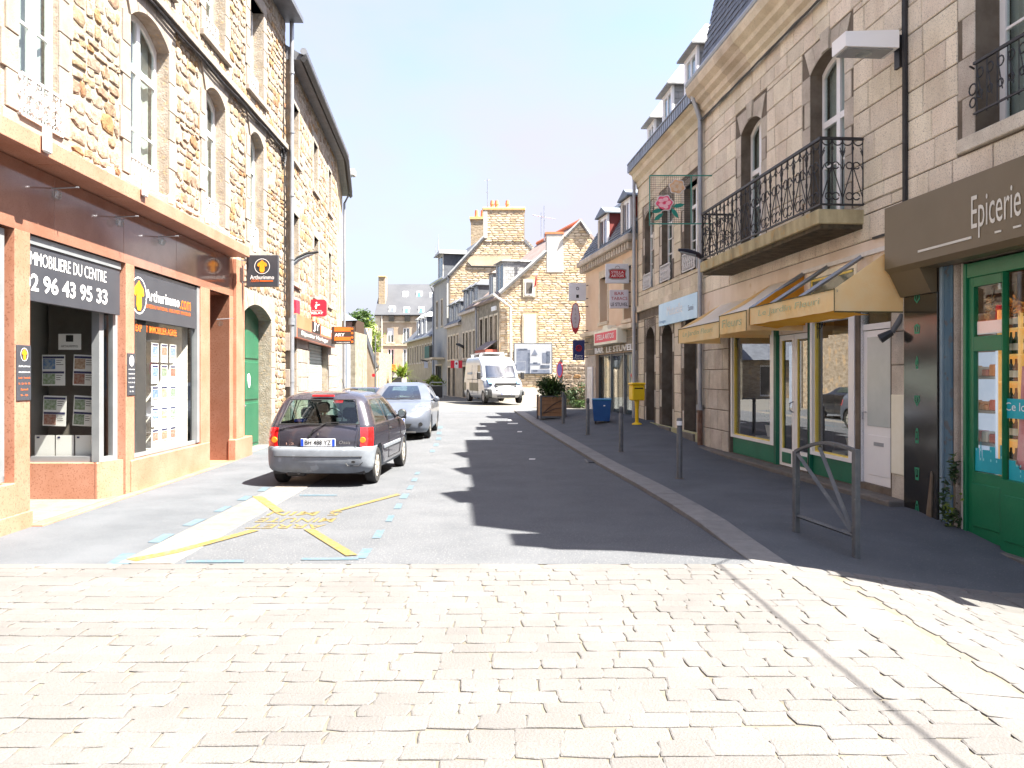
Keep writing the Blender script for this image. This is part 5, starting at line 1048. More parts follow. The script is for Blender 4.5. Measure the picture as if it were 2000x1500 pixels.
for k, z in enumerate((2.58, 2.2, 1.8, 1.35, .92, .48, .05)):
    mb = MB(FP); r_ = .045; zi = z + .02
    po = [[(0, .07), (.05, .03), (.06, -.03), (0, -.08), (-.06, -.03), (-.05, .03)], [(-.05, -.06), (.05, -.06), (.06, .03), (0, .06), (-.06, .03)], [(0, .08), (.03, .02), (.02, -.08), (-.02, -.08), (-.04, 0)], [(-.05, .05), (.05, .05), (.06, -.01), (0, -.08), (-.06, -.01)], [(-.02, .09), (.02, .09), (.035, .02), (.035, -.09), (-.035, -.09), (-.035, .02)], [(-.05, .06), (.05, .06), (.035, -.09), (-.035, -.09)], [(-.015, .09), (.015, .09), (.045, -.02), (.03, -.09), (-.03, -.09), (-.045, -.02)]][k]
    n = len(po); inner = [(x * .62, y * .62) for x, y in po]
    mb.add([(ui + x, -.063, zi + y) for x, y in po + inner], [(i, (i + 1) % n, n + (i + 1) % n, n + i) for i in range(n)]); mb.box(ui - .008, ui + .008, -.065, -.061, zi - .03, zi + .03); build('food_icon', mb, iconm, bp_, fix=False)
build('broken_corner', MB(FP).prism([(yp(9.62), -.1), (yp(9.50), .55), (yp(9.48), .5), (yp(9.5), -.1)], -.075, -.055), bark, bp_)
# blue post, stone, green door
bw = thing('door_surround', 'peeling blue painted timber post between black panel and green shop door', 'timber post', FP)
build('post', MB(FP).box(yp(9.39), yp(9.34), -.04, .02, -.12, 2.9, .004), bluewood_l, bw); build('board', MB(FP).box(yp(9.338), yp(9.19), -.02, .02, -.12, 2.9, .004), bluewood, bw); build('stone_jamb', MB(FP).box(yp(9.188), yp(9.03), .0, .11, -.15, 2.9, .01), granite_w, PB)
UG0 = yp(9.02)
gf = thing('shopfront', 'green painted wooden shopfront with glazed door below the taupe sign', 'shopfront', FP)
build('frame', MB(FP).box(UG0, UG0 + .05, .0, .12, -.13, 2.88, .006).box(UG0 + .05, yp(5.9), .01, .12, 2.72, 2.88, .006), green_s, gf)
gx0, gx1 = UG0 + .05, FP.p(1956, 735, .03)[0]
dl = build('door_leaf', MB(FP).box(gx0, gx0 + .09, .03, .09, -.1, 2.72, .004).box(gx1, gx1 + .04, .03, .09, -.1, 2.72, .004).box(gx0 + .09, gx1, .03, .09, 1.92, 2.08, .004).box(gx0 + .09, gx1, .03, .09, -.1, .62, .004).box(gx0 + .09, gx1, .03, .09, 2.62, 2.72), green_s, gf)
build('door_panel', MB(FP).box(gx0 + .08, gx1 + .0, .015, .035, .03, .50, .01), green_s, dl); build('pane', MB(FP).box(gx0 + .08, gx1 + .01, .055, .06, .6, 2.66), shopglass, dl)
dl2 = build('shop_window', MB(FP).box(gx1 + .05, yp(5.9), -.02, .05, -.14, .60, .004).box(gx1 + .05, gx1 + .06, .0, .06, .6, 2.72), green_s, gf)
build('door_panel', MB(FP).box(gx1 + .12, gx1 + .75, -.035, -.018, -.02, .45, .012), green_s, dl2); build('pane', MB(FP).box(gx1 + .06, yp(5.95), .05, .056, .6, 2.7), shopglass, dl2)
build('threshold', MB(FP).box(yp(9.45), UP, -.10, .3, -.4, -.13, .01), kerbm, PB)
# vinyl on the glass
vt = thing('vinyl_band', 'turquoise vinyl band lettered Ce local vous on the grocery glass', 'sticker', FP)
u0, z1_ = FP.p(1958, 778, .045); _, z0_ = FP.p(1958, 816, .045); u1 = yp(6.2)
build('band', MB(FP).rect(u0, u1, z0_, z1_, .046), turq, vt, fix=False); text('lettering', "Ce local vous attend", vt, FP, u0 + .62, .043, (z0_ + z1_) / 2 + .02, 1.15, .085, white)
vs = thing('vinyl_skyline', 'turquoise vinyl skyline of towers and trees along the foot of the grocery glass', 'sticker', FP)
def skyl(u0, u1, zb_, d, seed):
    r = random.Random(seed); mb = MB(FP); mb.rect(u0, u1, zb_, zb_ + .10, d); l2 = MB(FP); x = u0
    while x < u1 - .04:
        w_ = r.uniform(.05, .13); h_ = r.uniform(.06, .22); x1_ = min(x + w_, u1)
        if r.random() < .3: mb.add([(x, d, zb_ + .1), (x1_, d, zb_ + .1), ((x + x1_) / 2, d, zb_ + .16 + h_)], [(0, 1, 2)])
        else: mb.rect(x, x1_, zb_ + .1, zb_ + .1 + h_, d)
        for k in range(3):
            if r.random() < .6: zz = zb_ + .12 + .05 * k; l2.rect(x + .015, x + .03, zz, zz + .025, d - .002)
        x = x1_
    build('skyline_shape', mb, turq, vs, fix=False); build('skyline_detail', l2, turql, vs, fix=False)
skyl(gx0 + .09, gx1 - .0, .63, .050, 3); skyl(gx1 + .09, yp(6.2), .52, .046, 5)
# interior shelves with bottles and bread, paper sign
mb = MB(FP); mb.add([(.1, .125, -.1), (UP - .1, .125, -.1), (UP - .1, 1.3, -.1), (.1, 1.3, -.1), (.1, .125, 2.8), (UP - .1, .125, 2.8), (UP - .1, 1.3, 2.8), (.1, 1.3, 2.8)], [(0, 1, 2, 3), (4, 5, 6, 7), (3, 2, 6, 7), (0, 3, 7, 4), (1, 2, 6, 5)])
build('shop_room', mb, mat('warm_interior', [(.40, .17, .08), (.55, .28, .15)], 1.5, .8, 0, 1, 0), PB, fix=False)
shm = mat('glowing_pine_shelf', [(.72, .42, .10), (.80, .52, .16)], 4, .6, 0, 1, .05, emit=(1, .55, .15, .05)); fridge = mat('fridge_white', [(.40, .45, .50), (.46, .51, .56)], 2, .4, 0, 1, 0, emit=(.6, .75, 1, .07))  # pine and fridge panels glow faintly themselves, standing in for shop lighting
q = thing('display_fridge', 'white lit refrigerated shelving seen through the green door', 'fridge', FP)
fx0, fx1 = FP.p(1893, 735, .16)[0], FP.p(1953, 735, .16)[0]
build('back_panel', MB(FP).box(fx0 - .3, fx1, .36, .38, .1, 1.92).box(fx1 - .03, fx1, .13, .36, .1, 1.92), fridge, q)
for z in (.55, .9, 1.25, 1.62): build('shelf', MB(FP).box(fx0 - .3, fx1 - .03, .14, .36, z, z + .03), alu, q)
food = [mat('red_food_pack', (.55, .06, .03), 2, .4, var=.2), mat('bread_crust', [(.55, .30, .12), (.66, .42, .2)], 20, .8, var=.2), mat('orange_food_pack', (.75, .22, .03), 2, .4, var=.2), mat('cream_food_pack', (.7, .62, .5), 2, .5, var=.2)]
shn = {.58: 'lowest', .93: 'second', 1.28: 'third', 1.65: 'top'}
for z in (.58, .93, 1.28, 1.65):
    for k in range(4):
        x = fx0 - .06 + .125 * k; hh = R.uniform(.06, .13)
        if x < fx1 - .12: solo('food_pack', MB(FP).box(x, x + .10, .17, .3, z, z + hh, .012), food[R.randrange(4)], 'small food pack on the %s fridge shelf, %s from the left' % (shn[z], ['first', 'second', 'third', 'fourth'][k]), 'food pack', 'food packs in the fridge')
bs_ = thing('bottle_shelves', 'tall warm lit pine shelving full of wine bottles behind the grocery glass', 'shelves', FP)
bx0, bx1 = FP.p(1958, 735, .20)[0], yp(6.6)
build('back_panel', MB(FP).box(bx0, bx1, .36, .38, .0, 2.72), mat('shelf_back', (.10, .05, .02), 2, .8, var=0), bs_)
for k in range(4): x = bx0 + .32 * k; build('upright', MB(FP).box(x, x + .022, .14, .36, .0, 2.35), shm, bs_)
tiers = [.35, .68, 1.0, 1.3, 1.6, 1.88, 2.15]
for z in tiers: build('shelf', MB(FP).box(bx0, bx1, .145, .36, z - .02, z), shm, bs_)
bmats = [mat('dark_bottle', (.012, .018, .008), 2, .12, var=.3), mat('amber_bottle', (.25, .08, .01), 2, .12, var=.3), mat('green_bottle', (.02, .06, .02), 2, .12, var=.3)]
tn = ['lowest', 'second', 'third', 'fourth', 'fifth', 'sixth', 'top']
for ti, z in enumerate(tiers):
    for k in range(13):
        x = bx0 + .055 + .078 * k
        if (x - bx0) % .32 < .03: continue
        o_ = FP.w(x, .20, z); q = thing('wine_bottle', 'wine bottle on the %s tier of the lit pine shelves, %s from the left' % (tn[ti], ['first', 'second', 'third', 'fourth', 'fifth', 'sixth', 'seventh', 'eighth', 'ninth', 'tenth', 'eleventh', 'twelfth', 'thirteenth'][k]), 'bottle', o_, 'wine bottles on the pine shelves')
        build('glass_body', MB(Matrix.Translation(o_)).lathe([(.03, 0), (.031, .14), (.012, .185), (.011, .23)], (0, 0, 0), 'z', 8), bmats[R.randrange(3)], q, smooth=True); build('paper_label', MB(Matrix.Translation(o_)).lathe([(.0318, .04), (.0318, .11)], (0, 0, 0), 'z', 8), cream, q)
q = solo('paper_notice', MB(FP).box(gx0 + .10, gx1 - .02, .065, .07, 2.10, 2.24), white, 'white paper notice behind the upper pane of the green door', 'notice')
q = thing('dried_flowers', 'dried flower bunch hanging inside the upper green door', 'dried flowers', FP.w(gx0 + .1, .25, 2.6)); c_ = FP.w(gx0 + .08, .25, 2.52); build('stem', MB(I).tube([c_ + Vector((0, 0, .1)), c_ - Vector((0, 0, .1))], .008, 5), bark, q); leafy(q, 'petals', c_ - Vector((0, 0, .14)), (.08, .08, .13), 90, .035, food[1], 81)
q = thing('leaf_garland', 'orange autumn leaf garland above the bottle shelves', 'garland', FP.w(bx0 + .3, .3, 2.4))
for k in range(3): leafy(q, 'leaf_cluster', FP.w(bx0 + .12 + .28 * k, .2, 2.38 - .08 * (k % 2)), (.13, .08, .13), 70, .04, mat('autumn_leaf', [(.72, .22, .03), (.78, .38, .06)], 9, .6, 0, 1, .2) if k == 0 else bpy.data.materials['autumn_leaf'], 85 + k)
cl_ = MB(FP); n = 16
for k in range(n):
    t0, t1 = k / n, (k + 1) / n
    for j in range(6):
        def cp(t, s): a = 2 * math.pi * t; w_ = .10 + .10 * s; return (gx1 + .30 + w_ * (1 + .12 * math.sin(a * 5)) * math.cos(a) , .11 + .03 * math.sin(a), 1.75 - 1.15 * s)
        cl_.quad(cp(t0, j / 6), cp(t1, j / 6), cp(t1, (j + 1) / 6), cp(t0, (j + 1) / 6))
solo('hanging_garment', cl_, mat('pink_cloth', [(.66, .22, .24), (.72, .34, .34)], 4, .9, .2, 30, 0), 'pale pink garment hanging inside the grocery window', 'garment', fix=False)
q = thing('ivy_plant', 'straggly dark ivy climbing between blue post and green shopfront', 'plant', FP.w(yp(9.15), -.1, -.1))
leafy(q, 'foliage', FP.w(yp(9.1), -.06, .28), (.14, .08, .42), 260, .035, leafd, 91); leafy(q, 'pale_leaves', FP.w(yp(9.0), -.1, .2), (.15, .06, .25), 30, .03, leafl, 92); build('stem', MB(FP).tube([(yp(9.15), -.04, -.15), (yp(9.1), -.04, .3), (yp(9.12), -.04, .7)], .01, 5), bark, q)
# ---------------------------------------------------------------- third building on the right
FC = rwf(24.7); CB = thing('ashlar_building', 'pale yellowed ashlar building with three tall slate sided dormers and a blue fascia', 'building', FC)
def yc(Y): return (24.7 - Y) * K
UC = yc(18.33)
oc = [(yc(23.87), yc(22.95), 4.15, 6.2, .16), (yc(21.95), yc(20.94), 4.12, 6.2, .16), (yc(19.85), yc(18.8), 4.12, 6.2, 0.)]
og = [(yc(23.7), yc(22.75), .30, 2.75, .3), (yc(21.95), yc(20.9), .34, 2.75, .25), (yc(19.85), yc(18.85), .32, 2.85, .22)]
wall(CB, FC, 0, UC, -.1, 7.6, 0.02, .4, oc + og, joint)
ex = [surround(CB, FC, o_, granite_w, wd=.17, proud=.0, back=.34, rh=.5, sill=False, d=.02) for o_ in oc] + [surround(CB, FC, o_, granite_w, wd=.15, proud=.0, back=.36, rh=.5, sill=False, d=.02) for o_ in og]
ex.append((0, UC, 3.55, 3.75)); x = 0
while x < UC: L_ = min(1.0, UC - x); build('string_course_stone', MB(FC).box(x + .004, x + L_ - .004, -.06, .1, 3.56, 3.74, .01), ash2, CB); x += L_
ashlar(CB, FC, 0, UC, .3, 7.3, ex, ash2, rh=.46, bl=.8, d=.02)
build('plinth_stone', MB(FC).box(0, UC, -.03, .02, -.1, .36, .01), moss, CB)
ln = ['far', 'middle', 'near']
for k, o_ in enumerate(oc):
    window(CB, FC, o_, .18, pvc, glass, cols=2, bars=(4.9, 5.3), curtain=lacecurtain, dark=dark, transom=5.7); lace_guard(CB, FC, o_[0] + .02, o_[1] - .02, 4.15, 4.58, -.03, seed=k)
for k, o_ in enumerate(og):
    q = build('doorway', MB(FC).box(o_[0], o_[1], .3, .36, o_[2], o_[3] + .3), [blkiron, greyp, greyp][k], CB)
    if k: build('pane', MB(FC).box(o_[0] + .15, o_[1] - .15, .285, .3, .9, 2.7), glass, q); build('frame_bar', MB(FC).box((o_[0] + o_[1]) / 2 - .03, (o_[0] + o_[1]) / 2 + .03, .27, .3, .4, 2.9), alu, q)
    build('doorstep', MB(FC).box(o_[0] - .05, o_[1] + .05, -.08, .3, .05, o_[2], .01), kerbm, CB)
build('poster_strip', MB(FC).box(og[1][0] + .62, og[1][0] + .95, .26, .28, 1.25, 2.8), mat('bright_blue_poster', [(.02, .30, .66), (.05, .42, .75)], 4, .4, var=0), CB)
build('lime_poster', MB(FC).box(og[2][0] + .5, og[2][0] + .8, .26, .28, 1.5, 1.85), mat('lime_poster', (.45, .62, .05), 2, .4, var=0), CB); build('pale_poster', MB(FC).box(og[2][0] + .5, og[2][0] + .8, .26, .28, 1.85, 2.5), mat('pale_blue_poster', (.35, .55, .68), 2, .4, var=0), CB)
q = thing('fascia_sign', 'pale blue fascia sign with faint white and dark lettering above two arched doorways', 'sign', FC)
a, b = FC.p(1288, 600, -.05)[0], FC.p(1363, 570, -.05)[0]
build('board', MB(FC).box(a, b, -.07, -.02, 2.98, 3.56, .004), mat('pale_blue_board', [(.44, .66, .84), (.55, .75, .90)], 1.5, .4, 0, 1, 0), q); text('lettering', "Mutuelle", q, FC, a + (b - a) * .45, -.073, 3.32, 1.4, .24, white); text('lettering', "Santé", q, FC, a + (b - a) * .86, -.073, 3.25, .42, .13, navy); text('lettering', "Bretagne", q, FC, a + .4, -.073, 3.08, .6, .1, mat('mid_blue_print', (.02, .2, .5), 2, .4, var=0))
x = 0
while x < UC: L_ = min(1.1, UC - x); build('cornice_stone', MB(FC).prismx([(.05, 7.3), (-.03, 7.3), (-.05, 7.45), (-.16, 7.55), (-.18, 7.68), (-.28, 7.74), (.05, 7.76)], x + .004, x + L_ - .004), ash2, CB); x += L_
gt = MB(FC).box(0, UC, -.30, -.27, 7.76, 8.0)
for k in range(34): gt.box(UC * k / 34, UC * k / 34 + .025, -.315, -.30, 7.76, 8.0)
build('zinc_parapet', gt.box(0, UC, -.33, -.25, 8.0, 8.03), zinc, CB); build('gutter_floor', MB(FC).box(0, UC, -.27, .3, 7.77, 7.8), zinc, CB)
build('building_mass', MB(FC).box(0, UC, 1.3, 8.5, 0, 7.76).box(0, .01, 0, 1.4, 0, 7.7), render_g, CB)
mansard(CB, FC, 0, UC, .25, 7.8, 3.4, 10.6, slate, back=8.5)
for k, (Yb, Ya, zt) in enumerate(((23.75, 24.62, 9.12), (21.85, 22.85, 9.42), (19.65, 20.7, 9.6))): dormer(CB, FC, yc(Ya), yc(Yb), .30, 7.8, zt, 1.7, pvc, slate_l, slate_l, .75, .14)
build('downpipe', MB(FC).tube([(.05, -.12, 7.6), (.05, -.12, .2)], .05, 8).tube([(.05, -.12, 3.6), (.05, -.12, 3.75)], .07, 8), zinc, CB, smooth=True)
build('chimney', MB(FC).box(UC - 1.0, UC - .2, 2.6, 3.3, 9.5, 11.6, .03), farstone, CB)
an = MB(FC).tube([(UC - .6, 2.9, 11.5), (UC - .6, 2.9, 12.5)], .02, 5).tube([(UC - 1.2, 2.2, 12.1), (UC - .2, 3.3, 12.45)], .012, 4)
for k in range(7): t = k / 6; c_ = Vector((UC - 1.2, 2.2, 12.1)).lerp(Vector((UC - .2, 3.3, 12.45)), t); an.tube([c_ + Vector((.22, -.2, 0)), c_ - Vector((.22, -.2, 0))], .008, 4)
build('antenna', an, zinc, CB)
# ---------------------------------------------------------------- bar building
FE = Fr(2.80, 31.2, .99, -6.5); UEb = math.hypot(.99, 6.5) - .05; EB = thing('bar_building', 'narrow orange rendered bar building with a blue slate mansard roof', 'building', FE)
def ue(px): return FE.p(px, 735)[0]
oe = [(ue(1172), ue(1187), 3.55, 5.1, 0), (ue(1219), ue(1233), 3.45, 5.1, 0)]
dr = (ue(1164), ue(1241), .3, 2.42, 0)
wall(EB, FE, 0, UEb, -.1, 5.8, 0, .4, oe + [dr], render_o)
for o_ in oe: surround(EB, FE, o_, ash2, wd=.12, proud=.015, back=.3, rh=.5, sill=True); window(EB, FE, o_, .26, [pvc, greyp][0], glass, cols=2, bars=(4.2,), curtain=lacecurtain, dark=dark)
ashlar(EB, FE, 0, UEb, 2.43, 3.1, [], farstone_g, rh=.22, bl=.4, name='rubble_block'); ashlar(EB, FE, 0, dr[0], .3, 2.42, [], granite_w, rh=.4, bl=.6, name='pier_block'); ashlar(EB, FE, dr[1], UEb, .3, 2.42, [], granite_w, rh=.4, bl=.6, name='pier_block')
build('ledge', MB(FE).box(-.05, UEb, -.2, .02, 3.12, 3.27, .02), ash2, EB)
f_ = build('glazed_front', MB(FE).box(dr[0], dr[1], .12, .16, .3, .38).box(dr[0], dr[1], .12, .16, 2.34, 2.42), greyp, EB); n = 3
for k in range(n + 1): x = dr[0] + (dr[1] - dr[0] - .05) * k / n; build('mullion', MB(FE).box(x, x + .05, .1, .17, .3, 2.42), alu if 0 < k < n else greyp, f_)
build('pane', MB(FE).box(dr[0], dr[1], .15, .156, .35, 2.4), glass, f_)
for k in range(9): x = dr[0] + (dr[1] - dr[0]) * (k + .5) / 9; build('grille_bar', MB(FE).box(x, x + .012, .13, .142, .35, 2.4), blkiron, f_)
build('room_back', MB(FE).box(dr[0], dr[1], .2, .22, .3, 2.42), mat('dark_teal_backing', [(.03, .042, .05), (.05, .065, .075)], 2, .6, 0, 1, 0), EB)  # dark sheet added close behind the glass to make the glazing read dark
co = MB(FE).box(-.15, UEb, -.32, .05, 5.78, 5.98, .03); build('cornice', co, granite_w, EB)
for k in range(22): x = -.1 + (UEb) * k / 22; build('corbel', MB(FE).box(x, x + .14, -.22, .02, 5.55, 5.779, .02), granite_w, EB)
mansard(EB, FE, -.1, UEb, -.2, 5.98, .75, 7.65, slate_b, back=7, hip0=.55); slates(EB, FE, -.1, UEb, -.21, 6.0, .74, 7.62, slate_b, rh=.14, sw=.17, hip0=.55, off=.02)
build('roof_edge', MB(FE).box(.4, UEb, .6, .9, 7.62, 7.74), zinc, EB)
for px0, px1 in ((1171, 1188), (1216, 1232)):
    a, b = FE.p(px0, 735, -.1)[0], FE.p(px1, 735, -.1)[0]; q = dormer(EB, FE, a, b, -.1, 6.05, 7.15, .7, pvc, mat('dark_red_wood', (.20, .04, .035), 4, .6, var=0) if px0 < 1200 else bpy.data.materials['dark_red_wood'], slate_b, .32, .1, False, True, False)
    build('pediment', MB(FE).prism([(a, 7.15), (b, 7.15), ((a + b) / 2, 7.42)], -.17, -.13), bpy.data.materials['dark_red_wood'], q); build('shutter', MB(FE).box(a - .02, a + .2, -.16, -.13, 6.1, 7.1), render_w, q)
build('building_mass', MB(FE).box(0, UEb, 1.0, 7, 0, 5.9).box(0, .02, .02, 1.1, 0, 5.9), farstone, EB); build('downpipe', MB(FE).tube([(UEb - .02, -.1, 5.7), (UEb - .02, -.1, .4)], .05, 8), zinc, EB)
text('wall_lettering', "BAR  LE STUVEL", EB, FE, (ue(1163) + ue(1240)) / 2, -.03, 2.56, ue(1238) - ue(1164), .20, white, ext=.02, bold=.01)
# lettering box sign, flat on the wall
q = thing('wall_sign', 'red and cream shaped beer sign box on the bar front above the glazed doors', 'sign', FE); a, b = FE.p(1161, 735, -.3)[0], FE.p(1207, 735, -.3)[0]; c_ = (a + b) / 2
build('panel', MB(FE).prism([(a, 2.72), (b, 2.72), (b, 3.18), (c_ + .35, 3.2), (c_ + .25, 3.34), (c_ - .25, 3.34), (c_ - .35, 3.2), (a, 3.18)], -.32, -.02), cream, q); build('red_field', MB(FE).rect(a + .12, b - .12, 2.80, 3.12, -.324), red, q, fix=False); text('lettering', "STELLA ARTOIS", q, FE, c_, -.328, 2.97, (b - a) * .72, .17, white, bold=.01)
def psign(name, lab, px0, px1, py0, py1, Y, m, wallx, cat='sign', th=.12, poly=None):
    cxp = (px0 + px1) / 2; fr = Fr(P3(cxp, 0, Y)[0], Y, 1, 0); q = thing(name, lab, cat, fr); w_ = (px1 - px0) * Y / F / 2; z0, z1 = P3(0, py1, Y)[2], P3(0, py0, Y)[2]
    if poly: build('panel', MB(fr).prism([(x * w_, (z0 + z1) / 2 + z * (z1 - z0) / 2) for x, z in poly], 0, th), m, q)
    else: build('panel', MB(fr).box(-w_, w_, 0, th, z0, z1, .012), m, q)
    e = P3(wallx, 0, Y)[0] - fr.o.x
    for z in (z0 + (z1 - z0) * .12, z1 - (z1 - z0) * .12): build('bracket', MB(fr).box(w_ * (.8 if not poly else .2), e, th * .3, th * .6, z - .015, z + .015), blkiron, q)
    return q, fr, w_, z0, z1
sgrey = mat('light_grey_board', [(.60, .62, .66), (.66, .68, .72)], 2, .4, 0, 1, 0)
q, fr, w_, z0, z1 = psign('projecting_sign', 'square beer sign with red Stella Artois badge projecting over the bar', 1183, 1229, 515, 553, 25.6, sgrey, 1243)
m_ = (z0 + z1) / 2
build('badge_rim', MB(fr).prism([(x * w_ * .78, m_ - .02 + z * .17) for x, z in ((-1, -.8), (-.6, -1), (.6, -1), (1, -.8), (.88, 0), (1, .8), (.6, 1), (-.6, 1), (-1, .8), (-.88, 0))], -.006, -.001), mat('dull_silver_print', (.30, .28, .26), 2, .4, var=0), q); build('badge', MB(fr).prism([(x * w_ * .68, m_ - .02 + z * .135) for x, z in ((-1, -.8), (-.6, -1), (.6, -1), (1, -.8), (.9, 0), (1, .8), (.6, 1), (-.6, 1), (-1, .8), (-.9, 0))], -.010, -.007), redb, q)
text('lettering', "STELLA", q, fr, 0, -.012, m_ + .035, w_ * 1.05, .08, white); text('lettering', "ARTOIS", q, fr, 0, -.012, m_ - .075, w_ * 1.05, .08, white); build('crown_print', MB(fr).ring((0, -.004, m_ + .16), .07, .01, a0=0, a1=180), bpy.data.materials['dull_silver_print'], q)
q, fr, w_, z0, z1 = psign('projecting_sign', 'white BAR TABACS LE STUVEL sign projecting below the beer sign', 1191, 1228, 566, 602, 25.6, mat('lilac_white_board', [(.60, .57, .62), (.66, .63, .67)], 2, .4, 0, 1, 0), 1243)
h_ = z1 - z0; text('lettering', "BAR", q, fr, 0, -.004, z1 - h_ * .2, w_ * 1.0, h_ * .17, redb); text('lettering', "TABACS", q, fr, 0, -.004, z1 - h_ * .47, w_ * 1.7, h_ * .17, redb); text('lettering', "LE STUVEL", q, fr, 0, -.004, z1 - h_ * .79, w_ * 1.8, h_ * .19, blackp, bold=.01)
q, fr, w_, z0, z1 = psign('projecting_sign', 'plain light grey square sign with small dark emblem at the far bar corner', 1111, 1145, 553, 587, 30.6, sgrey, 1149); build('emblem_print', MB(fr).box(-.05, .05, -.004, 0, z0 + .1, z0 + .22, .005).ring((0, -.003, z0 + .45), .05, .01), blackp, q)
q, fr, w_, z0, z1 = psign('tobacco_sign', 'grey and red lozenge tobacco sign hanging at the far bar corner', 1114, 1134, 591, 653, 30.6, redb, 1149, poly=[(0, -1), (.55, -.75), (1, 0), (.55, .85), (0, 1), (-.55, .85), (-1, 0), (-.55, -.75)])
build('grey_face', MB(fr).prism([(x * w_ * .9, (z0 + z1) / 2 + z * (z1 - z0) / 2) for x, z in ((0, -.62), (.5, -.55), (.9, .02), (.5, .8), (0, .95), (-.5, .8), (-.9, .02), (-.5, -.55))], -.006, -.001), mat('mauve_grey_face', (.50, .46, .50), 2, .4, var=0), q)
for k, ch in enumerate("TABAC"): text('lettering', ch, q, fr, 0, -.008, z1 - .28 - .155 * k, .07, .09, mat('dim_letter', (.3, .2, .22), 2, .5, var=0) if k == 0 else bpy.data.materials['dim_letter'])
q, fr, w_, z0, z1 = psign('projecting_sign', 'upright navy blue sign with a ring emblem at the far bar corner', 1119, 1142, 664, 703, 30.0, navy, 1149)
build('ring_emblem', MB(fr).ring((0, -.004, (z0 + z1) / 2 + .06), .10, .02, n=16).ring((0, -.004, (z0 + z1) / 2 + .06), .05, .014, n=12), redb, q); text('lettering', "Euro", q, fr, 0, -.004, z0 + .16, w_ * 1.2, .07, white); text('lettering', "Force", q, fr, 0, -.004, z0 + .07, w_ * 1.4, .07, white)
q = thing('poster_case', 'narrow white framed poster case on the wall beside the bar doors', 'poster case', FE); a, b = ue(1151), ue(1160); build('frame', MB(FE).box(a, b, -.08, -.02, .42, 2.0, .01), pvc, q); build('poster_sheet', MB(FE).rect(a + .08, b - .08, .5, 1.92, -.083), mat('faint_poster', [(.55, .5, .48), (.72, .7, .68)], 6, .5, var=0), q, fix=False)
# ---------------------------------------------------------------- street furniture
def bollard(px, py, hgt, lab, ring=False):
    X, Y = gp(px, py, .045); z = zg(X, Y) + pv(Y); M_ = Matrix.Translation((X, Y, z)); q = thing('bollard', lab, 'bollard', M_, 'grey steel bollards on the right pavement')
    build('post', MB(M_).lathe([(.045, -.02), (.044, hgt - .16), (.036, hgt - .15), (.036, hgt - .125), (.044, hgt - .115), (.044, hgt - .02), (.03, hgt)], (0, 0, 0), 'z', 14), greyp, q, smooth=True)
    if ring: build('reflective_band', MB(M_).lathe([(.0455, hgt - .115), (.0455, hgt - .045)], (0, 0, 0), 'z', 14), white, q)
    build('base_collar', MB(M_).lathe([(.07, 0), (.068, .012)], (0, 0, 0), 'z', 14), kerbm, q)
bollard(1327, 935, .95, 'nearest grey steel bollard with a white band, in front of the flower shop', True)
bollard(1213, 883, .95, 'middle grey steel bollard, between the yellow letter box and the kerb'); bollard(1148, 849, .94, 'far grey steel bollard in front of the bar poster case')
bollard(1100, 827, .95, 'grey steel bollard right behind the wooden planter')
# barrier
(xa, ya), (xb, yb) = gp(1555, 1040, .03), gp(1672, 1090, .01); FBa = Fr(xa, ya, xb - xa, yb - ya, (zg(xa, ya) + zg(xb, yb)) / 2 + .02); Lb = math.hypot(xb - xa, yb - ya)
q = thing('pedestrian_barrier', 'grey steel pedestrian barrier with arched top rail and crossed bars on the right pavement', 'barrier', FBa)
h0 = .90; h1 = 1.0
build('post', MB(FBa).box(-.03, .03, -.03, .03, -.06, h0, .006), greyp, q); build('post', MB(FBa).box(Lb - .03, Lb + .03, -.03, .03, -.1, h1, .006), greyp, q)
tp = [(Lb * t, 0, h0 - .0 + (h1 - .02 - h0) * t + .085 * math.sin(math.pi * min(1, t * 1.0))) for t in rng(0, 1, 12)]
tr_ = MB(FBa)
for p0, p1 in zip(tp, tp[1:]): tr_.add([(p0[0], -.025, p0[2] - .015), (p1[0], -.025, p1[2] - .015), (p1[0], .025, p1[2] - .015), (p0[0], .025, p0[2] - .015), (p0[0], -.025, p0[2] + .015), (p1[0], -.025, p1[2] + .015), (p1[0], .025, p1[2] + .015), (p0[0], .025, p0[2] + .015)], [(0, 1, 2, 3), (4, 5, 6, 7), (0, 1, 5, 4), (2, 3, 7, 6)])
build('top_rail', tr_, greyp, q)
def bar(u0, z0, u1, z1, w_=.022): return MB(FBa).tube([(u0, 0, z0), (u1, 0, z1)], w_, 4)
build('bottom_rail', bar(.03, .22, Lb - .03, .17), greyp, q); build('diagonal_bar', bar(.03, h0 - .03, Lb - .05, .2, .026), greyp, q); build('diagonal_bar', bar(Lb * .42, h0 + .07, Lb - .05, .2, .026), greyp, q)
# yellow letter box
X, Y = 3.43, 22.5; z = zg(X, Y) + .045; M_ = Matrix.Translation((X, Y, z)) @ Matrix.Rotation(math.radians(12), 4, 'Z'); q = thing('letter_box', 'bright yellow post box on a yellow pedestal by the downpipe', 'post box', M_)
yb_ = mat('post_yellow', [(.80, .50, .01), (.84, .56, .02)], 2, .35, .05, 30, 0)
build('pedestal', MB(M_).lathe([(.14, 0), (.13, .03), (.05, .06), (.05, .45), (.075, .68)], (0, 0, 0), 'z', 16), yb_, q, smooth=True); build('box_body', MB(M_).box(-.18, .18, -.15, .15, .66, 1.08, .025), yb_, q); build('box_lid', MB(M_).box(-.2, .2, -.17, .17, 1.08, 1.15, .025), yb_, q); build('slot', MB(M_).box(-.12, .12, -.156, -.149, .98, 1.01), blackp, q)
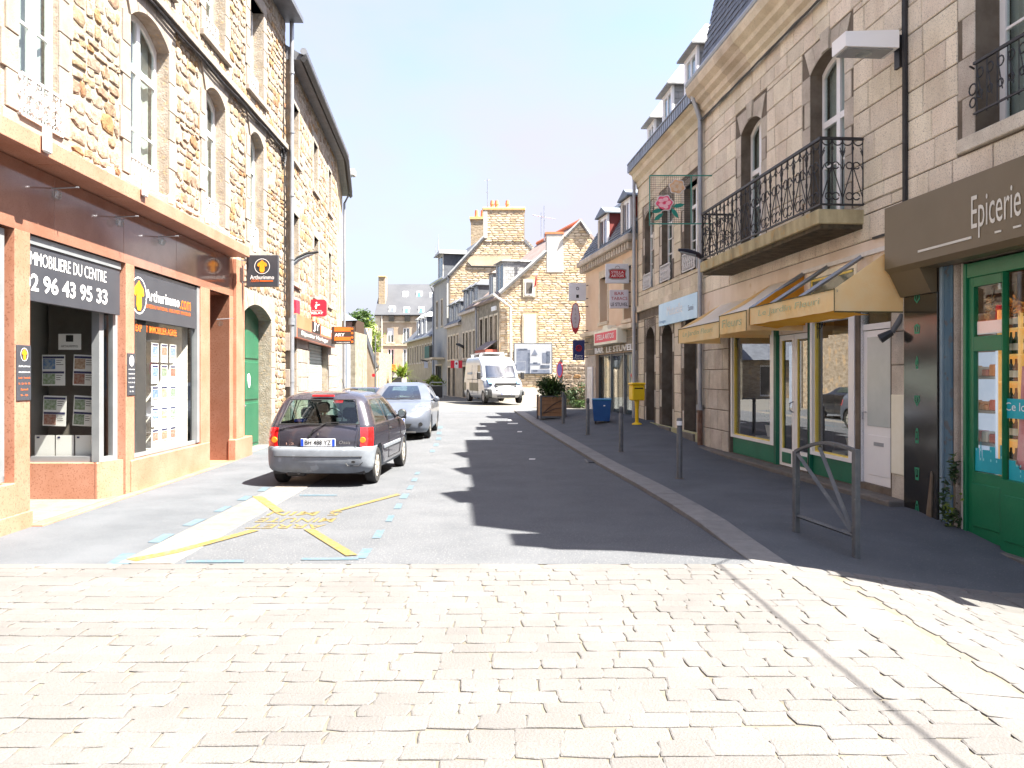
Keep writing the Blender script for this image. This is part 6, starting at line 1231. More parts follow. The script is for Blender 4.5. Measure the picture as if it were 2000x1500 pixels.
# blue bin
X, Y = gp(1178, 821, .045); z = zg(X, Y) + .045; M_ = Matrix.Translation((X, Y + .3, z)) @ Matrix.Rotation(math.radians(-8), 4, 'Z'); q = thing('storage_bin', 'dark blue plastic bin with pale blue side standing at the bar doors', 'bin', M_)
bb = mat('blue_plastic', [(.01, .06, .20), (.015, .085, .26)], 3, .4, .1, 30, 0); build('body', MB(M_).add([(-.22, -.24, .08), (.22, -.24, .08), (.22, .24, .08), (-.22, .24, .08), (-.27, -.29, .66), (.27, -.29, .66), (.27, .29, .66), (-.27, .29, .66)], [(0, 1, 2, 3), (4, 5, 6, 7), (0, 1, 5, 4), (1, 2, 6, 5), (2, 3, 7, 6), (3, 0, 4, 7)]), bb, q)
build('lid', MB(M_).box(-.28, .28, -.3, .3, .66, .71, .02), mat('pale_blue_plastic', (.04, .22, .42), 2, .4, var=0), q); build('label', MB(M_).rect(.05, .1, .5, .53, -.29), white, q, fix=False)
for sx_ in (-.18, .18):
    for sy_ in (-.2, .2): build('caster', MB(M_).lathe([(.04, -.02), (.04, .02)], (sx_, sy_, .04), 'x', 10), rubber, q)
# planter with shrub
X, Y = gp(1078, 819, .045); z = zg(X, Y) + .045; M_ = Matrix.Translation((X, Y + .42, z)) @ Matrix.Rotation(math.radians(6), 4, 'Z'); q = thing('planter', 'square wooden planter box with grey metal corner posts at the kerb end', 'planter', M_)
for sx_ in (-1, 1):
    for sy_ in (-1, 1): build('corner_post', MB(M_).box(sx_ * .41 - .03, sx_ * .41 + .03, sy_ * .41 - .03, sy_ * .41 + .03, -.02, .80, .006), greyp, q)
for k in range(5):
    z0 = .10 + .13 * k
    build('plank', MB(M_).box(-.38, .38, -.41, -.38, z0, z0 + .122, .006), wood, q); build('plank', MB(M_).box(-.38, .38, .38, .41, z0, z0 + .122, .006), wood, q); build('plank', MB(M_).box(-.41, -.38, -.38, .38, z0, z0 + .122, .006), wood, q); build('plank', MB(M_).box(.38, .41, -.38, .38, z0, z0 + .122, .006), wood, q)
build('rim', MB(M_).box(-.4, .4, -.43, -.415, .04, .09).box(-.4, .4, -.43, -.415, .74, .78), greyp, q); build('leaf_motif', MB(M_).tube([(-.34 + .05 * k, -.425, .2 + .42 * math.sin(k * .11)) for k in range(14)], .011, 4).tube([(-.3 + .05 * k, -.425, .2 + .17 * math.sin(k * .14)) for k in range(13)], .010, 4), blkiron, q); build('soil', MB(M_).box(-.38, .38, -.38, .38, .60, .70), bark, q)
def palm(name, lab, base, n, ln_, m, seed, h=.0, wd=.03, up=.9, parts=('blade', 'stem')):
    q = thing(name, lab, 'plant', base); r = random.Random(seed); base = Vector(base); mb = MB(I)
    for k in range(n):
        az = r.uniform(0, 6.283); el = r.uniform(.25, 1.4) * up; l_ = ln_ * r.uniform(.6, 1.1); d = Vector((math.cos(az) * math.cos(el), math.sin(az) * math.cos(el), math.sin(el))); sd = Vector((-math.sin(az), math.cos(az), 0)); p = base + Vector((r.uniform(-.2, .2) * ln_, r.uniform(-.2, .2) * ln_, h * r.uniform(.2, 1))); pts = []
        for j in range(5): t = j / 4; pts.append((p + d * l_ * t - Vector((0, 0, .45 * l_ * t * t * math.cos(el))), wd * (1 - t) ** .6 * (.6 + 1.6 * t if t < .5 else 1.4)))
        for (a_, wa), (b_, wb) in zip(pts, pts[1:]): mb.quad(a_ - sd * wa, a_ + sd * wa, b_ + sd * wb, b_ - sd * wb)
    build(parts[0], mb, m, q, fix=False); build(parts[1], MB(I).tube([base, base + Vector((0, 0, max(.15, h)))], .05, 6), bark, q); return q
o_ = M_ @ Vector((0, 0, .7)); sh_ = palm('planter_shrub', 'dark green bushy shrub growing in the wooden planter', o_, 220, .78, leaf, 5, h=.3, wd=.035); leafy(sh_, 'foliage', o_ + Vector((0, 0, .28)), (.54, .48, .40), 700, .06, leafd, 6)
# no parking sign behind the planter, seen obliquely
X, Y = 2.75, 32.5; fr = Fr(X - .9, Y, 1, -.9, .33); q = thing('no_parking_sign', 'round violet and red no parking sign turned sideways behind the planter', 'road sign', fr)
X_ = P3(1093, 0, Y)[0]; fr = Fr(X_, Y, 1, -3.0, 0.0); q.matrix_world = fr.M; WM[q.name] = fr.M.copy()
build('disc_rim', MB(fr).lathe([(.32, 0), (.32, .02)], (0, 0, P3(0, 722, Y)[2]), 'y', 24), red, q); build('disc_face', MB(fr).lathe([(.25, -.004), (.25, 0)], (0, 0, P3(0, 722, Y)[2]), 'y', 24), mat('violet_blue_face', (.13, .07, .42), 2, .4, var=0), q); build('post', MB(fr).tube([(.0, .06, .3), (.0, .06, P3(0, 700, Y)[2])], .03, 8), greyp, q); build('back_plate', MB(fr).box(-.12, .2, .03, .05, P3(0, 745, Y)[2], P3(0, 704, Y)[2]), greyp, q)
# ---------------------------------------------------------------- far right row (beyond the side street)
GZ = .25
DG[0] = mat('dark_dormer_glass', [(.02, .024, .03), (.05, .06, .07)], 2, .15, 0, 1, 0)
def rowfr(Yfar): return Fr(-.73 - .28 * (Yfar - 47), Yfar, .28, -1)
KG = math.hypot(1, .28)
def P_(px, py, Y): return Vector(P3(px, py, Y))
FG = rowfr(52); G = thing('stone_house', 'stone house whose sunlit rubble gable stands behind the white van', 'house', FG)
gab = [(-.73, GZ - .3), (5.4, GZ - .3), (5.4, 8.6)] + [tuple(P_(px, py, 47).xz) for px, py in ((1151, 457), (1134, 433), (1103, 463), (1067, 492), (978, 571))] + [(-.73, 6.4)]
gw = Fr(0, 47, 1, 0)
ogb = [(P_(1025, 0, 47).x, P_(1042, 0, 47).x, P_(0, 577, 47).z, P_(0, 549, 47).z), (P_(1024, 0, 47).x, P_(1044, 0, 47).x, P_(0, 672, 47).z, P_(0, 617, 47).z)]
def polywall(par, fr, gab, d0, d1, m, name='gable_wall'): return build(name, MB(fr).prism(gab, d0, d1), m, par)
polywall(G, gw, gab, 0, .5, farstone)
def fstones(par, fr, gab, d, m, rh, bl, name='facing_stone', ex=()):
    if name == 'facing_stone': rh = (rh[0] * .72, rh[1] * .72); bl = (bl[0] * .75, bl[1] * .8)
    """rubble facing of a gable as real shallow stones"""
    zs = [p[1] for p in gab]; it = []; z = min(zs) + .3
    def span(zz):
        xs = []
        for (x0, z0), (x1, z1) in zip(gab, gab[1:] + gab[:1]):
            if (z0 - zz) * (z1 - zz) < 0: xs.append(x0 + (x1 - x0) * (zz - z0) / (z1 - z0))
        return (min(xs), max(xs)) if len(xs) > 1 else None
    while z < max(zs):
        h_ = R.uniform(*rh); s = span(z + h_ * .5)
        if s:
            for a, b in free(s[0] + .05, s[1] - .05, z, z + h_, list(ex)):
                p = a
                while p < b - .1: q_ = min(b, p + R.uniform(*bl)); it.append(umat(fr, (p + q_) / 2, z + h_ / 2, (q_ - p) * .95, h_ * R.uniform(.75, .95), d, R.uniform(.006, .018), R.uniform(-.05, .05))); p = q_
        z += h_
    units(par, name, 'rubble', it, m, 300)
rubfar = mat('far_ochre_rubble', [(.8, .78, .74), (1, 1, 1)], 2, .95, .5, 9, .16, pal=[(.60, .48, .33), (.54, .42, .28), (.64, .54, .41), (.50, .36, .22), (.57, .48, .36), (.62, .50, .36)], hue=.008)
fstones(G, gw, gab, -.0, rubfar, (.14, .24), (.3, .7), ex=[(a - .2, b + .2, c - .2, d + .2) for a, b, c, d in ogb])
for k, (a, b, c, d) in enumerate(ogb):
    f_ = build('window', MB(gw).box(a - .1, b + .1, -.05, .0, c - .1, d + .12), ash2, G); build('window_frame', MB(gw).box(a, b, -.07, -.05, c, d), pvc, f_)
    if k == 0: build('pane', MB(gw).box(a + .07, b - .07, -.08, -.07, c + .1, d - .07), roomg, f_)
build('rake_flashing', MB(I).tube([P_(976, 572, 46.9), P_(1067, 491, 46.9)], .12, 4).tube([P_(1103, 462, 46.9), P_(1134, 431, 46.9), P_(1152, 457, 46.9)], .1, 4), slate_l, G)
def sloped(par, a, b, c, d, th, m, name='roof'):
    """roof plane through four points with thickness"""
    a, b, c, d = [Vector(v) for v in (a, b, c, d)]; n = (b - a).cross(d - a).normalized(); n = n if n.z > 0 else -n
    mb = MB(I); t = [v - n * th for v in (a, b, c, d)]; mb.add([a, b, c, d] + t, [(0, 1, 2, 3), (4, 5, 6, 7), (0, 1, 5, 4), (1, 2, 6, 5), (2, 3, 7, 6), (3, 0, 4, 7)]); return build(name, mb, m, par)
brslate = mat('brown_slate', [(.17, .13, .12), (.24, .19, .175)], 2, .7, .2, 10, .1)
ap = P_(1134, 434, 47); ev = P_(978, 573, 47); bk_ = Vector((-.28 * 8, 8, 0)); bk5 = Vector((-.28 * 5, 5, 0))
sloped(G, ev + Vector((-.3, -.02, -.25)), ev + Vector((-.3, 0, -.25)) + bk_, ap + bk_, ap, .15, brslate); sloped(G, ap, ap + bk_, ap + bk_ + Vector((3.5, 0, -3.8)), ap + Vector((3.5, 0, -3.8)), .15, brslate)
build('ridge_tiles', MB(I).tube([ap + Vector((0, 0, .08)), ap + bk_ + Vector((0, 0, .08))], .12, 6), pot, G)
build('chimney', MB(gw).box(P_(1067, 0, 47).x, P_(1100, 0, 47).x, -.03, .9, 7.6, P_(0, 457, 47).z, .03), render_w, G); build('chimney_cap', MB(gw).box(P_(1065, 0, 47).x, P_(1101, 0, 47).x, -.06, .95, P_(0, 457, 47).z, P_(0, 453, 47).z), pot, G)
am = MB(I).tube([P_(1063, 470, 47), P_(1063, 402, 47)], .03, 5).tube([P_(1057, 462, 47), P_(1057, 415, 47)], .025, 5).tube([P_(1040, 420, 47), P_(1084, 428, 48)], .02, 4)
for k in range(6): c_ = P_(1042 + 8 * k, 420 + 1.6 * k, 47.2); am.tube([c_ - Vector((.0, .3, .05)), c_ + Vector((.12, .3, .05))], .014, 4)
build('antenna', am, zinc, G)
def facade(par, fr, L_, z0, eave, m, wins, frame=greyp, gm=glass, sur=ash2, dk=dark):
    ops = [(a, b, c, d, 0) for a, b, c, d in wins]; wall(par, fr, 0, L_, z0, eave, 0, .35, ops, m)
    for o_ in ops:
        build('window_surround', MB(fr).box(o_[0] - .12, o_[0], -.03, .1, o_[2], o_[3] + .12).box(o_[1], o_[1] + .12, -.03, .1, o_[2], o_[3] + .12).box(o_[0], o_[1], -.03, .1, o_[3], o_[3] + .12).box(o_[0] - .15, o_[1] + .15, -.06, .1, o_[2] - .12, o_[2]), sur, par)
        f_ = build('window', MB(fr).box(o_[0], o_[0] + .07, .18, .24, o_[2], o_[3]).box(o_[1] - .07, o_[1], .18, .24, o_[2], o_[3]).box((o_[0] + o_[1]) / 2 - .04, (o_[0] + o_[1]) / 2 + .04, .18, .24, o_[2], o_[3]).box(o_[0], o_[1], .179, .24, o_[3] - .07, o_[3]).box(o_[0], o_[1], .179, .24, o_[2], o_[2] + .07), frame, par)
        build('pane', MB(fr).box(o_[0] + .05, o_[1] - .05, .2, .21, o_[2] + .05, o_[3] - .05), gm, f_); build('room_back', MB(fr).rect(o_[0], o_[1], o_[2], o_[3], .345), dk, f_, fix=False)
LG = 5 * KG
facade(G, FG, LG, -.1, 6.4, farstone_g, [(.5, 1.2, 3.2, 5.2), (1.75, 2.45, 3.2, 5.2), (3.0, 3.7, 3.2, 5.2), (4.1, 4.8, 3.2, 5.2)])
build('shop_awning', MB(FG).box(2.2, 4.95, -.75, -.70, 2.65, 3.2).box(4.9, 4.95, -.7, 0, 2.65, 3.2), mat('faded_red_board', (.40, .09, .06), 2, .7, var=0), G); build('shop_roof', MB(FG).add([(2.1, -.8, 3.2), (5.0, -.8, 3.2), (5.0, 0, 3.75), (2.1, 0, 3.75)], [(0, 1, 2, 3)]), brslate, G, fix=False); build('wall_sign', MB(FG).box(3.6, 4.6, -.08, 0, 5.5, 5.75), white, G)
gt = MB(I).tube([FG.w(0, -.3, 6.35), FG.w(LG, -.3, 6.35)], .08, 6); e_ = FG.w(LG, -.3, 6.3); gt.tube([e_, P_(984, 590, 46.85), P_(997, 600, 46.85), P_(998, 700, 46.85)], .075, 8).tube([P_(990, 585, 46.85), P_(999, 592, 46.85)], .06, 8); build('downpipe', gt, render_w, G)
dormer(G, FG, 3.2, 4.9, .35, 6.6, 8.3, 2.6, slate_l, slate, slate_l, .25, .12); dormer(G, FG, 1.5, 2.5, .35, 6.6, 7.9, 2.2, slate_l, slate, brslate, .3, .1)
build('building_mass', MB(FG).box(0, LG, .8, 5.0, 0, 6.3), render_g, G)
q = thing('wall_poster', 'large framed black and white village photograph fixed to the rubble gable', 'mural panel', gw); a, b, c, d = P_(1003, 0, 46.9).x, P_(1079, 0, 46.9).x, P_(0, 731, 46.9).z, P_(0, 670, 46.9).z
build('frame', MB(gw).box(a, b, -.17, -.1, c, d, .01), greyp, q); build('print', MB(gw).rect(a + .06, b - .06, c + .06, d - .06, -.174), mat('pale_print', [(.30, .32, .36), (.36, .37, .40)], 1.2, .6, var=0), q, fix=False)
pr1 = mat('mid_grey_print', [(.10, .12, .17), (.16, .18, .23)], 2.5, .6, var=0); pr2 = mat('dark_grey_print', [(.03, .04, .07), (.10, .12, .16)], 6, .6, var=0)
W_, H_ = b - a, d - c
for nm, m_, ps in (('building_print', pr1, [(.05, .42, .30, .42), (.30, 0, .12, .80), (.45, .0, .5, .12), (.42, .28, .28, .06), (.75, .35, .2, .35), (.05, .1, .24, .3)]), ('dark_print', pr2, [(0, 0, .06, .3), (.36, .0, .06, .7), (.50, .32, .12, .05), (.50, .06, .12, .05), (.86, .35, .1, .4), (.1, .8, .25, .04), (.7, .18, .25, .1)])):
    for k, (x, z, w_, h_) in enumerate(ps):
        mb = MB(gw); mb.rect(a + .06 + x * (W_ - .12), a + .06 + (x + w_) * (W_ - .12), c + .06 + z * (H_ - .12), c + .06 + (z + h_) * (H_ - .12), (-.178 if nm[0] == 'b' else -.182) - .001 * k); build(nm, mb, m_, q, fix=False)
build('roof_print', MB(gw).add([(a + .46 * W_, -.19, c + .62 * H_), (a + .62 * W_, -.19, c + .62 * H_), (a + .54 * W_, -.19, c + .8 * H_)], [(0, 1, 2)]), pr1, q, fix=False)
q = thing('flag', 'small red flag hanging by the upper gable window', 'flag', gw); build('cloth', MB(gw).add([(P_(1043, 0, 46.9).x, -.1, P_(0, 562, 47).z), (P_(1047, 0, 46.9).x, -.25, P_(0, 557, 47).z), (P_(1049, 0, 46.9).x, -.25, P_(0, 536, 47).z), (P_(1046, 0, 46.9).x, -.1, P_(0, 540, 47).z)], [(0, 1, 2, 3)]), red, q, fix=False); build('pole', MB(gw).tube([(P_(1043, 0, 47).x, 0, P_(0, 565, 47).z), (P_(1049, 0, 46.9).x, -.28, P_(0, 534, 47).z)], .015, 5), white, q)
build('plinth', MB(gw).box(-.75, 5.3, -.12, -.0, -.1, P_(0, 757, 47).z), granite_w, G)
# low stone garden wall with ivy between gable and bar
lw_ = Fr(P_(1086, 0, 38).x, 38, 1, -.12); q = thing('garden_wall', 'low crumbling rubble wall with ivy beside the bar corner', 'wall', lw_)
build('wall_core', MB(lw_).box(0, 3.2, .05, .5, 0, 2.2), mortar, q); gabl = [(0, 0.15), (3.2, 0.15), (3.2, 2.2), (0, 2.2)]; fstones(q, lw_, gabl, .05, rub, (.12, .22), (.2, .5), 'rubble_stone')
iv = thing('ivy_plant', 'dark ivy and weeds spilling over the foot of the low rubble wall', 'plant', lw_.w(1.4, -.2, .2)); leafy(iv, 'foliage', lw_.w(1.0, -.15, .8), (.9, .25, .75), 700, .06, leafd, 33); leafy(iv, 'ground_leaves', lw_.w(1.8, -.45, .38), (1.0, .35, .22), 420, .06, leaf, 34); leafy(iv, 'yellow_leaves', lw_.w(1.9, -.1, 1.75), (.18, .1, .2), 60, .05, leafl, 35)
# narrow row houses between the gable and the tall house
for (Yf, Yn, eave, lab, mm, sg_) in ((57, 52, 5.95, 'narrow two storey row house with dark dormers next to the sunlit gable', farstone_g, 1), (62, 57, 5.35, 'row house with dark dormers beside the tall chimney house', farash, 0)):
    fr = rowfr(Yf); L_ = (Yf - Yn) * KG; hq = thing('row_house', lab, 'house', fr)
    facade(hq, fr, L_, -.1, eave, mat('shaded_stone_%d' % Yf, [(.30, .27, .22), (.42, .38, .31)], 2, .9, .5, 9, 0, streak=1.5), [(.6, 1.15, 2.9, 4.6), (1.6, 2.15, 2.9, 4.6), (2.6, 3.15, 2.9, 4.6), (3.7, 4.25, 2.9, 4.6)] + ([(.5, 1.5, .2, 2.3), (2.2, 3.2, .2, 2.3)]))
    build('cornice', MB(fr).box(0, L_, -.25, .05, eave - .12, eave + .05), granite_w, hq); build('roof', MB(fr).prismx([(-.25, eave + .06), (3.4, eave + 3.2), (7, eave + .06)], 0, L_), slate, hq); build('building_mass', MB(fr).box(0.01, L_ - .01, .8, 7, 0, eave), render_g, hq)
    for u_ in (.4, 2.0, 3.6): dormer(hq, fr, u_, u_ + 1.05, .1, eave + .05, eave + 1.55, 1.3, slate, slate, slate, .45, .1, True, True, False)
    if sg_: build('gutter', MB(fr).tube([(L_ - .02, -.15, eave), (L_ - .02, -.1, .2)], .05, 6), zinc, hq); build('chimney', MB(fr).box(2.2, 3.1, 2.8, 3.4, eave + 2, eave + 3.6), pot, hq)
FD3 = rowfr(54); q = thing('service_door', 'tall dark blue grey panelled door beside the white van', 'door', FD3); build('leaf', MB(FD3).box(1.2, 2.4, -.08, -.04, .25, 2.5), mat('blue_grey_door', (.10, .12, .17), 2, .5, var=0), q)
for k in range(5): build('panel', MB(FD3).box(1.24 + .23 * k, 1.44 + .23 * k, -.095, -.08, .3, 2.45), bpy.data.materials['blue_grey_door'], q)
FSr = Fr(P_(891, 0, 55.5).x, 55.5, 1, 0); q = thing('projecting_sign', 'small red and white three part sign left of the white van', 'sign', FSr); z0, z1 = P_(0, 719, 55.5).z, P_(0, 704, 55.5).z
for k in range(3): build('panel', MB(FSr).box(-.38 + .27 * k, -.13 + .27 * k, 0, .08, z0, z1), [red, white, red][k], q)
build('emblem', MB(FSr).disc(.015, (z0 + z1) / 2 + .05, .08, -.005), redb, q, fix=False); build('bracket', MB(FSr).box(.43, .95, .03, .06, z1 - .1, z1 - .06), blkiron, q)
ql = thing('wall_lamp', 'curved black arm lamp on the row houses above the van', 'lamp', rowfr(57)); build('arm', MB(I).tube([P_(890, 672, 56), P_(896, 673, 56), P_(904, 677, 56), P_(911, 682, 56.3)], [.05, .1, .1, .08], 8), blkiron, ql); build('lens', MB(I).tube([P_(892, 674, 56), P_(899, 676.5, 56)], [.04, .07], 6), zinc, ql)
# tall house with the great chimney
FT = rowfr(67.4); LT = 5.4 * KG; T = thing('tall_house', 'tall stone house with huge rendered chimney and broad sunlit gable', 'house', FT); gt_ = Fr(0, 62, 1, 0)
def g62(px, py): return (P_(px, 0, 62).x, P_(0, py, 62).z)
gt62 = [g62(878, 795), g62(1110, 795), g62(1110, 560), g62(1035, 474), g62(1025, 466), g62(945, 463), g62(878, 536)]
polywall(T, gt_, gt62, 0, .5, farstone); fstones(T, gt_, gt62, 0, rubfar, (.16, .28), (.35, .8), ex=[(g62(913, 0)[0], g62(1000, 0)[0], g62(0, 522)[1], g62(0, 499)[1])])
build('render_patch', MB(gt_).box(g62(913, 0)[0], g62(1000, 0)[0], -.03, .0, g62(0, 519)[1], g62(0, 501)[1]), mat('tan_render', [(.46, .36, .24), (.56, .46, .34)], .8, .9, .2, 9, 0), T); build('iron_strap', MB(gt_).tube([(g62(914, 0)[0], -.05, g62(0, 512)[1]), (g62(921, 0)[0], -.05, g62(0, 520)[1]), (g62(982, 0)[0], -.05, g62(0, 521)[1])], .05, 4), blkiron, T)
ch = build('chimney', MB(gt_).box(g62(943.5, 0)[0], g62(1024.5, 0)[0], -.05, 1.1, g62(0, 470)[1], g62(0, 411)[1]), farstone, T); fstones(ch, gt_, [g62(944, 480), g62(1024, 480), g62(1024, 411), g62(944, 411)], -.05, rubfar, (.2, .3), (.4, .8))
build('chimney_cap', MB(gt_).box(g62(942, 0)[0], g62(1026, 0)[0], -.12, 1.2, g62(0, 411)[1], g62(0, 405)[1], .04), lichen, T); build('corner_render', MB(gt_).box(g62(944, 0)[0], g62(952, 0)[0], -.09, .02, g62(0, 465)[1], g62(0, 412)[1]), render_w, T)
for px in (961, 970, 991): build('chimney_pot', MB(gt_).lathe([(.16, 0), (.13, .25), (.17, .3), (.12, .62)], (g62(px, 0)[0], .4, g62(0, 405.5)[1]), 'z', 10), pot, T, smooth=True)
build('antenna', MB(gt_).tube([(g62(952, 0)[0], .5, g62(0, 405)[1]), (g62(952, 0)[0], .5, g62(0, 346)[1])], .035, 5).tube([(g62(946, 0)[0], .5, g62(0, 350)[1]), (g62(957, 0)[0], .6, g62(0, 348)[1])], .02, 4).tube([(g62(949, 0)[0], .5, g62(0, 372)[1]), (g62(953, 0)[0], .6, g62(0, 374)[1])], .02, 4), zinc, T)
c2 = MB(I); a = P_(920, 480, 67); b = P_(946, 430, 67); c2.box(a.x, b.x, 66.6, 68.2, a.z - 2, b.z); build('chimney', c2, farstone, T); build('chimney_cap', MB(I).box(a.x - .1, b.x + .1, 66.5, 68.3, b.z, b.z + .2), lichen, T)
for px in (930.5, 942): build('chimney_pot', MB(I).lathe([(.15, 0), (.12, .6)], (P_(px, 0, 67).x, 67, b.z + .2), 'z', 8), pot, T)
build('rake_flashing', MB(I).tube([P_(876, 538, 61.9), P_(945, 463, 61.9)], .13, 4), slate_l, T)
bkT = Vector((-.28 * 5.4, 5.4, 0)); a = P_(877, 538, 62); b = P_(945, 463, 62); sloped(T, a + Vector((-.3, 0, -.2)), a + Vector((-.3, 0, -.2)) + bkT, b + bkT, b, .2, slate); b2 = P_(1025, 466, 62); sloped(T, b, b + bkT, b2 + bkT, b2, .2, slate); sloped(T, b2, b2 + bkT, P_(1110, 558, 62) + bkT, P_(1110, 558, 62), .2, slate)
facade(T, FT, LT, -.1, 9.2, render_g, [(1.3, 1.9, 5.6, 7.6), (3.4, 4.0, 5.6, 7.6), (1.0, 3.6, .3, 2.5)]); build('building_mass', MB(FT).box(.01, LT - .05, .8, 8, 0, 9.2), render_g, T); build('gutter', MB(FT).tube([(0, -.3, 9.15), (LT, -.3, 9.15)], .09, 6).tube([(.1, -.3, 9.1), (.1, -.08, 8.6), (.1, -.08, .3)], .06, 6), zinc, T)
dq = dormer(T, FT, 1.6, 3.6, .1, 9.3, 11.2, 3.2, render_w, slate, slate_l, .5, .3, False, True, False); build('finial', MB(FT).tube([(2.6, -.1, 11.6), (2.6, -.1, 12.9)], [.05, .01], 5).tube([(1.4, -.1, 11.2), (1.4, -.1, 12.3)], [.04, .01], 5), slate_l, dq)
build('balcony', MB(FT).box(1.5, 5.0, -1.0, 0, 2.95, 3.1), ash2, T); bmq = build('balcony_rail', MB(FT).box(1.5, 5.0, -1.0, -.97, 4.0, 4.05), blkiron, T)
build('green_mesh', MB(FT).box(1.5, 3.6, -1.02, -1.0, 3.1, 4.0), mat('green_screen', (.02, .10, .08), 2, .7, var=0), bmq)
for k in range(12): build('baluster', MB(FT).box(3.6 + .12 * k, 3.62 + .12 * k, -.99, -.97, 3.1, 4.0), blkiron, bmq)
# dark low terrace further down and the closing building
FL = rowfr(82); LL = 14.6 * KG; TL = thing('terrace_house', 'long low terrace in shade with many narrow windows before the slate roofed block', 'house', FL)
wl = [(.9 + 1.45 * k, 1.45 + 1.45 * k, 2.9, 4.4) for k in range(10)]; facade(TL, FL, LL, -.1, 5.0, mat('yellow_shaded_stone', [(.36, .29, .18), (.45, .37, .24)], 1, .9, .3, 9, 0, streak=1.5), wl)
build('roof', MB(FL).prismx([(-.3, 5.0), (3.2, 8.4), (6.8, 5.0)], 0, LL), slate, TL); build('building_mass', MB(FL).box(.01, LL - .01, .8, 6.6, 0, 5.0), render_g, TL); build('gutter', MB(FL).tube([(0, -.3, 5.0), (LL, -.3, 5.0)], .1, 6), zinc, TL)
for u_ in (5.2, 7.2, 9.4): dormer(TL, FL, u_, u_ + 1.0, .2, 5.3, 6.9, 1.8, pvc, slate, slate_l, .5, .15, True, True, False)
q = build('gabled_dormer', MB(I).prism([tuple(P_(px, py, 76).xz) for px, py in ((832, 640), (858, 640), (858, 604), (852, 598), (838, 612))], 76, 79), farash, TL); build('dormer_roof', MB(I).tube([P_(834, 617, 75.9), P_(851, 597, 75.9), P_(866, 612, 75.9)], .25, 4), slate, q)
for px in (842, 851): build('pane', MB(I).box(P_(px - 2.5, 0, 76).x, P_(px + 2.5, 0, 76).x, 75.95, 76, P_(0, 624, 76).z, P_(0, 614, 76).z), dark, q)
YB = 100; fb = Fr(0, YB, 1, 0); FBd = thing('apartment_building', 'sunlit stone block with big slate roof and roof windows closing the street', 'building', fb)
def gx(px): return P_(px, 0, YB).x
def gz(py): return P_(0, py, YB).z
wf_ = [(gx(756), gx(769), gz(668), gz(640)), (gx(787), gx(800), gz(668), gz(640)), (gx(757), gx(770), gz(715), gz(681)), (gx(787), gx(800), gz(715), gz(681)), (gx(818), gx(831), gz(668), gz(640)), (gx(818), gx(831), gz(715), gz(681))]
ops = [(a, b, c, d, 0) for a, b, c, d in wf_]; wall(FBd, fb, gx(733), gx(862), -.1, gz(616), 0, .4, ops, farash)
for k, o_ in enumerate(ops):
    f_ = build('window', MB(fb).box(o_[0], o_[0] + .12, .1, .2, o_[2], o_[3]).box(o_[1] - .12, o_[1], .1, .2, o_[2], o_[3]).box((o_[0] + o_[1]) / 2 - .08, (o_[0] + o_[1]) / 2 + .08, .1, .2, o_[2], o_[3]).box(o_[0], o_[1], .099, .2, o_[3] - (.9 if k == 0 else .12), o_[3]), pvc, FBd); build('pane', MB(fb).box(o_[0], o_[1], .15, .16, o_[2], o_[3]), glass, f_); build('room_back', MB(fb).rect(o_[0], o_[1], o_[2], o_[3], .39), dark, f_, fix=False); build('sill', MB(fb).box(o_[0] - .15, o_[1] + .15, -.1, .1, o_[2] - .2, o_[2]), ash2, FBd)
for z in (gz(630), gz(675)): build('string_course', MB(fb).box(gx(733), gx(862), -.08, 0, z, z + .15), ash2, FBd)
for k in range(18): build('quoin', MB(fb).box(gx(733), gx(733) + (.9 if k % 2 else .6), -.05, .0, .3 + .5 * k, .76 + .5 * k), ash2, FBd)
zr, ze = gz(546), gz(615); sloped(FBd, (gx(732), YB - .3, ze), (gx(862), YB - .3, ze), (gx(862), YB + 5, zr), (gx(732), YB + 5, zr), .2, slate_far); sloped(FBd, (gx(732), YB + 5, zr), (gx(862), YB + 5, zr), (gx(862), YB + 10, ze), (gx(732), YB + 10, ze), .2, slate_far)
build('gable_wall', MB(fb).prismx([(0, 0), (10, 0), (10, ze), (5, zr - .2), (0, ze)], gx(733), gx(733) + .3), farash, FBd); build('chimney', MB(fb).box(gx(735), gx(749), 1.5, 3, ze, gz(538), .05), farstone, FBd); build('chimney_cap', MB(fb).box(gx(734.5), gx(749.5), 1.4, 3.1, gz(538), gz(536)), lichen, FBd)
def roofwin(px, py, w_, h_, m, lab=None):
    t = (gz(py) - ze) / (zr - ze); y = -.3 + 5.3 * t; f_ = build('roof_window', MB(fb).add([(gx(px - w_), y - .25, gz(py + h_)), (gx(px + w_), y - .25, gz(py + h_)), (gx(px + w_), y + .3, gz(py - h_) + .25), (gx(px - w_), y + .3, gz(py - h_) + .25), (gx(px - w_), y + .25, gz(py + h_) - .2), (gx(px + w_), y + .25, gz(py + h_) - .2), (gx(px + w_), y + .9, gz(py - h_)), (gx(px - w_), y + .9, gz(py - h_))], [(0, 1, 2, 3), (0, 1, 5, 4), (1, 2, 6, 5), (2, 3, 7, 6), (3, 0, 4, 7)]), pvc, FBd)
    build('pane', MB(fb).add([(gx(px - w_ * .65), y - .23, gz(py + h_ * .65)), (gx(px + w_ * .65), y - .23, gz(py + h_ * .65)), (gx(px + w_ * .65), y + .2, gz(py - h_ * .65) + .22), (gx(px - w_ * .65), y + .2, gz(py - h_ * .65) + .22)], [(0, 1, 2, 3)]), m, f_, fix=False)
bluegl = mat('blue_roof_glass', [(.05, .14, .30), (.10, .2, .34)], 2, .15, 0, 1, 0)
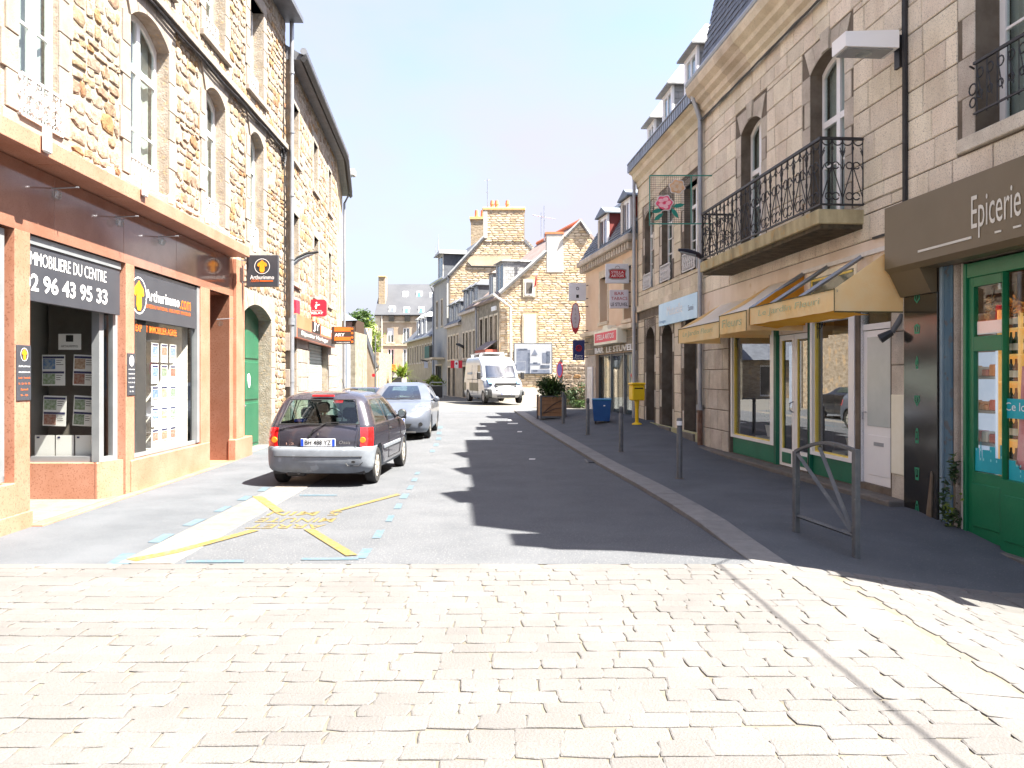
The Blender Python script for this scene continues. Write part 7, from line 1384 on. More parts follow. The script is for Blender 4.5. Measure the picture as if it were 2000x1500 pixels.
for px, py, w_, h_, m_ in ((785.5, 572.5, 5.5, 5, pvc), (813.5, 573, 5.5, 5.5, bluegl), (840, 574, 5, 4, slate_b), (765, 608, 6, 7, slate_b), (793.5, 608.5, 5.5, 6, bluegl), (822, 608.5, 5.5, 6, bluegl)): roofwin(px, py, w_, h_, m_)
for px in (765, 796, 823): build('dormer_opening', MB(fb).box(gx(px - 5), gx(px + 5), -.32, .1, gz(628), gz(617)), dark, FBd)
build('shopfront', MB(fb).box(gx(736), gx(830), -.25, .0, .2, gz(727)), render_w, FBd); build('shop_opening', MB(fb).box(gx(759), gx(785), -.3, -.25, gz(752), gz(737)), dark, FBd); build('orange_awning', MB(fb).box(gx(751), gx(775), -1.0, -.1, gz(724), gz(712), .03), orange, FBd)
build('downpipe', MB(fb).tube([(gx(746), -.15, ze), (gx(746), -.15, .3)], .07, 6), render_w, FBd)
# houses along the side streets, mostly hidden, that the shop windows mirror
for x0_, x1_, y_, h_, nm_ in ((5.6, 24, 46.6, 6.6, 'long stone house along the side street behind the bar'), (-26, -11.0, 53.0, 2.75, 'low stone house in the left side street beyond the curved building')):
    fs2 = Fr(0, y_, 1, 0); sh2 = thing('side_street_house', nm_, 'house', fs2); facade(sh2, fs2, 0, 0, 0, farstone, []) if False else None
    wv = [(x0_ + 1.2 + 2.6 * k, x0_ + 2.1 + 2.6 * k, 3.6, 5.2, 0) for k in range(int((x1_ - x0_ - 2) / 2.6)) if h_ > 6] + [(x0_ + 1.2 + 2.6 * k, x0_ + 2.2 + 2.6 * k, .3, 2.4, 0) for k in range(int((x1_ - x0_ - 2) / 2.6))]
    wall(sh2, fs2, x0_, x1_, 0, h_, 0, .3, wv, farstone)
    for o_ in wv: f_ = build('window', MB(fs2).box(o_[0], o_[1], .15, .2, o_[2], o_[3]), pvc, sh2); build('pane', MB(fs2).box(o_[0] + .1, o_[1] - .1, .13, .15, o_[2] + .1, o_[3] - .1), roomg, f_)
    build('roof', MB(fs2).prismx([(-.3, h_), (4, h_ + min(3.2, h_ * .7)), (8.3, h_)], x0_, x1_), slate, sh2); build('building_mass', MB(fs2).box(x0_, x1_, .5, 8, 0, h_ - .02), farstone, sh2)
# left middle distance
fm = Fr(0, 55, 1, 0); LM = thing('ruined_house', 'old rubble stone house with steep gable and no windows, left middle distance', 'house', fm)
def m5(px, py, Y=55): return (P_(px, 0, Y).x, P_(0, py, Y).z)
g1 = [m5(697, 800), m5(736, 800), m5(736, 725), m5(731, 712), m5(728, 700), m5(722, 668), m5(714, 640), m5(706, 655), m5(697, 690)]
polywall(LM, fm, g1, 0, .6, farash); g2 = [m5(668, 800), m5(698, 800), m5(698, 672), m5(668, 672)]; polywall(LM, fm, g2, .3, .9, farstone, 'front_wall'); fstones(LM, fm, g2, .3, rubfar, (.2, .3), (.3, .7)); build('dark_slit', MB(fm).box(m5(672, 0)[0], m5(674, 0)[0], .24, .3, m5(0, 722)[1], m5(0, 700)[1]), dark, LM); build('ledge', MB(fm).box(m5(690, 0)[0], m5(702, 0)[0], -.3, .0, m5(0, 730)[1], m5(0, 726)[1]), slate, LM)
sloped(LM, P_(666, 674, 54.7), P_(700, 672, 54.7), P_(706, 655, 58), P_(672, 655, 58), .15, slate); sloped(LM, P_(714, 640, 55), P_(714, 640, 61), P_(738, 716, 61), P_(738, 716, 55), .2, slate); build('chimney', MB(fm).box(m5(704, 0)[0], m5(714, 0)[0], 1.5, 2.6, 4, m5(0, 638)[1], .04), farstone, LM)
build('building_mass', MB(fm).box(m5(668, 0)[0], m5(735, 0)[0], 1.0, 7, 0, 3.3), farstone, LM)
TU = thing('turret_house', 'small house with pointed slate roof and dark lantern window behind the orange signs', 'house', Fr(0, 48, 1, 0)); c_ = P_(676, 0, 50)
build('base_wall', MB(I).box(P_(655, 0, 50).x, P_(694, 0, 50).x, 50, 54, 0, P_(0, 648, 50).z), farstone_g, TU); build('lantern', MB(I).box(P_(660, 0, 50).x, P_(694, 0, 50).x, 50.2, 53, P_(0, 648, 50).z, P_(0, 624, 50).z), mat('dark_brown_timber', (.05, .028, .018), 4, .7, var=0), TU); build('lantern_pane', MB(I).box(P_(675, 0, 50).x, P_(687, 0, 50).x, 50.1, 50.2, P_(0, 643, 50).z, P_(0, 628, 50).z), mat('pinkish_pane', (.35, .22, .22), 3, .3, var=0), TU)
ax_ = P_(664, 606, 51.5); ba = [P_(650, 627, 49.5), P_(698, 625.5, 49.5), P_(698, 625, 54), P_(650, 625, 54)]; build('pointed_roof', MB(I).add([ax_] + ba, [(0, 1, 2), (0, 2, 3), (0, 3, 4), (0, 4, 1), (1, 2, 3, 4)]), slate_b, TU)
solo('blue_grey_pilaster', MB(I).box(P_(664, 0, 36.5).x, P_(678, 0, 36.5).x, 36.5, 37.2, 0, P_(0, 672, 36.5).z), mat('blue_grey_render', [(.22, .26, .33), (.27, .31, .38)], 1, .8, .1, 20, 0), 'blue grey rendered wall end standing beyond the rough stone building', 'wall')
sp = Fr(P_(733, 0, 52).x, 52, 1, 0); q = thing('sign_post', 'slim dark post with a small red sign and arrow board before the slate roofed block', 'sign post', sp); build('post', MB(sp).tube([(0, 0, .2), (0, 0, P_(0, 655, 52).z)], .05, 6), greyp, q); build('red_disc', MB(sp).lathe([(.11, 0), (.11, .03)], (-.1, -.08, P_(0, 733, 52).z), 'y', 14), redb, q); build('arrow_board', MB(sp).add([(.05, -.05, P_(0, 726, 52).z), (.15, -.05, P_(0, 726, 52).z), (.32, -.05, P_(0, 708, 52).z), (.2, -.05, P_(0, 714, 52).z)], [(0, 1, 2, 3)]), greyp, q, fix=False)
# trees and plants far off
def tree(name, lab, base, htr, rad, n, size, m, seed):
    q = thing(name, lab, 'tree', base); b = Vector(base); c = b + Vector((0, 0, htr)); build('trunk', MB(I).tube([b, b.lerp(c, .5) + Vector((.1, 0, 0)), c], [rad[0] * .09, rad[0] * .07, rad[0] * .03], 8), bark, q)
    lm = MB(I); r = random.Random(seed)
    for k in range(6): d = Vector((r.uniform(-1, 1) * rad[0] * .6, r.uniform(-1, 1) * rad[1] * .6, r.uniform(-.2, .7) * rad[2])); lm.tube([c - Vector((0, 0, rad[2] * .6)), c + d], [rad[0] * .03, .02], 5)
    build('branches', lm, bark, q); leafy(q, 'crown', c, rad, n, size, m, seed, shell=.35); return q
hill = MB(I); hp = [(-60, 170, .5), (-42, 178, 9), (-34, 180, 12.5), (-24, 180, 13.5), (-12, 182, 12), (0, 185, 6), (12, 190, .5)]
for (x0, y0, h0_), (x1, y1, h1_) in zip(hp, hp[1:]): hill.add([(x0, y0 - 60, -.2), (x1, y1 - 60, -.2), (x1, y1, h1_), (x0, y0, h0_), (x1, y1 + 60, -.2), (x0, y0 + 60, -.2)], [(0, 1, 2, 3), (3, 2, 4, 5)])
o_ = struct('hillside', hill, mat('grassy_hill', [(.16, .22, .07), (.24, .28, .10)], .3, .95, .4, 3, 0)); 
cr_ = P_(703, 625, 150); tree('round_tree', 'round bright green tree on the hill between left houses and the far block', (cr_.x, 150, 8.0), cr_.z - 8.0, (2.6, 2.4, 2.1), 1500, .30, leaf, 41)
cr_ = P_(684, 630, 152); tree('round_tree', 'smaller dark green tree left of the round hill tree', (cr_.x, 152, 8.0), cr_.z - 8.0, (1.5, 1.5, 1.3), 600, .28, leafd, 42)
cr_ = P_(727, 668, 80); tree('lime_bush', 'lime green sunlit bush beside the far block corner', (cr_.x, 80, .3), cr_.z - .3, (.95, .9, 2.1), 900, .14, leafl, 43)
cr_ = P_(706, 652, 90); tree('lime_bush', 'low yellow green bush behind the ruined gable', (cr_.x, 90, .3), cr_.z - .3, (1.9, 1.2, 1.0), 700, .16, leafl, 44)
palm('palm_plant', 'spiky yellow green palm in front of the far block', (P_(785, 0, 60).x, 60, GZ + 1.25), 110, 1.4, leafl, 51, h=.3, wd=.05); palm('palm_plant', 'small spiky green plant right of the yellow palm', (P_(808, 0, 62).x, 62, GZ + .5), 60, .8, leafl, 52, h=.2, wd=.05)
q = thing('street_shrub', 'lime green shrub in a dark tub left of the white van', 'plant', (P_(850, 0, 54).x, 54, GZ)); c_ = P_(849, 747, 54); leafy(q, 'foliage', c_, (.62, .5, .46), 620, .10, leafl, 53); build('tub', MB(I).box(c_.x - .3, c_.x + .3, 53.7, 54.3, GZ, GZ + .75, .03), greyp, q)
fq = Fr(P_(839, 0, 52).x, 52, 1, 0, GZ); q = thing('rack', 'white framed dark rack standing beside the lime shrub', 'rack', fq); W_ = P_(866, 0, 52).x - P_(839, 0, 52).x; build('frame', MB(fq).box(0, .06, 0, .06, 0, 1.05).box(W_ - .06, W_, 0, .06, 0, 1.05).box(0, W_, 0, .06, .98, 1.05).box(0, W_, 0, .06, .78, .82), alu, q); build('screen', MB(fq).box(.06, W_ - .06, .02, .04, .05, .78), blk, q)
q = thing('wall_box_sign', 'small grey box sign on an arm at the low terrace', 'sign', rowfr(75)); c_ = P_(834, 712, 70); build('box', MB(I).box(c_.x - .25, c_.x + .25, 70, 70.15, c_.z - .3, c_.z + .3), sgrey, q); build('arm', MB(I).tube([P_(822, 703, 70), P_(836, 706, 70)], .05, 5), blkiron, q)
# ---------------------------------------------------------------- vehicles (local: rear at y=0, nose towards +y)
def catmull(v, sub):
    out = []; n = len(v)
    for i in range(n - 1):
        p0, p1, p2, p3 = v[max(i - 1, 0)], v[i], v[i + 1], v[min(i + 2, n - 1)]
        for s in range(sub):
            t = s / sub; row = []
            for a, b, c, d in zip(p0, p1, p2, p3):
                m1, m2 = (c - a) / 2, (d - b) / 2
                if (b - a) * (c - b) <= 0: m1 = 0
                if (c - b) * (d - c) <= 0: m2 = 0
                h = c - b
                if h: 
                    m1 = max(min(m1, 3 * abs(h)), -3 * abs(h)); m2 = max(min(m2, 3 * abs(h)), -3 * abs(h))
                t2, t3 = t * t, t * t * t
                row.append((2 * t3 - 3 * t2 + 1) * b + (t3 - 2 * t2 + t) * m1 + (-2 * t3 + 3 * t2) * c + (t3 - t2) * m2)
            out.append(row)
    out.append(list(v[-1])); return out
def car_body(par, M_, levels, sub, xf, sf, wheels, wr, mats, classify, bow=.05, nose=.10, seam=()):
    NXc = len(xf) + 4
    """levels: z, yr, yf, halfwidth, rear corner radius, front corner radius. xf: fractions across, sf: along the side"""
    lv = catmull(levels, sub); NX = len(xf); NA = 5; cols = []
    grid = []
    for z, yr, yf, w_, rc, fc in lv:
        ring = []
        for f in xf: ring.append((f * (w_ - rc), yr + bow * 0, z))
        for k in range(1, NA): a = math.pi / 2 * k / NA; ring.append((w_ - rc + rc * math.sin(a), yr + rc - rc * math.cos(a), z))
        for f in sf: ring.append((w_, yr + rc + (yf - fc - yr - rc) * f, z))
        for k in range(1, NA): a = math.pi / 2 * k / NA; ring.append((w_ - fc + fc * math.cos(a), yf - fc + fc * math.sin(a), z))
        for f in reversed(xf): ring.append((f * (w_ - fc), yf, z))
        Lc = yf - yr; r2 = []
        for jj, (x, y, zz) in enumerate(ring):
            q = (x / .8) ** 2; t = (y - yr) / max(.1, Lc)
            y += bow * q * (1 - t) ** 3 - nose * q * t ** 3
            if NX + NA - 2 <= jj < NX + NA + len(sf) - 1:
                for yw in wheels:
                    dy = abs(y - yw)
                    if dy < wr: zz = max(zz, .29 + math.sqrt(wr * wr - dy * dy)) if zz < .29 + wr else zz
            r2.append((x, y, zz))
        grid.append(r2)
    nc = len(grid[0]); parts = {}
    for i in range(len(grid) - 1):
        for j in range(nc - 1):
            key = classify(i / sub, j, NX, NA, len(sf))
            if key is None: continue
            for sgn in (1, -1):
                P = parts.setdefault(key, ([], [], {})); ids = []
                for a, b in ((i, j), (i, j + 1), (i + 1, j + 1), (i + 1, j)):
                    x, y, z = grid[a][b]; kx = (a, b, sgn if x > 1e-4 else 0)
                    if kx not in P[2]: P[2][kx] = len(P[0]); P[0].append((sgn * x, y, z))
                    ids.append(P[2][kx])
                P[1].append(ids if sgn > 0 else ids[::-1])
    top = grid[-1]; P = parts['body']; b0 = len(P[0]); ring = [(x, y, z) for x, y, z in top] + [(-x, y, z) for x, y, z in reversed(top)]; P[0].extend(ring); P[1].append(list(range(b0, b0 + len(ring))))
    return parts, grid
def wheel(par, M_, x, y, r, w_, rimm, spokes=7, hole=.62):
    s = 1 if x > 0 else -1; n = 26
    t = build('wheel', MB(M_).lathe([(r * .60, -w_ / 2 * .9), (r * .93, -w_ / 2), (r, -w_ * .36), (r, w_ * .36), (r * .93, w_ / 2), (r * .66, w_ / 2 * .96)], (x, y, r), 'x', n, cap=False), rubber, par, smooth=True)
    rm = MB(M_); ro = s * w_ * .42
    rm.lathe([(r * .66, s * w_ * .3), (r * .66, ro), (r * .60, ro), (r * .58, s * w_ * .25)], (x, y, r), 'x', n)
    for k in range(spokes):
        a = 2 * math.pi * k / spokes; c, q = math.cos(a), math.sin(a); d = .10 * r
        pts = []
        for rr_, dd in ((.08 * r, d * 1.5), (.62 * r, d)):
            pts += [(x + ro * 1.02, y + c * rr_ - q * dd, r + q * rr_ + c * dd), (x + ro * 1.02, y + c * rr_ + q * dd, r + q * rr_ - c * dd), (x + ro * .7, y + c * rr_ + q * dd, r + q * rr_ - c * dd), (x + ro * .7, y + c * rr_ - q * dd, r + q * rr_ + c * dd)]
        rm.add(pts, [(0, 1, 5, 4), (1, 2, 6, 5), (2, 3, 7, 6), (3, 0, 4, 7)])
    rm.lathe([(.16 * r, ro * .8), (.16 * r, ro * 1.1), (.08 * r, ro * 1.16)], (x, y, r), 'x', 12); build('rim', rm, rimm, t); build('brake_disc', MB(M_).lathe([(.5 * r, s * w_ * .1), (.5 * r, s * w_ * .15)], (x, y, r), 'x', 16), blk, t)
    return t
def seats(par, M_, xs, ys, z, m):
    for y in ys:
        for x in xs:
            mb = MB(M_).box(x - .22, x + .22, y - .08, y + .06, z, z + .52, .05).box(x - .23, x + .23, y - .0, y + .45, z - .08, z + .08, .05).box(x - .12, x + .12, y - .09, y + .01, z + .56, z + .74, .04).box(x - .05, x - .03, y - .05, y - .03, z + .5, z + .58).box(x + .03, x + .05, y - .05, y - .03, z + .5, z + .58); build('seat', mb, m, par)
def tf(x, y, z, yawdeg): return Matrix.Translation((x, y, z)) @ Matrix.Rotation(math.radians(yawdeg), 4, 'Z')
plum = mat('plum_car_paint', [(.040, .037, .050), (.050, .046, .060)], 3, .26, 0, 1, 0, metal=.35, coat=.9); silver = mat('silver_car_paint', [(.10, .115, .15), (.12, .135, .17)], 3, .32, 0, 1, 0, metal=.3, coat=.6); vanw = mat('white_van_paint', [(.40, .41, .43), (.43, .44, .46)], 2, .3, 0, 1, 0, coat=.5)
bumpg = mat('grey_bumper_plastic', [(.14, .155, .18), (.18, .20, .23)], 5, .55, .1, 60, 0, speck=(6, .62, (.30, .33, .37), .5)); taill = mat('red_tail_lens', [(.55, .008, .01), (.65, .015, .015)], 9, .12, 0, 1, 0, spec=.8, coat=.6); amberl = mat('amber_lens', (.80, .22, .01), 2, .15, var=0, coat=.5)
rimg = mat('dusty_wheel_trim', [(.30, .28, .26), (.42, .40, .38)], 8, .5, .1, 60, 0, metal=.3); seatm = mat('dark_seat_fabric', [(.03, .035, .04), (.05, .055, .06)], 20, .9, .2, 80, 0); platew = mat('plate_white', (.72, .74, .76), 2, .35, var=0); plateb = mat('plate_blue', (.015, .07, .50), 2, .35, var=0); chrome = mat('chrome', (.6, .62, .65), 2, .15, var=0, metal=1.); headl = mat('headlamp_lens', [(.14, .15, .17), (.28, .30, .33)], 14, .12, 0, 1, 0, metal=.5, coat=1.); screeng = glassmat('windscreen_glass', (.50, .66, .72), .22, 1.6); lampin = mat('lamp_reflector', (.62, .64, .68), 2, .2, var=0, metal=.9)
def plate(par, M_, s, xc, y, zc, w_=.52, h_=.11, face=-1):
    MM = M_ @ Matrix.Translation((xc, y, zc)) @ (Matrix.Identity(4) if face < 0 else Matrix.Rotation(math.pi, 4, 'Z')); q = build('number_plate', MB(MM).box(-w_ / 2, w_ / 2, -.012, .0, -h_ / 2, h_ / 2, .003), platew, par)
    build('plate_edge', MB(MM).rect(-w_ / 2 + .004, -w_ / 2 + .045, -h_ / 2 + .004, h_ / 2 - .004, -.014).rect(w_ / 2 - .045, w_ / 2 - .004, -h_ / 2 + .004, h_ / 2 - .004, -.014), plateb, q, fix=False); text('plate_number', s, q, MM, 0, -.015, 0, w_ * .76, h_ * .62, blackp, bold=.015)
# dark hatchback, seen from behind
MT = tf(-2.885, 12.12, zg(-2.9, 13.5) + .004, -2.4)
tw = thing('parked_car', 'dark plum three door hatchback with grey bumpers parked nearest, seen from behind', 'car', MT)
lev = [(.20, .10, 3.34, .72, .16, .25), (.27, .03, 3.42, .785, .16, .28), (.42, .0, 3.43, .80, .17, .30), (.575, .012, 3.42, .805, .17, .30), (.60, .055, 3.40, .80, .14, .28), (.70, .062, 3.36, .808, .13, .28), (.82, .085, 3.20, .80, .13, .26), (.905, .115, 2.90, .785, .13, .22), (.935, .13, 2.70, .775, .13, .20), (1.05, .19, 2.50, .735, .13, .20), (1.20, .275, 2.26, .675, .13, .2), (1.285, .335, 2.08, .63, .14, .2), (1.35, .42, 1.92, .56, .14, .2), (1.395, .58, 1.74, .44, .15, .2), (1.415, .82, 1.5, .28, .15, .15)]
xf = [0, .25, .5, .75, .93, 1.0]; sf = [0, .02, .05, .08, .11, .14, .17, .20, .24, .28, .32, .36, .40, .44, .46, .48, .54, .60, .66, .70, .74, .77, .80, .83, .86, .89, .92, .95, .98, 1.]
def cls(i, j, NX, NA, NS):
    cs = NX + NA - 2; side0 = NX + NA - 1 - 0; s = j - (NX + NA - 1) + 0
    rear = j < NX - 1; rcorner = NX - 1 <= j < NX + NA - 1; side = NX + NA - 1 <= j < NX + NA + NS - 2; fcorner = NX + NA + NS - 2 <= j < NX + 2 * NA + NS - 3; front = j >= NX + 2 * NA + NS - 3
    s = j - (NX + NA - 1)
    if i < 1: 
        if side: return 'sill'
    if i < 4 and (rear or rcorner or (side and s < 3)): return 'bumper'
    if i < 4 and (front or fcorner or (side and s > NS - 5)): return 'bumper'
    if 8 <= i < 11 and rear and j < NX - 2: return 'rear_window'
    if 8 <= i < 11 and side and 3 <= s <= 12: return 'side_window'
    if 8 <= i < 11 and side and 15 <= s <= NS - 6: return 'door_window'
    if 8 <= i < 12 and front: return 'windscreen'
    if 4 <= i < 6.4 and (rcorner and j >= NX - 1 and j < NX + NA - 2): return 'tail_light'
    if 4 <= i < 6.4 and rear and j >= NX - 2: return 'tail_light'
    return 'body'
parts, grid = car_body(tw, MT, lev, 3, xf, sf, (.62, 2.97), .33, None, cls, bow=.07, nose=.12)
pm = {'body': plum, 'bumper': bumpg, 'sill': bumpg, 'rear_window': carglass, 'side_window': carglass, 'door_window': carglass, 'windscreen': screeng, 'tail_light': taill, 'headlight': headl}
def emit_parts(par, M_, parts, pm):
    for k, (vs, fs, _) in parts.items():
        if k in ('tail_light', 'headlight', 'side_window', 'door_window', 'sill', 'bumper'):
            gr = {}
            for f in fs:
                cx = sum(vs[i][0] for i in f) / len(f); cy = sum(vs[i][1] for i in f) / len(f)
                gr.setdefault((cy > 1.7) if k == 'bumper' else (cx > 0), []).append(f)
            for ff in gr.values():
                mp_ = {}; v2 = []; f2 = []
                for f in ff:
                    q_ = []
                    for i in f:
                        if i not in mp_: mp_[i] = len(v2); v2.append(vs[i])
                        q_.append(mp_[i])
                    f2.append(q_)
                build(k, MB(M_).add(v2, f2), pm[k], par, smooth=True)
            continue
        mb = MB(M_); mb.add(vs, fs); build(k, mb, pm[k], par, smooth=True, fix=True)
emit_parts(tw, MT, parts, pm)
build('underbody', MB(MT).box(-.68, .68, .12, 3.3, .19, .40).box(-.60, .60, .2, 2.75, .40, .62).box(-.5, -.2, .1, .45, .15, .24, .03), blk, tw); build('window_seal', MB(MT).tube([(-.60, .115, .93), (.60, .115, .93)], .010, 5).tube([(.6, .12, .93), (.50, .335, 1.29)], .008, 5).tube([(-.6, .12, .93), (-.50, .335, 1.29)], .008, 5).tube([(-.5, .332, 1.292), (.5, .332, 1.292)], .008, 5), blk, tw)
for x in (-.70, .70):
    for y in (.62, 2.97): wheel(tw, MT, x, y, .28, .16, rimg, 7)
seats(tw, MT, (-.33, .33), (1.55,), .48, seatm); seats(tw, MT, (-.33, .33), (.75,), .42, seatm); build('steering_wheel', MB(MT).ring((-.33, 2.15, .92), .17, .012, n=16), blk, tw); build('dashboard', MB(MT).box(-.68, .68, 2.3, 2.8, .6, .9, .05), blk, tw); build('blue_item', MB(MT).box(-.5, -.35, .5, .7, .94, .985, .01), plateb, tw); build('parcel_shelf', MB(MT).box(-.6, .6, .2, .62, .86, .88), seatm, tw); build('mirror_inside', MB(MT).box(-.1, .1, 2.1, 2.12, 1.2, 1.26, .01), blk, tw)
plate(tw, MT, 'BH 488 YZ', 0.0, .058, .662, .52, .115)
build('wiper', MB(MT).tube([(-.13, .055, .76), (-.06, .06, .86), (.12, .115, .955), (.30, .105, .955)], [.014, .011, .008, .006], 6).tube([(-.13, .07, .76), (-.13, .04, .76)], .02, 8), blk, tw); build('badge', MB(MT).prism([(.0, .765), (.018, .79), (.0, .815), (-.018, .79)], .052, .065), chrome, tw); build('tailgate_seam', MB(MT).tube([(-.585, .062, .60), (-.585, .068, .70), (-.60, .09, .84), (-.615, .12, .93)], .004, 4).tube([(.585, .062, .60), (.585, .068, .70), (.60, .09, .84), (.615, .12, .93)], .004, 4).tube([(-.585, .055, .605), (.585, .055, .605)], .005, 4), blk, tw)
build('high_brake_light', MB(MT).box(-.17, .17, .335, .375, 1.335, 1.362, .006), taill, tw); text('script_badge', "Oasis", tw, MT, .40, .054, .665, .17, .05, chrome, shear=.3); text('model_badge', "1.2", tw, MT, -.42, .054, .645, .12, .03, chrome)
for s in (-1, 1):
    build('amber_lens', MB(MT).lathe([(.045, 0), (.04, -.012)], (s * .665, .068 + .01, .70), 'y', 14), amberl, tw, smooth=True)
build('bumper_groove', MB(MT).tube([(x, .0 + .07 * (x / .8) ** 2 - .003, .455) for x in rng(-.66, .66, 12)], .006, 4).tube([(.42, .012, .36), (.46, .01, .32), (.62, .03, .32), (.67, .045, .37)], .006, 5), blk, tw); build('tow_hole', MB(MT).prism([(.54 + .03 * math.cos(t * .785), .38 + .02 * math.sin(t * .785)) for t in range(8)], .0, .02), blk, tw); build('exhaust', MB(MT).tube([(-.3, .08, .2), (-.3, .3, .22)], .02, 8), greyp, tw)
for s in (-1, 1):
    m = MB(MT); m.tube([(s * .80, 1.38, .90), (s * .812, 1.38, .6), (s * .80, 1.40, .32)], .005, 4).tube([(s * .80, 2.42, .90), (s * .812, 2.48, .6), (s * .80, 2.4, .32)], .005, 4).tube([(s * .80, 1.4, .32), (s * .80, 2.4, .32)], .005, 4).tube([(s * .785, 1.38, .93), (s * .69, 1.36, 1.2), (s * .645, 1.36, 1.27)], .006, 4); build('door_seam', m, blk, tw)
    build('side_moulding', MB(MT).box(s * .812 - .012, s * .812 + .012, .95, 2.4, .50, .56, .008), bumpg, tw); build('door_handle', MB(MT).box(s * .80 - .012, s * .80 + .018, 1.46, 1.60, .78, .81, .008), blk, tw)
    mi = build('wing_mirror', MB(MT).lathe([(.04, -.03), (.075, .0), (.078, .04), (.05, .085), (.02, .1)], (s * .86, 2.28, 1.0), 'y', 12), blk, tw, smooth=True); build('mirror_arm', MB(MT).tube([(s * .76, 2.32, .96), (s * .84, 2.3, .98)], .02, 6), blk, mi); build('mirror_glass', MB(MT).lathe([(.06, -.006), (.06, 0)], (s * .86, 2.25, 1.0), 'y', 12), chrome, mi)
build('aerial', MB(MT).tube([(0, 1.7, 1.42), (0, 1.45, 1.6)], .004, 4), blk, tw)
# silver hatchback facing the camera
MS = tf(-2.97, 24.1, zg(-2.9, 22) + .004, 181.4) @ Matrix.Scale(.94, 4)
sv = thing('parked_car', 'silver hatchback facing the camera behind the plum hatchback', 'car', MS)
lev = [(.18, .12, 4.12, .80, .2, .35), (.28, .02, 4.24, .87, .2, .44), (.45, .0, 4.28, .885, .2, .48), (.60, .02, 4.25, .89, .2, .48), (.72, .06, 4.14, .89, .18, .46), (.82, .10, 3.92, .885, .18, .40), (.92, .14, 3.56, .87, .17, .32), (.99, .17, 3.10, .85, .16, .26), (1.02, .2, 3.02, .83, .16, .26), (1.15, .32, 2.78, .77, .16, .24), (1.30, .48, 2.45, .70, .16, .24), (1.39, .62, 2.20, .64, .16, .24), (1.45, .85, 1.95, .54, .16, .2), (1.485, 1.1, 1.7, .38, .16, .2)]
sf2 = rng(0, 1, 60)
def cls2(i, j, NX, NA, NS):
    rear = j < NX - 1; rcorner = NX - 1 <= j < NX + NA - 1; side = NX + NA - 1 <= j < NX + NA + NS - 2; fcorner = NX + NA + NS - 2 <= j < NX + 2 * NA + NS - 3; front = j >= NX + 2 * NA + NS - 3; s = j - (NX + NA - 1)
    if 8 <= i < 11 and rear and j < NX - 2: return 'rear_window'
    if 8 <= i < 11 and side and 4 <= s <= 24: return 'side_window'
    if 8 <= i < 11 and side and 28 <= s <= NS - 10: return 'door_window'
    if 7.7 <= i < 11 and front and j > NX + 2 * NA + NS - 3: return 'windscreen'
    if 4.3 <= i < 6.2 and (fcorner or (front and j < NX + 2 * NA + NS - 1)): return 'headlight'
    if 4 <= i < 6 and rcorner: return 'tail_light'
    return 'body'
parts, grid = car_body(sv, MS, lev, 3, xf, sf2, (.72, 3.36), .36, None, cls2, bow=.08, nose=.10)
pm2 = dict(pm); pm2['body'] = silver; emit_parts(sv, MS, parts, pm2)
build('underbody', MB(MS).box(-.70, .70, .2, 3.75, .18, .45).box(-.66, .66, .3, 3.0, .45, .7).box(-.6, .6, 3.0, 3.7, .45, .7), blk, sv); build('grille', MB(MS).prism([(-.36, .30), (.36, .30), (.44, .42), (-.44, .42)], 4.245, 4.30).box(-.30, .30, 4.24, 4.31, .60, .635), blk, sv)
build('lower_lip', MB(MS).box(-.55, .55, 4.22, 4.30, .17, .22, .02), blk, sv); build('badge', MB(MS).prism([(0, .64), (.05, .71), (0, .78), (-.05, .71)], 4.235, 4.26), chrome, sv); plate(sv, MS, 'AF 731 CE', 0, 4.31, .51, face=1)
for s in (-1, 1):
    build('fog_lamp', MB(MS).lathe([(.055, .0), (.055, .03)], (s * .66, 4.15, .40), 'y', 12), blk, sv)
    mi = build('wing_mirror', MB(MS).lathe([(.05, -.08), (.085, -.02), (.085, .04), (.04, .10)], (s * .98, 2.86, 1.03), 'y', 12), silver, sv, smooth=True); build('mirror_arm', MB(MS).tube([(s * .84, 2.9, 1.0), (s * .95, 2.88, 1.0)], .022, 6), blk, mi); build('door_seam', MB(MS).tube([(s * .87, 2.9, .95), (s * .89, 3.0, .6), (s * .88, 2.9, .3)], .005, 4), blk, sv)
build('wiper', MB(MS).tube([(-.55, 3.04, 1.03), (.1, 2.98, 1.06)], .009, 4).tube([(.0, 3.04, 1.03), (.6, 2.98, 1.06)], .009, 4), blk, sv)
for x in (-.77, .77):
    for y in (.72, 3.36): wheel(sv, MS, x, y, .31, .19, rimg, 9)
seats(sv, MS, (-.36, .36), (1.85, 1.0), .5, seatm); build('dashboard', MB(MS).box(-.72, .72, 2.6, 3.0, .6, .98, .05), blk, sv); build('steering_wheel', MB(MS).ring((-.36, 2.45, .95), .18, .014, n=16), blk, sv)
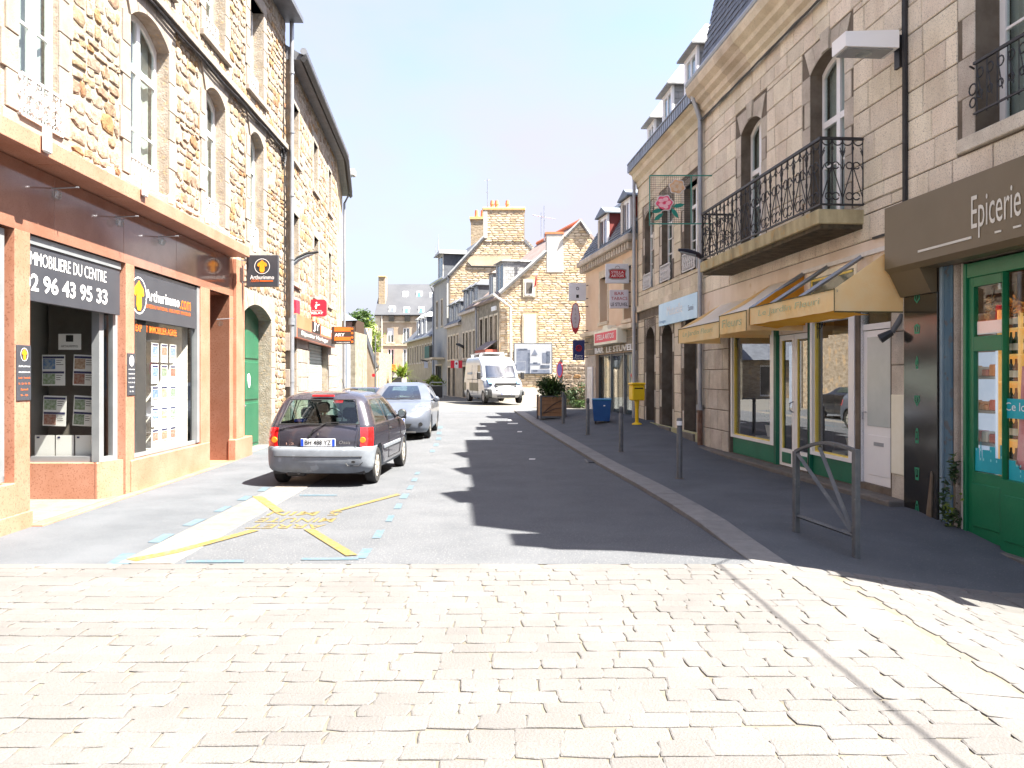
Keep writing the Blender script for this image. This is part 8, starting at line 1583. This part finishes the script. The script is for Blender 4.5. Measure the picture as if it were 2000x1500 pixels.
# low dark car behind
MD = tf(-4.75, 25.2, zg(-4, 27) + .004, -1)
dk_ = thing('parked_car', 'low black open top car parked behind the plum hatchback beside the stone wall', 'car', MD)
lev = [(.18, .10, 3.9, .74, .2, .35), (.28, .02, 3.98, .80, .2, .4), (.5, .0, 4.0, .82, .2, .42), (.68, .04, 3.9, .82, .2, .4), (.80, .10, 3.6, .81, .2, .34), (.88, .16, 3.0, .79, .2, .3), (.93, .3, 2.8, .74, .2, .3), (1.04, .55, 2.55, .68, .2, .25), (1.12, .8, 2.35, .60, .2, .2), (1.15, 1.0, 2.1, .48, .2, .2)]
def cls3(i, j, NX, NA, NS):
    rear = j < NX - 1; side = NX + NA - 1 <= j < NX + NA + NS - 2; front = j >= NX + 2 * NA + NS - 3; s = j - (NX + NA - 1)
    if 6 <= i < 8 and rear and j < NX - 2: return 'rear_window'
    if 6 <= i < 7.7 and side and 4 <= s <= NS - 6: return 'door_window'
    if 6 <= i < 8 and front: return 'windscreen'
    if 3 <= i < 4 and NX - 3 <= j < NX + NA - 2: return 'tail_light'
    return 'body'
parts, grid = car_body(dk_, MD, lev, 2, xf, rng(0, 1, 24), (.7, 3.1), .34, None, cls3); pm3 = dict(pm); pm3['body'] = mat('black_car_paint', (.012, .012, .015), 2, .2, var=0, coat=1.); emit_parts(dk_, MD, parts, pm3)
build('underbody', MB(MD).box(-.7, .7, .2, 3.8, .18, .5), blk, dk_)
for x in (-.72, .72):
    for y in (.7, 3.1): wheel(dk_, MD, x, y, .3, .19, rimg, 8)
# white van
vx, vy = -.32, 41.6; MV = tf(vx - .28 * 5.3 * .96, vy + 5.3 * .96, GZ + .004, 180 + 15.6)
vn = thing('parked_van', 'white high roofed van with blue bonnet stripes facing the camera at the bend', 'van', MV)
lev = [(.28, .06, 5.25, .92, .08, .25), (.40, .0, 5.42, .99, .08, .28), (.60, .0, 5.45, 1.02, .08, .30), (.82, .0, 5.40, 1.03, .08, .30), (1.02, .0, 5.24, 1.03, .08, .30), (1.20, .0, 4.92, 1.02, .08, .30), (1.28, .0, 4.60, 1.01, .08, .28), (1.50, .0, 4.45, .98, .08, .26), (1.85, .0, 4.22, .94, .08, .24), (1.98, .01, 4.12, .93, .08, .24), (2.20, .02, 3.85, .91, .10, .3), (2.36, .05, 3.5, .87, .12, .3), (2.43, .12, 3.2, .78, .12, .3), (2.46, .3, 2.9, .6, .12, .3)]
def cls4(i, j, NX, NA, NS):
    side = NX + NA - 1 <= j < NX + NA + NS - 2; fcorner = NX + NA + NS - 2 <= j < NX + 2 * NA + NS - 3; front = j >= NX + 2 * NA + NS - 3; s = j - (NX + NA - 1)
    if 6 <= i < 9 and front: return 'windscreen'
    if 6 <= i < 8.7 and side and NS - 7 <= s <= NS - 3: return 'door_window'
    if 3 <= i < 4.7 and (fcorner or (front and j < NX + 2 * NA + NS - 2)): return 'headlight'
    if i < 2.4 and (fcorner or (front and j < NX + 2 * NA + NS - 2)): return 'bumper'
    return 'body'
parts, grid = car_body(vn, MV, lev, 3, xf, rng(0, 1, 30), (1.0, 4.55), .40, None, cls4, bow=.01, nose=.16); pm4 = dict(pm); pm4['body'] = vanw; pm4['bumper'] = greyp; emit_parts(vn, MV, parts, pm4)
build('underbody', MB(MV).box(-.86, .86, .1, 5.2, .28, .55).box(-.9, .9, 3.6, 3.75, .5, 1.9).box(-.8, .8, 4.3, 5.0, .5, 1.1), blk, vn)
for k in range(4): build('grille_slat', MB(MV).box(-.52, .52, 5.31 - .03 * k, 5.40 - .028 * k, .68 + .10 * k, .735 + .10 * k, .01), lampin if k % 2 else greyp, vn)
build('grille', MB(MV).box(-.55, .55, 5.2, 5.33, .64, 1.06), blk, vn); build('lower_grille', MB(MV).box(-.45, .45, 5.36, 5.455, .33, .42), blk, vn); plate(vn, MV, 'CD 204 MW', 0, 5.46, .52, face=1)
lb2 = mat('pale_blue_stripe', [(.10, .20, .34), (.13, .24, .38)], 2, .3, var=0)
for s in (-1, 1):
    def vs_(x, z, y): return (s * x, y, z)
    build('bonnet_stripe', MB(MV).add([(s * .62, 5.275, 1.015), (s * .86, 5.20, 1.03), (s * .84, 4.58, 1.30), (s * .68, 4.66, 1.29), (s * .62, 5.255, 1.02), (s * .62, 4.98, 1.20), (s * .86, 4.90, 1.21)], [(0, 1, 6, 5), (5, 6, 2, 3)]), lb2, vn, fix=False)
    build('corner_bumper', MB(MV).box(s * .98 - .05, s * .98 + .05, 4.96, 5.24, .42, .66, .03), greyp, vn)
    mi = build('wing_mirror', MB(MV).box(s * 1.17 - .1, s * 1.17 + .1, 4.25, 4.38, 1.25, 1.62, .04), blk, vn); build('mirror_arm', MB(MV).box(s * 1.05 - .06, s * 1.05 + .06, 4.3, 4.34, 1.35, 1.4), blk, mi)
tan = mat('tan_side_print', [(.13, .115, .075), (.18, .16, .11)], 4, .5, var=0)
build('side_print', MB(MV).box(1.028, 1.036, 1.5, 3.6, .62, 1.06), tan, vn); build('side_print', MB(MV).box(1.028, 1.036, .05, .62, .62, 1.06), tan, vn); build('side_lettering', MB(MV).box(.995, 1.0, .8, 1.9, 1.5, 1.62), lb2, vn)
build('door_seam', MB(MV).box(1.03, 1.04, 3.42, 3.44, .45, 2.0).box(1.03, 1.04, 2.15, 2.17, .45, 2.0).box(.99, 1.03, .9, 3.4, 1.22, 1.25), greyp, vn); build('roof_rack', MB(MV).box(-.7, .7, .4, .46, 2.46, 2.6).box(-.7, .7, 2.4, 2.46, 2.46, 2.6).box(-.72, -.66, .3, 2.9, 2.58, 2.63).box(.66, .72, .3, 2.9, 2.58, 2.63).box(-.5, .5, .3, 3.0, 2.62, 2.68), lace, vn)
for x in (-.9, .9):
    for y in (1.0, 4.55): wheel(vn, MV, x, y, .35, .22, rimg, 8)
build('wiper', MB(MV).tube([(-.7, 4.64, 1.30), (.0, 4.57, 1.33)], .015, 4).tube([(.1, 4.64, 1.30), (.8, 4.55, 1.33)], .015, 4), blk, vn); seats(vn, MV, (-.5, .0, .5), (3.8,), .95, seatm); build('dashboard', MB(MV).box(-.9, .9, 4.2, 4.6, .9, 1.24, .05), blk, vn)
for o in list(C.objects):
    if o.parent is not None and 'category' in o: del o['category']
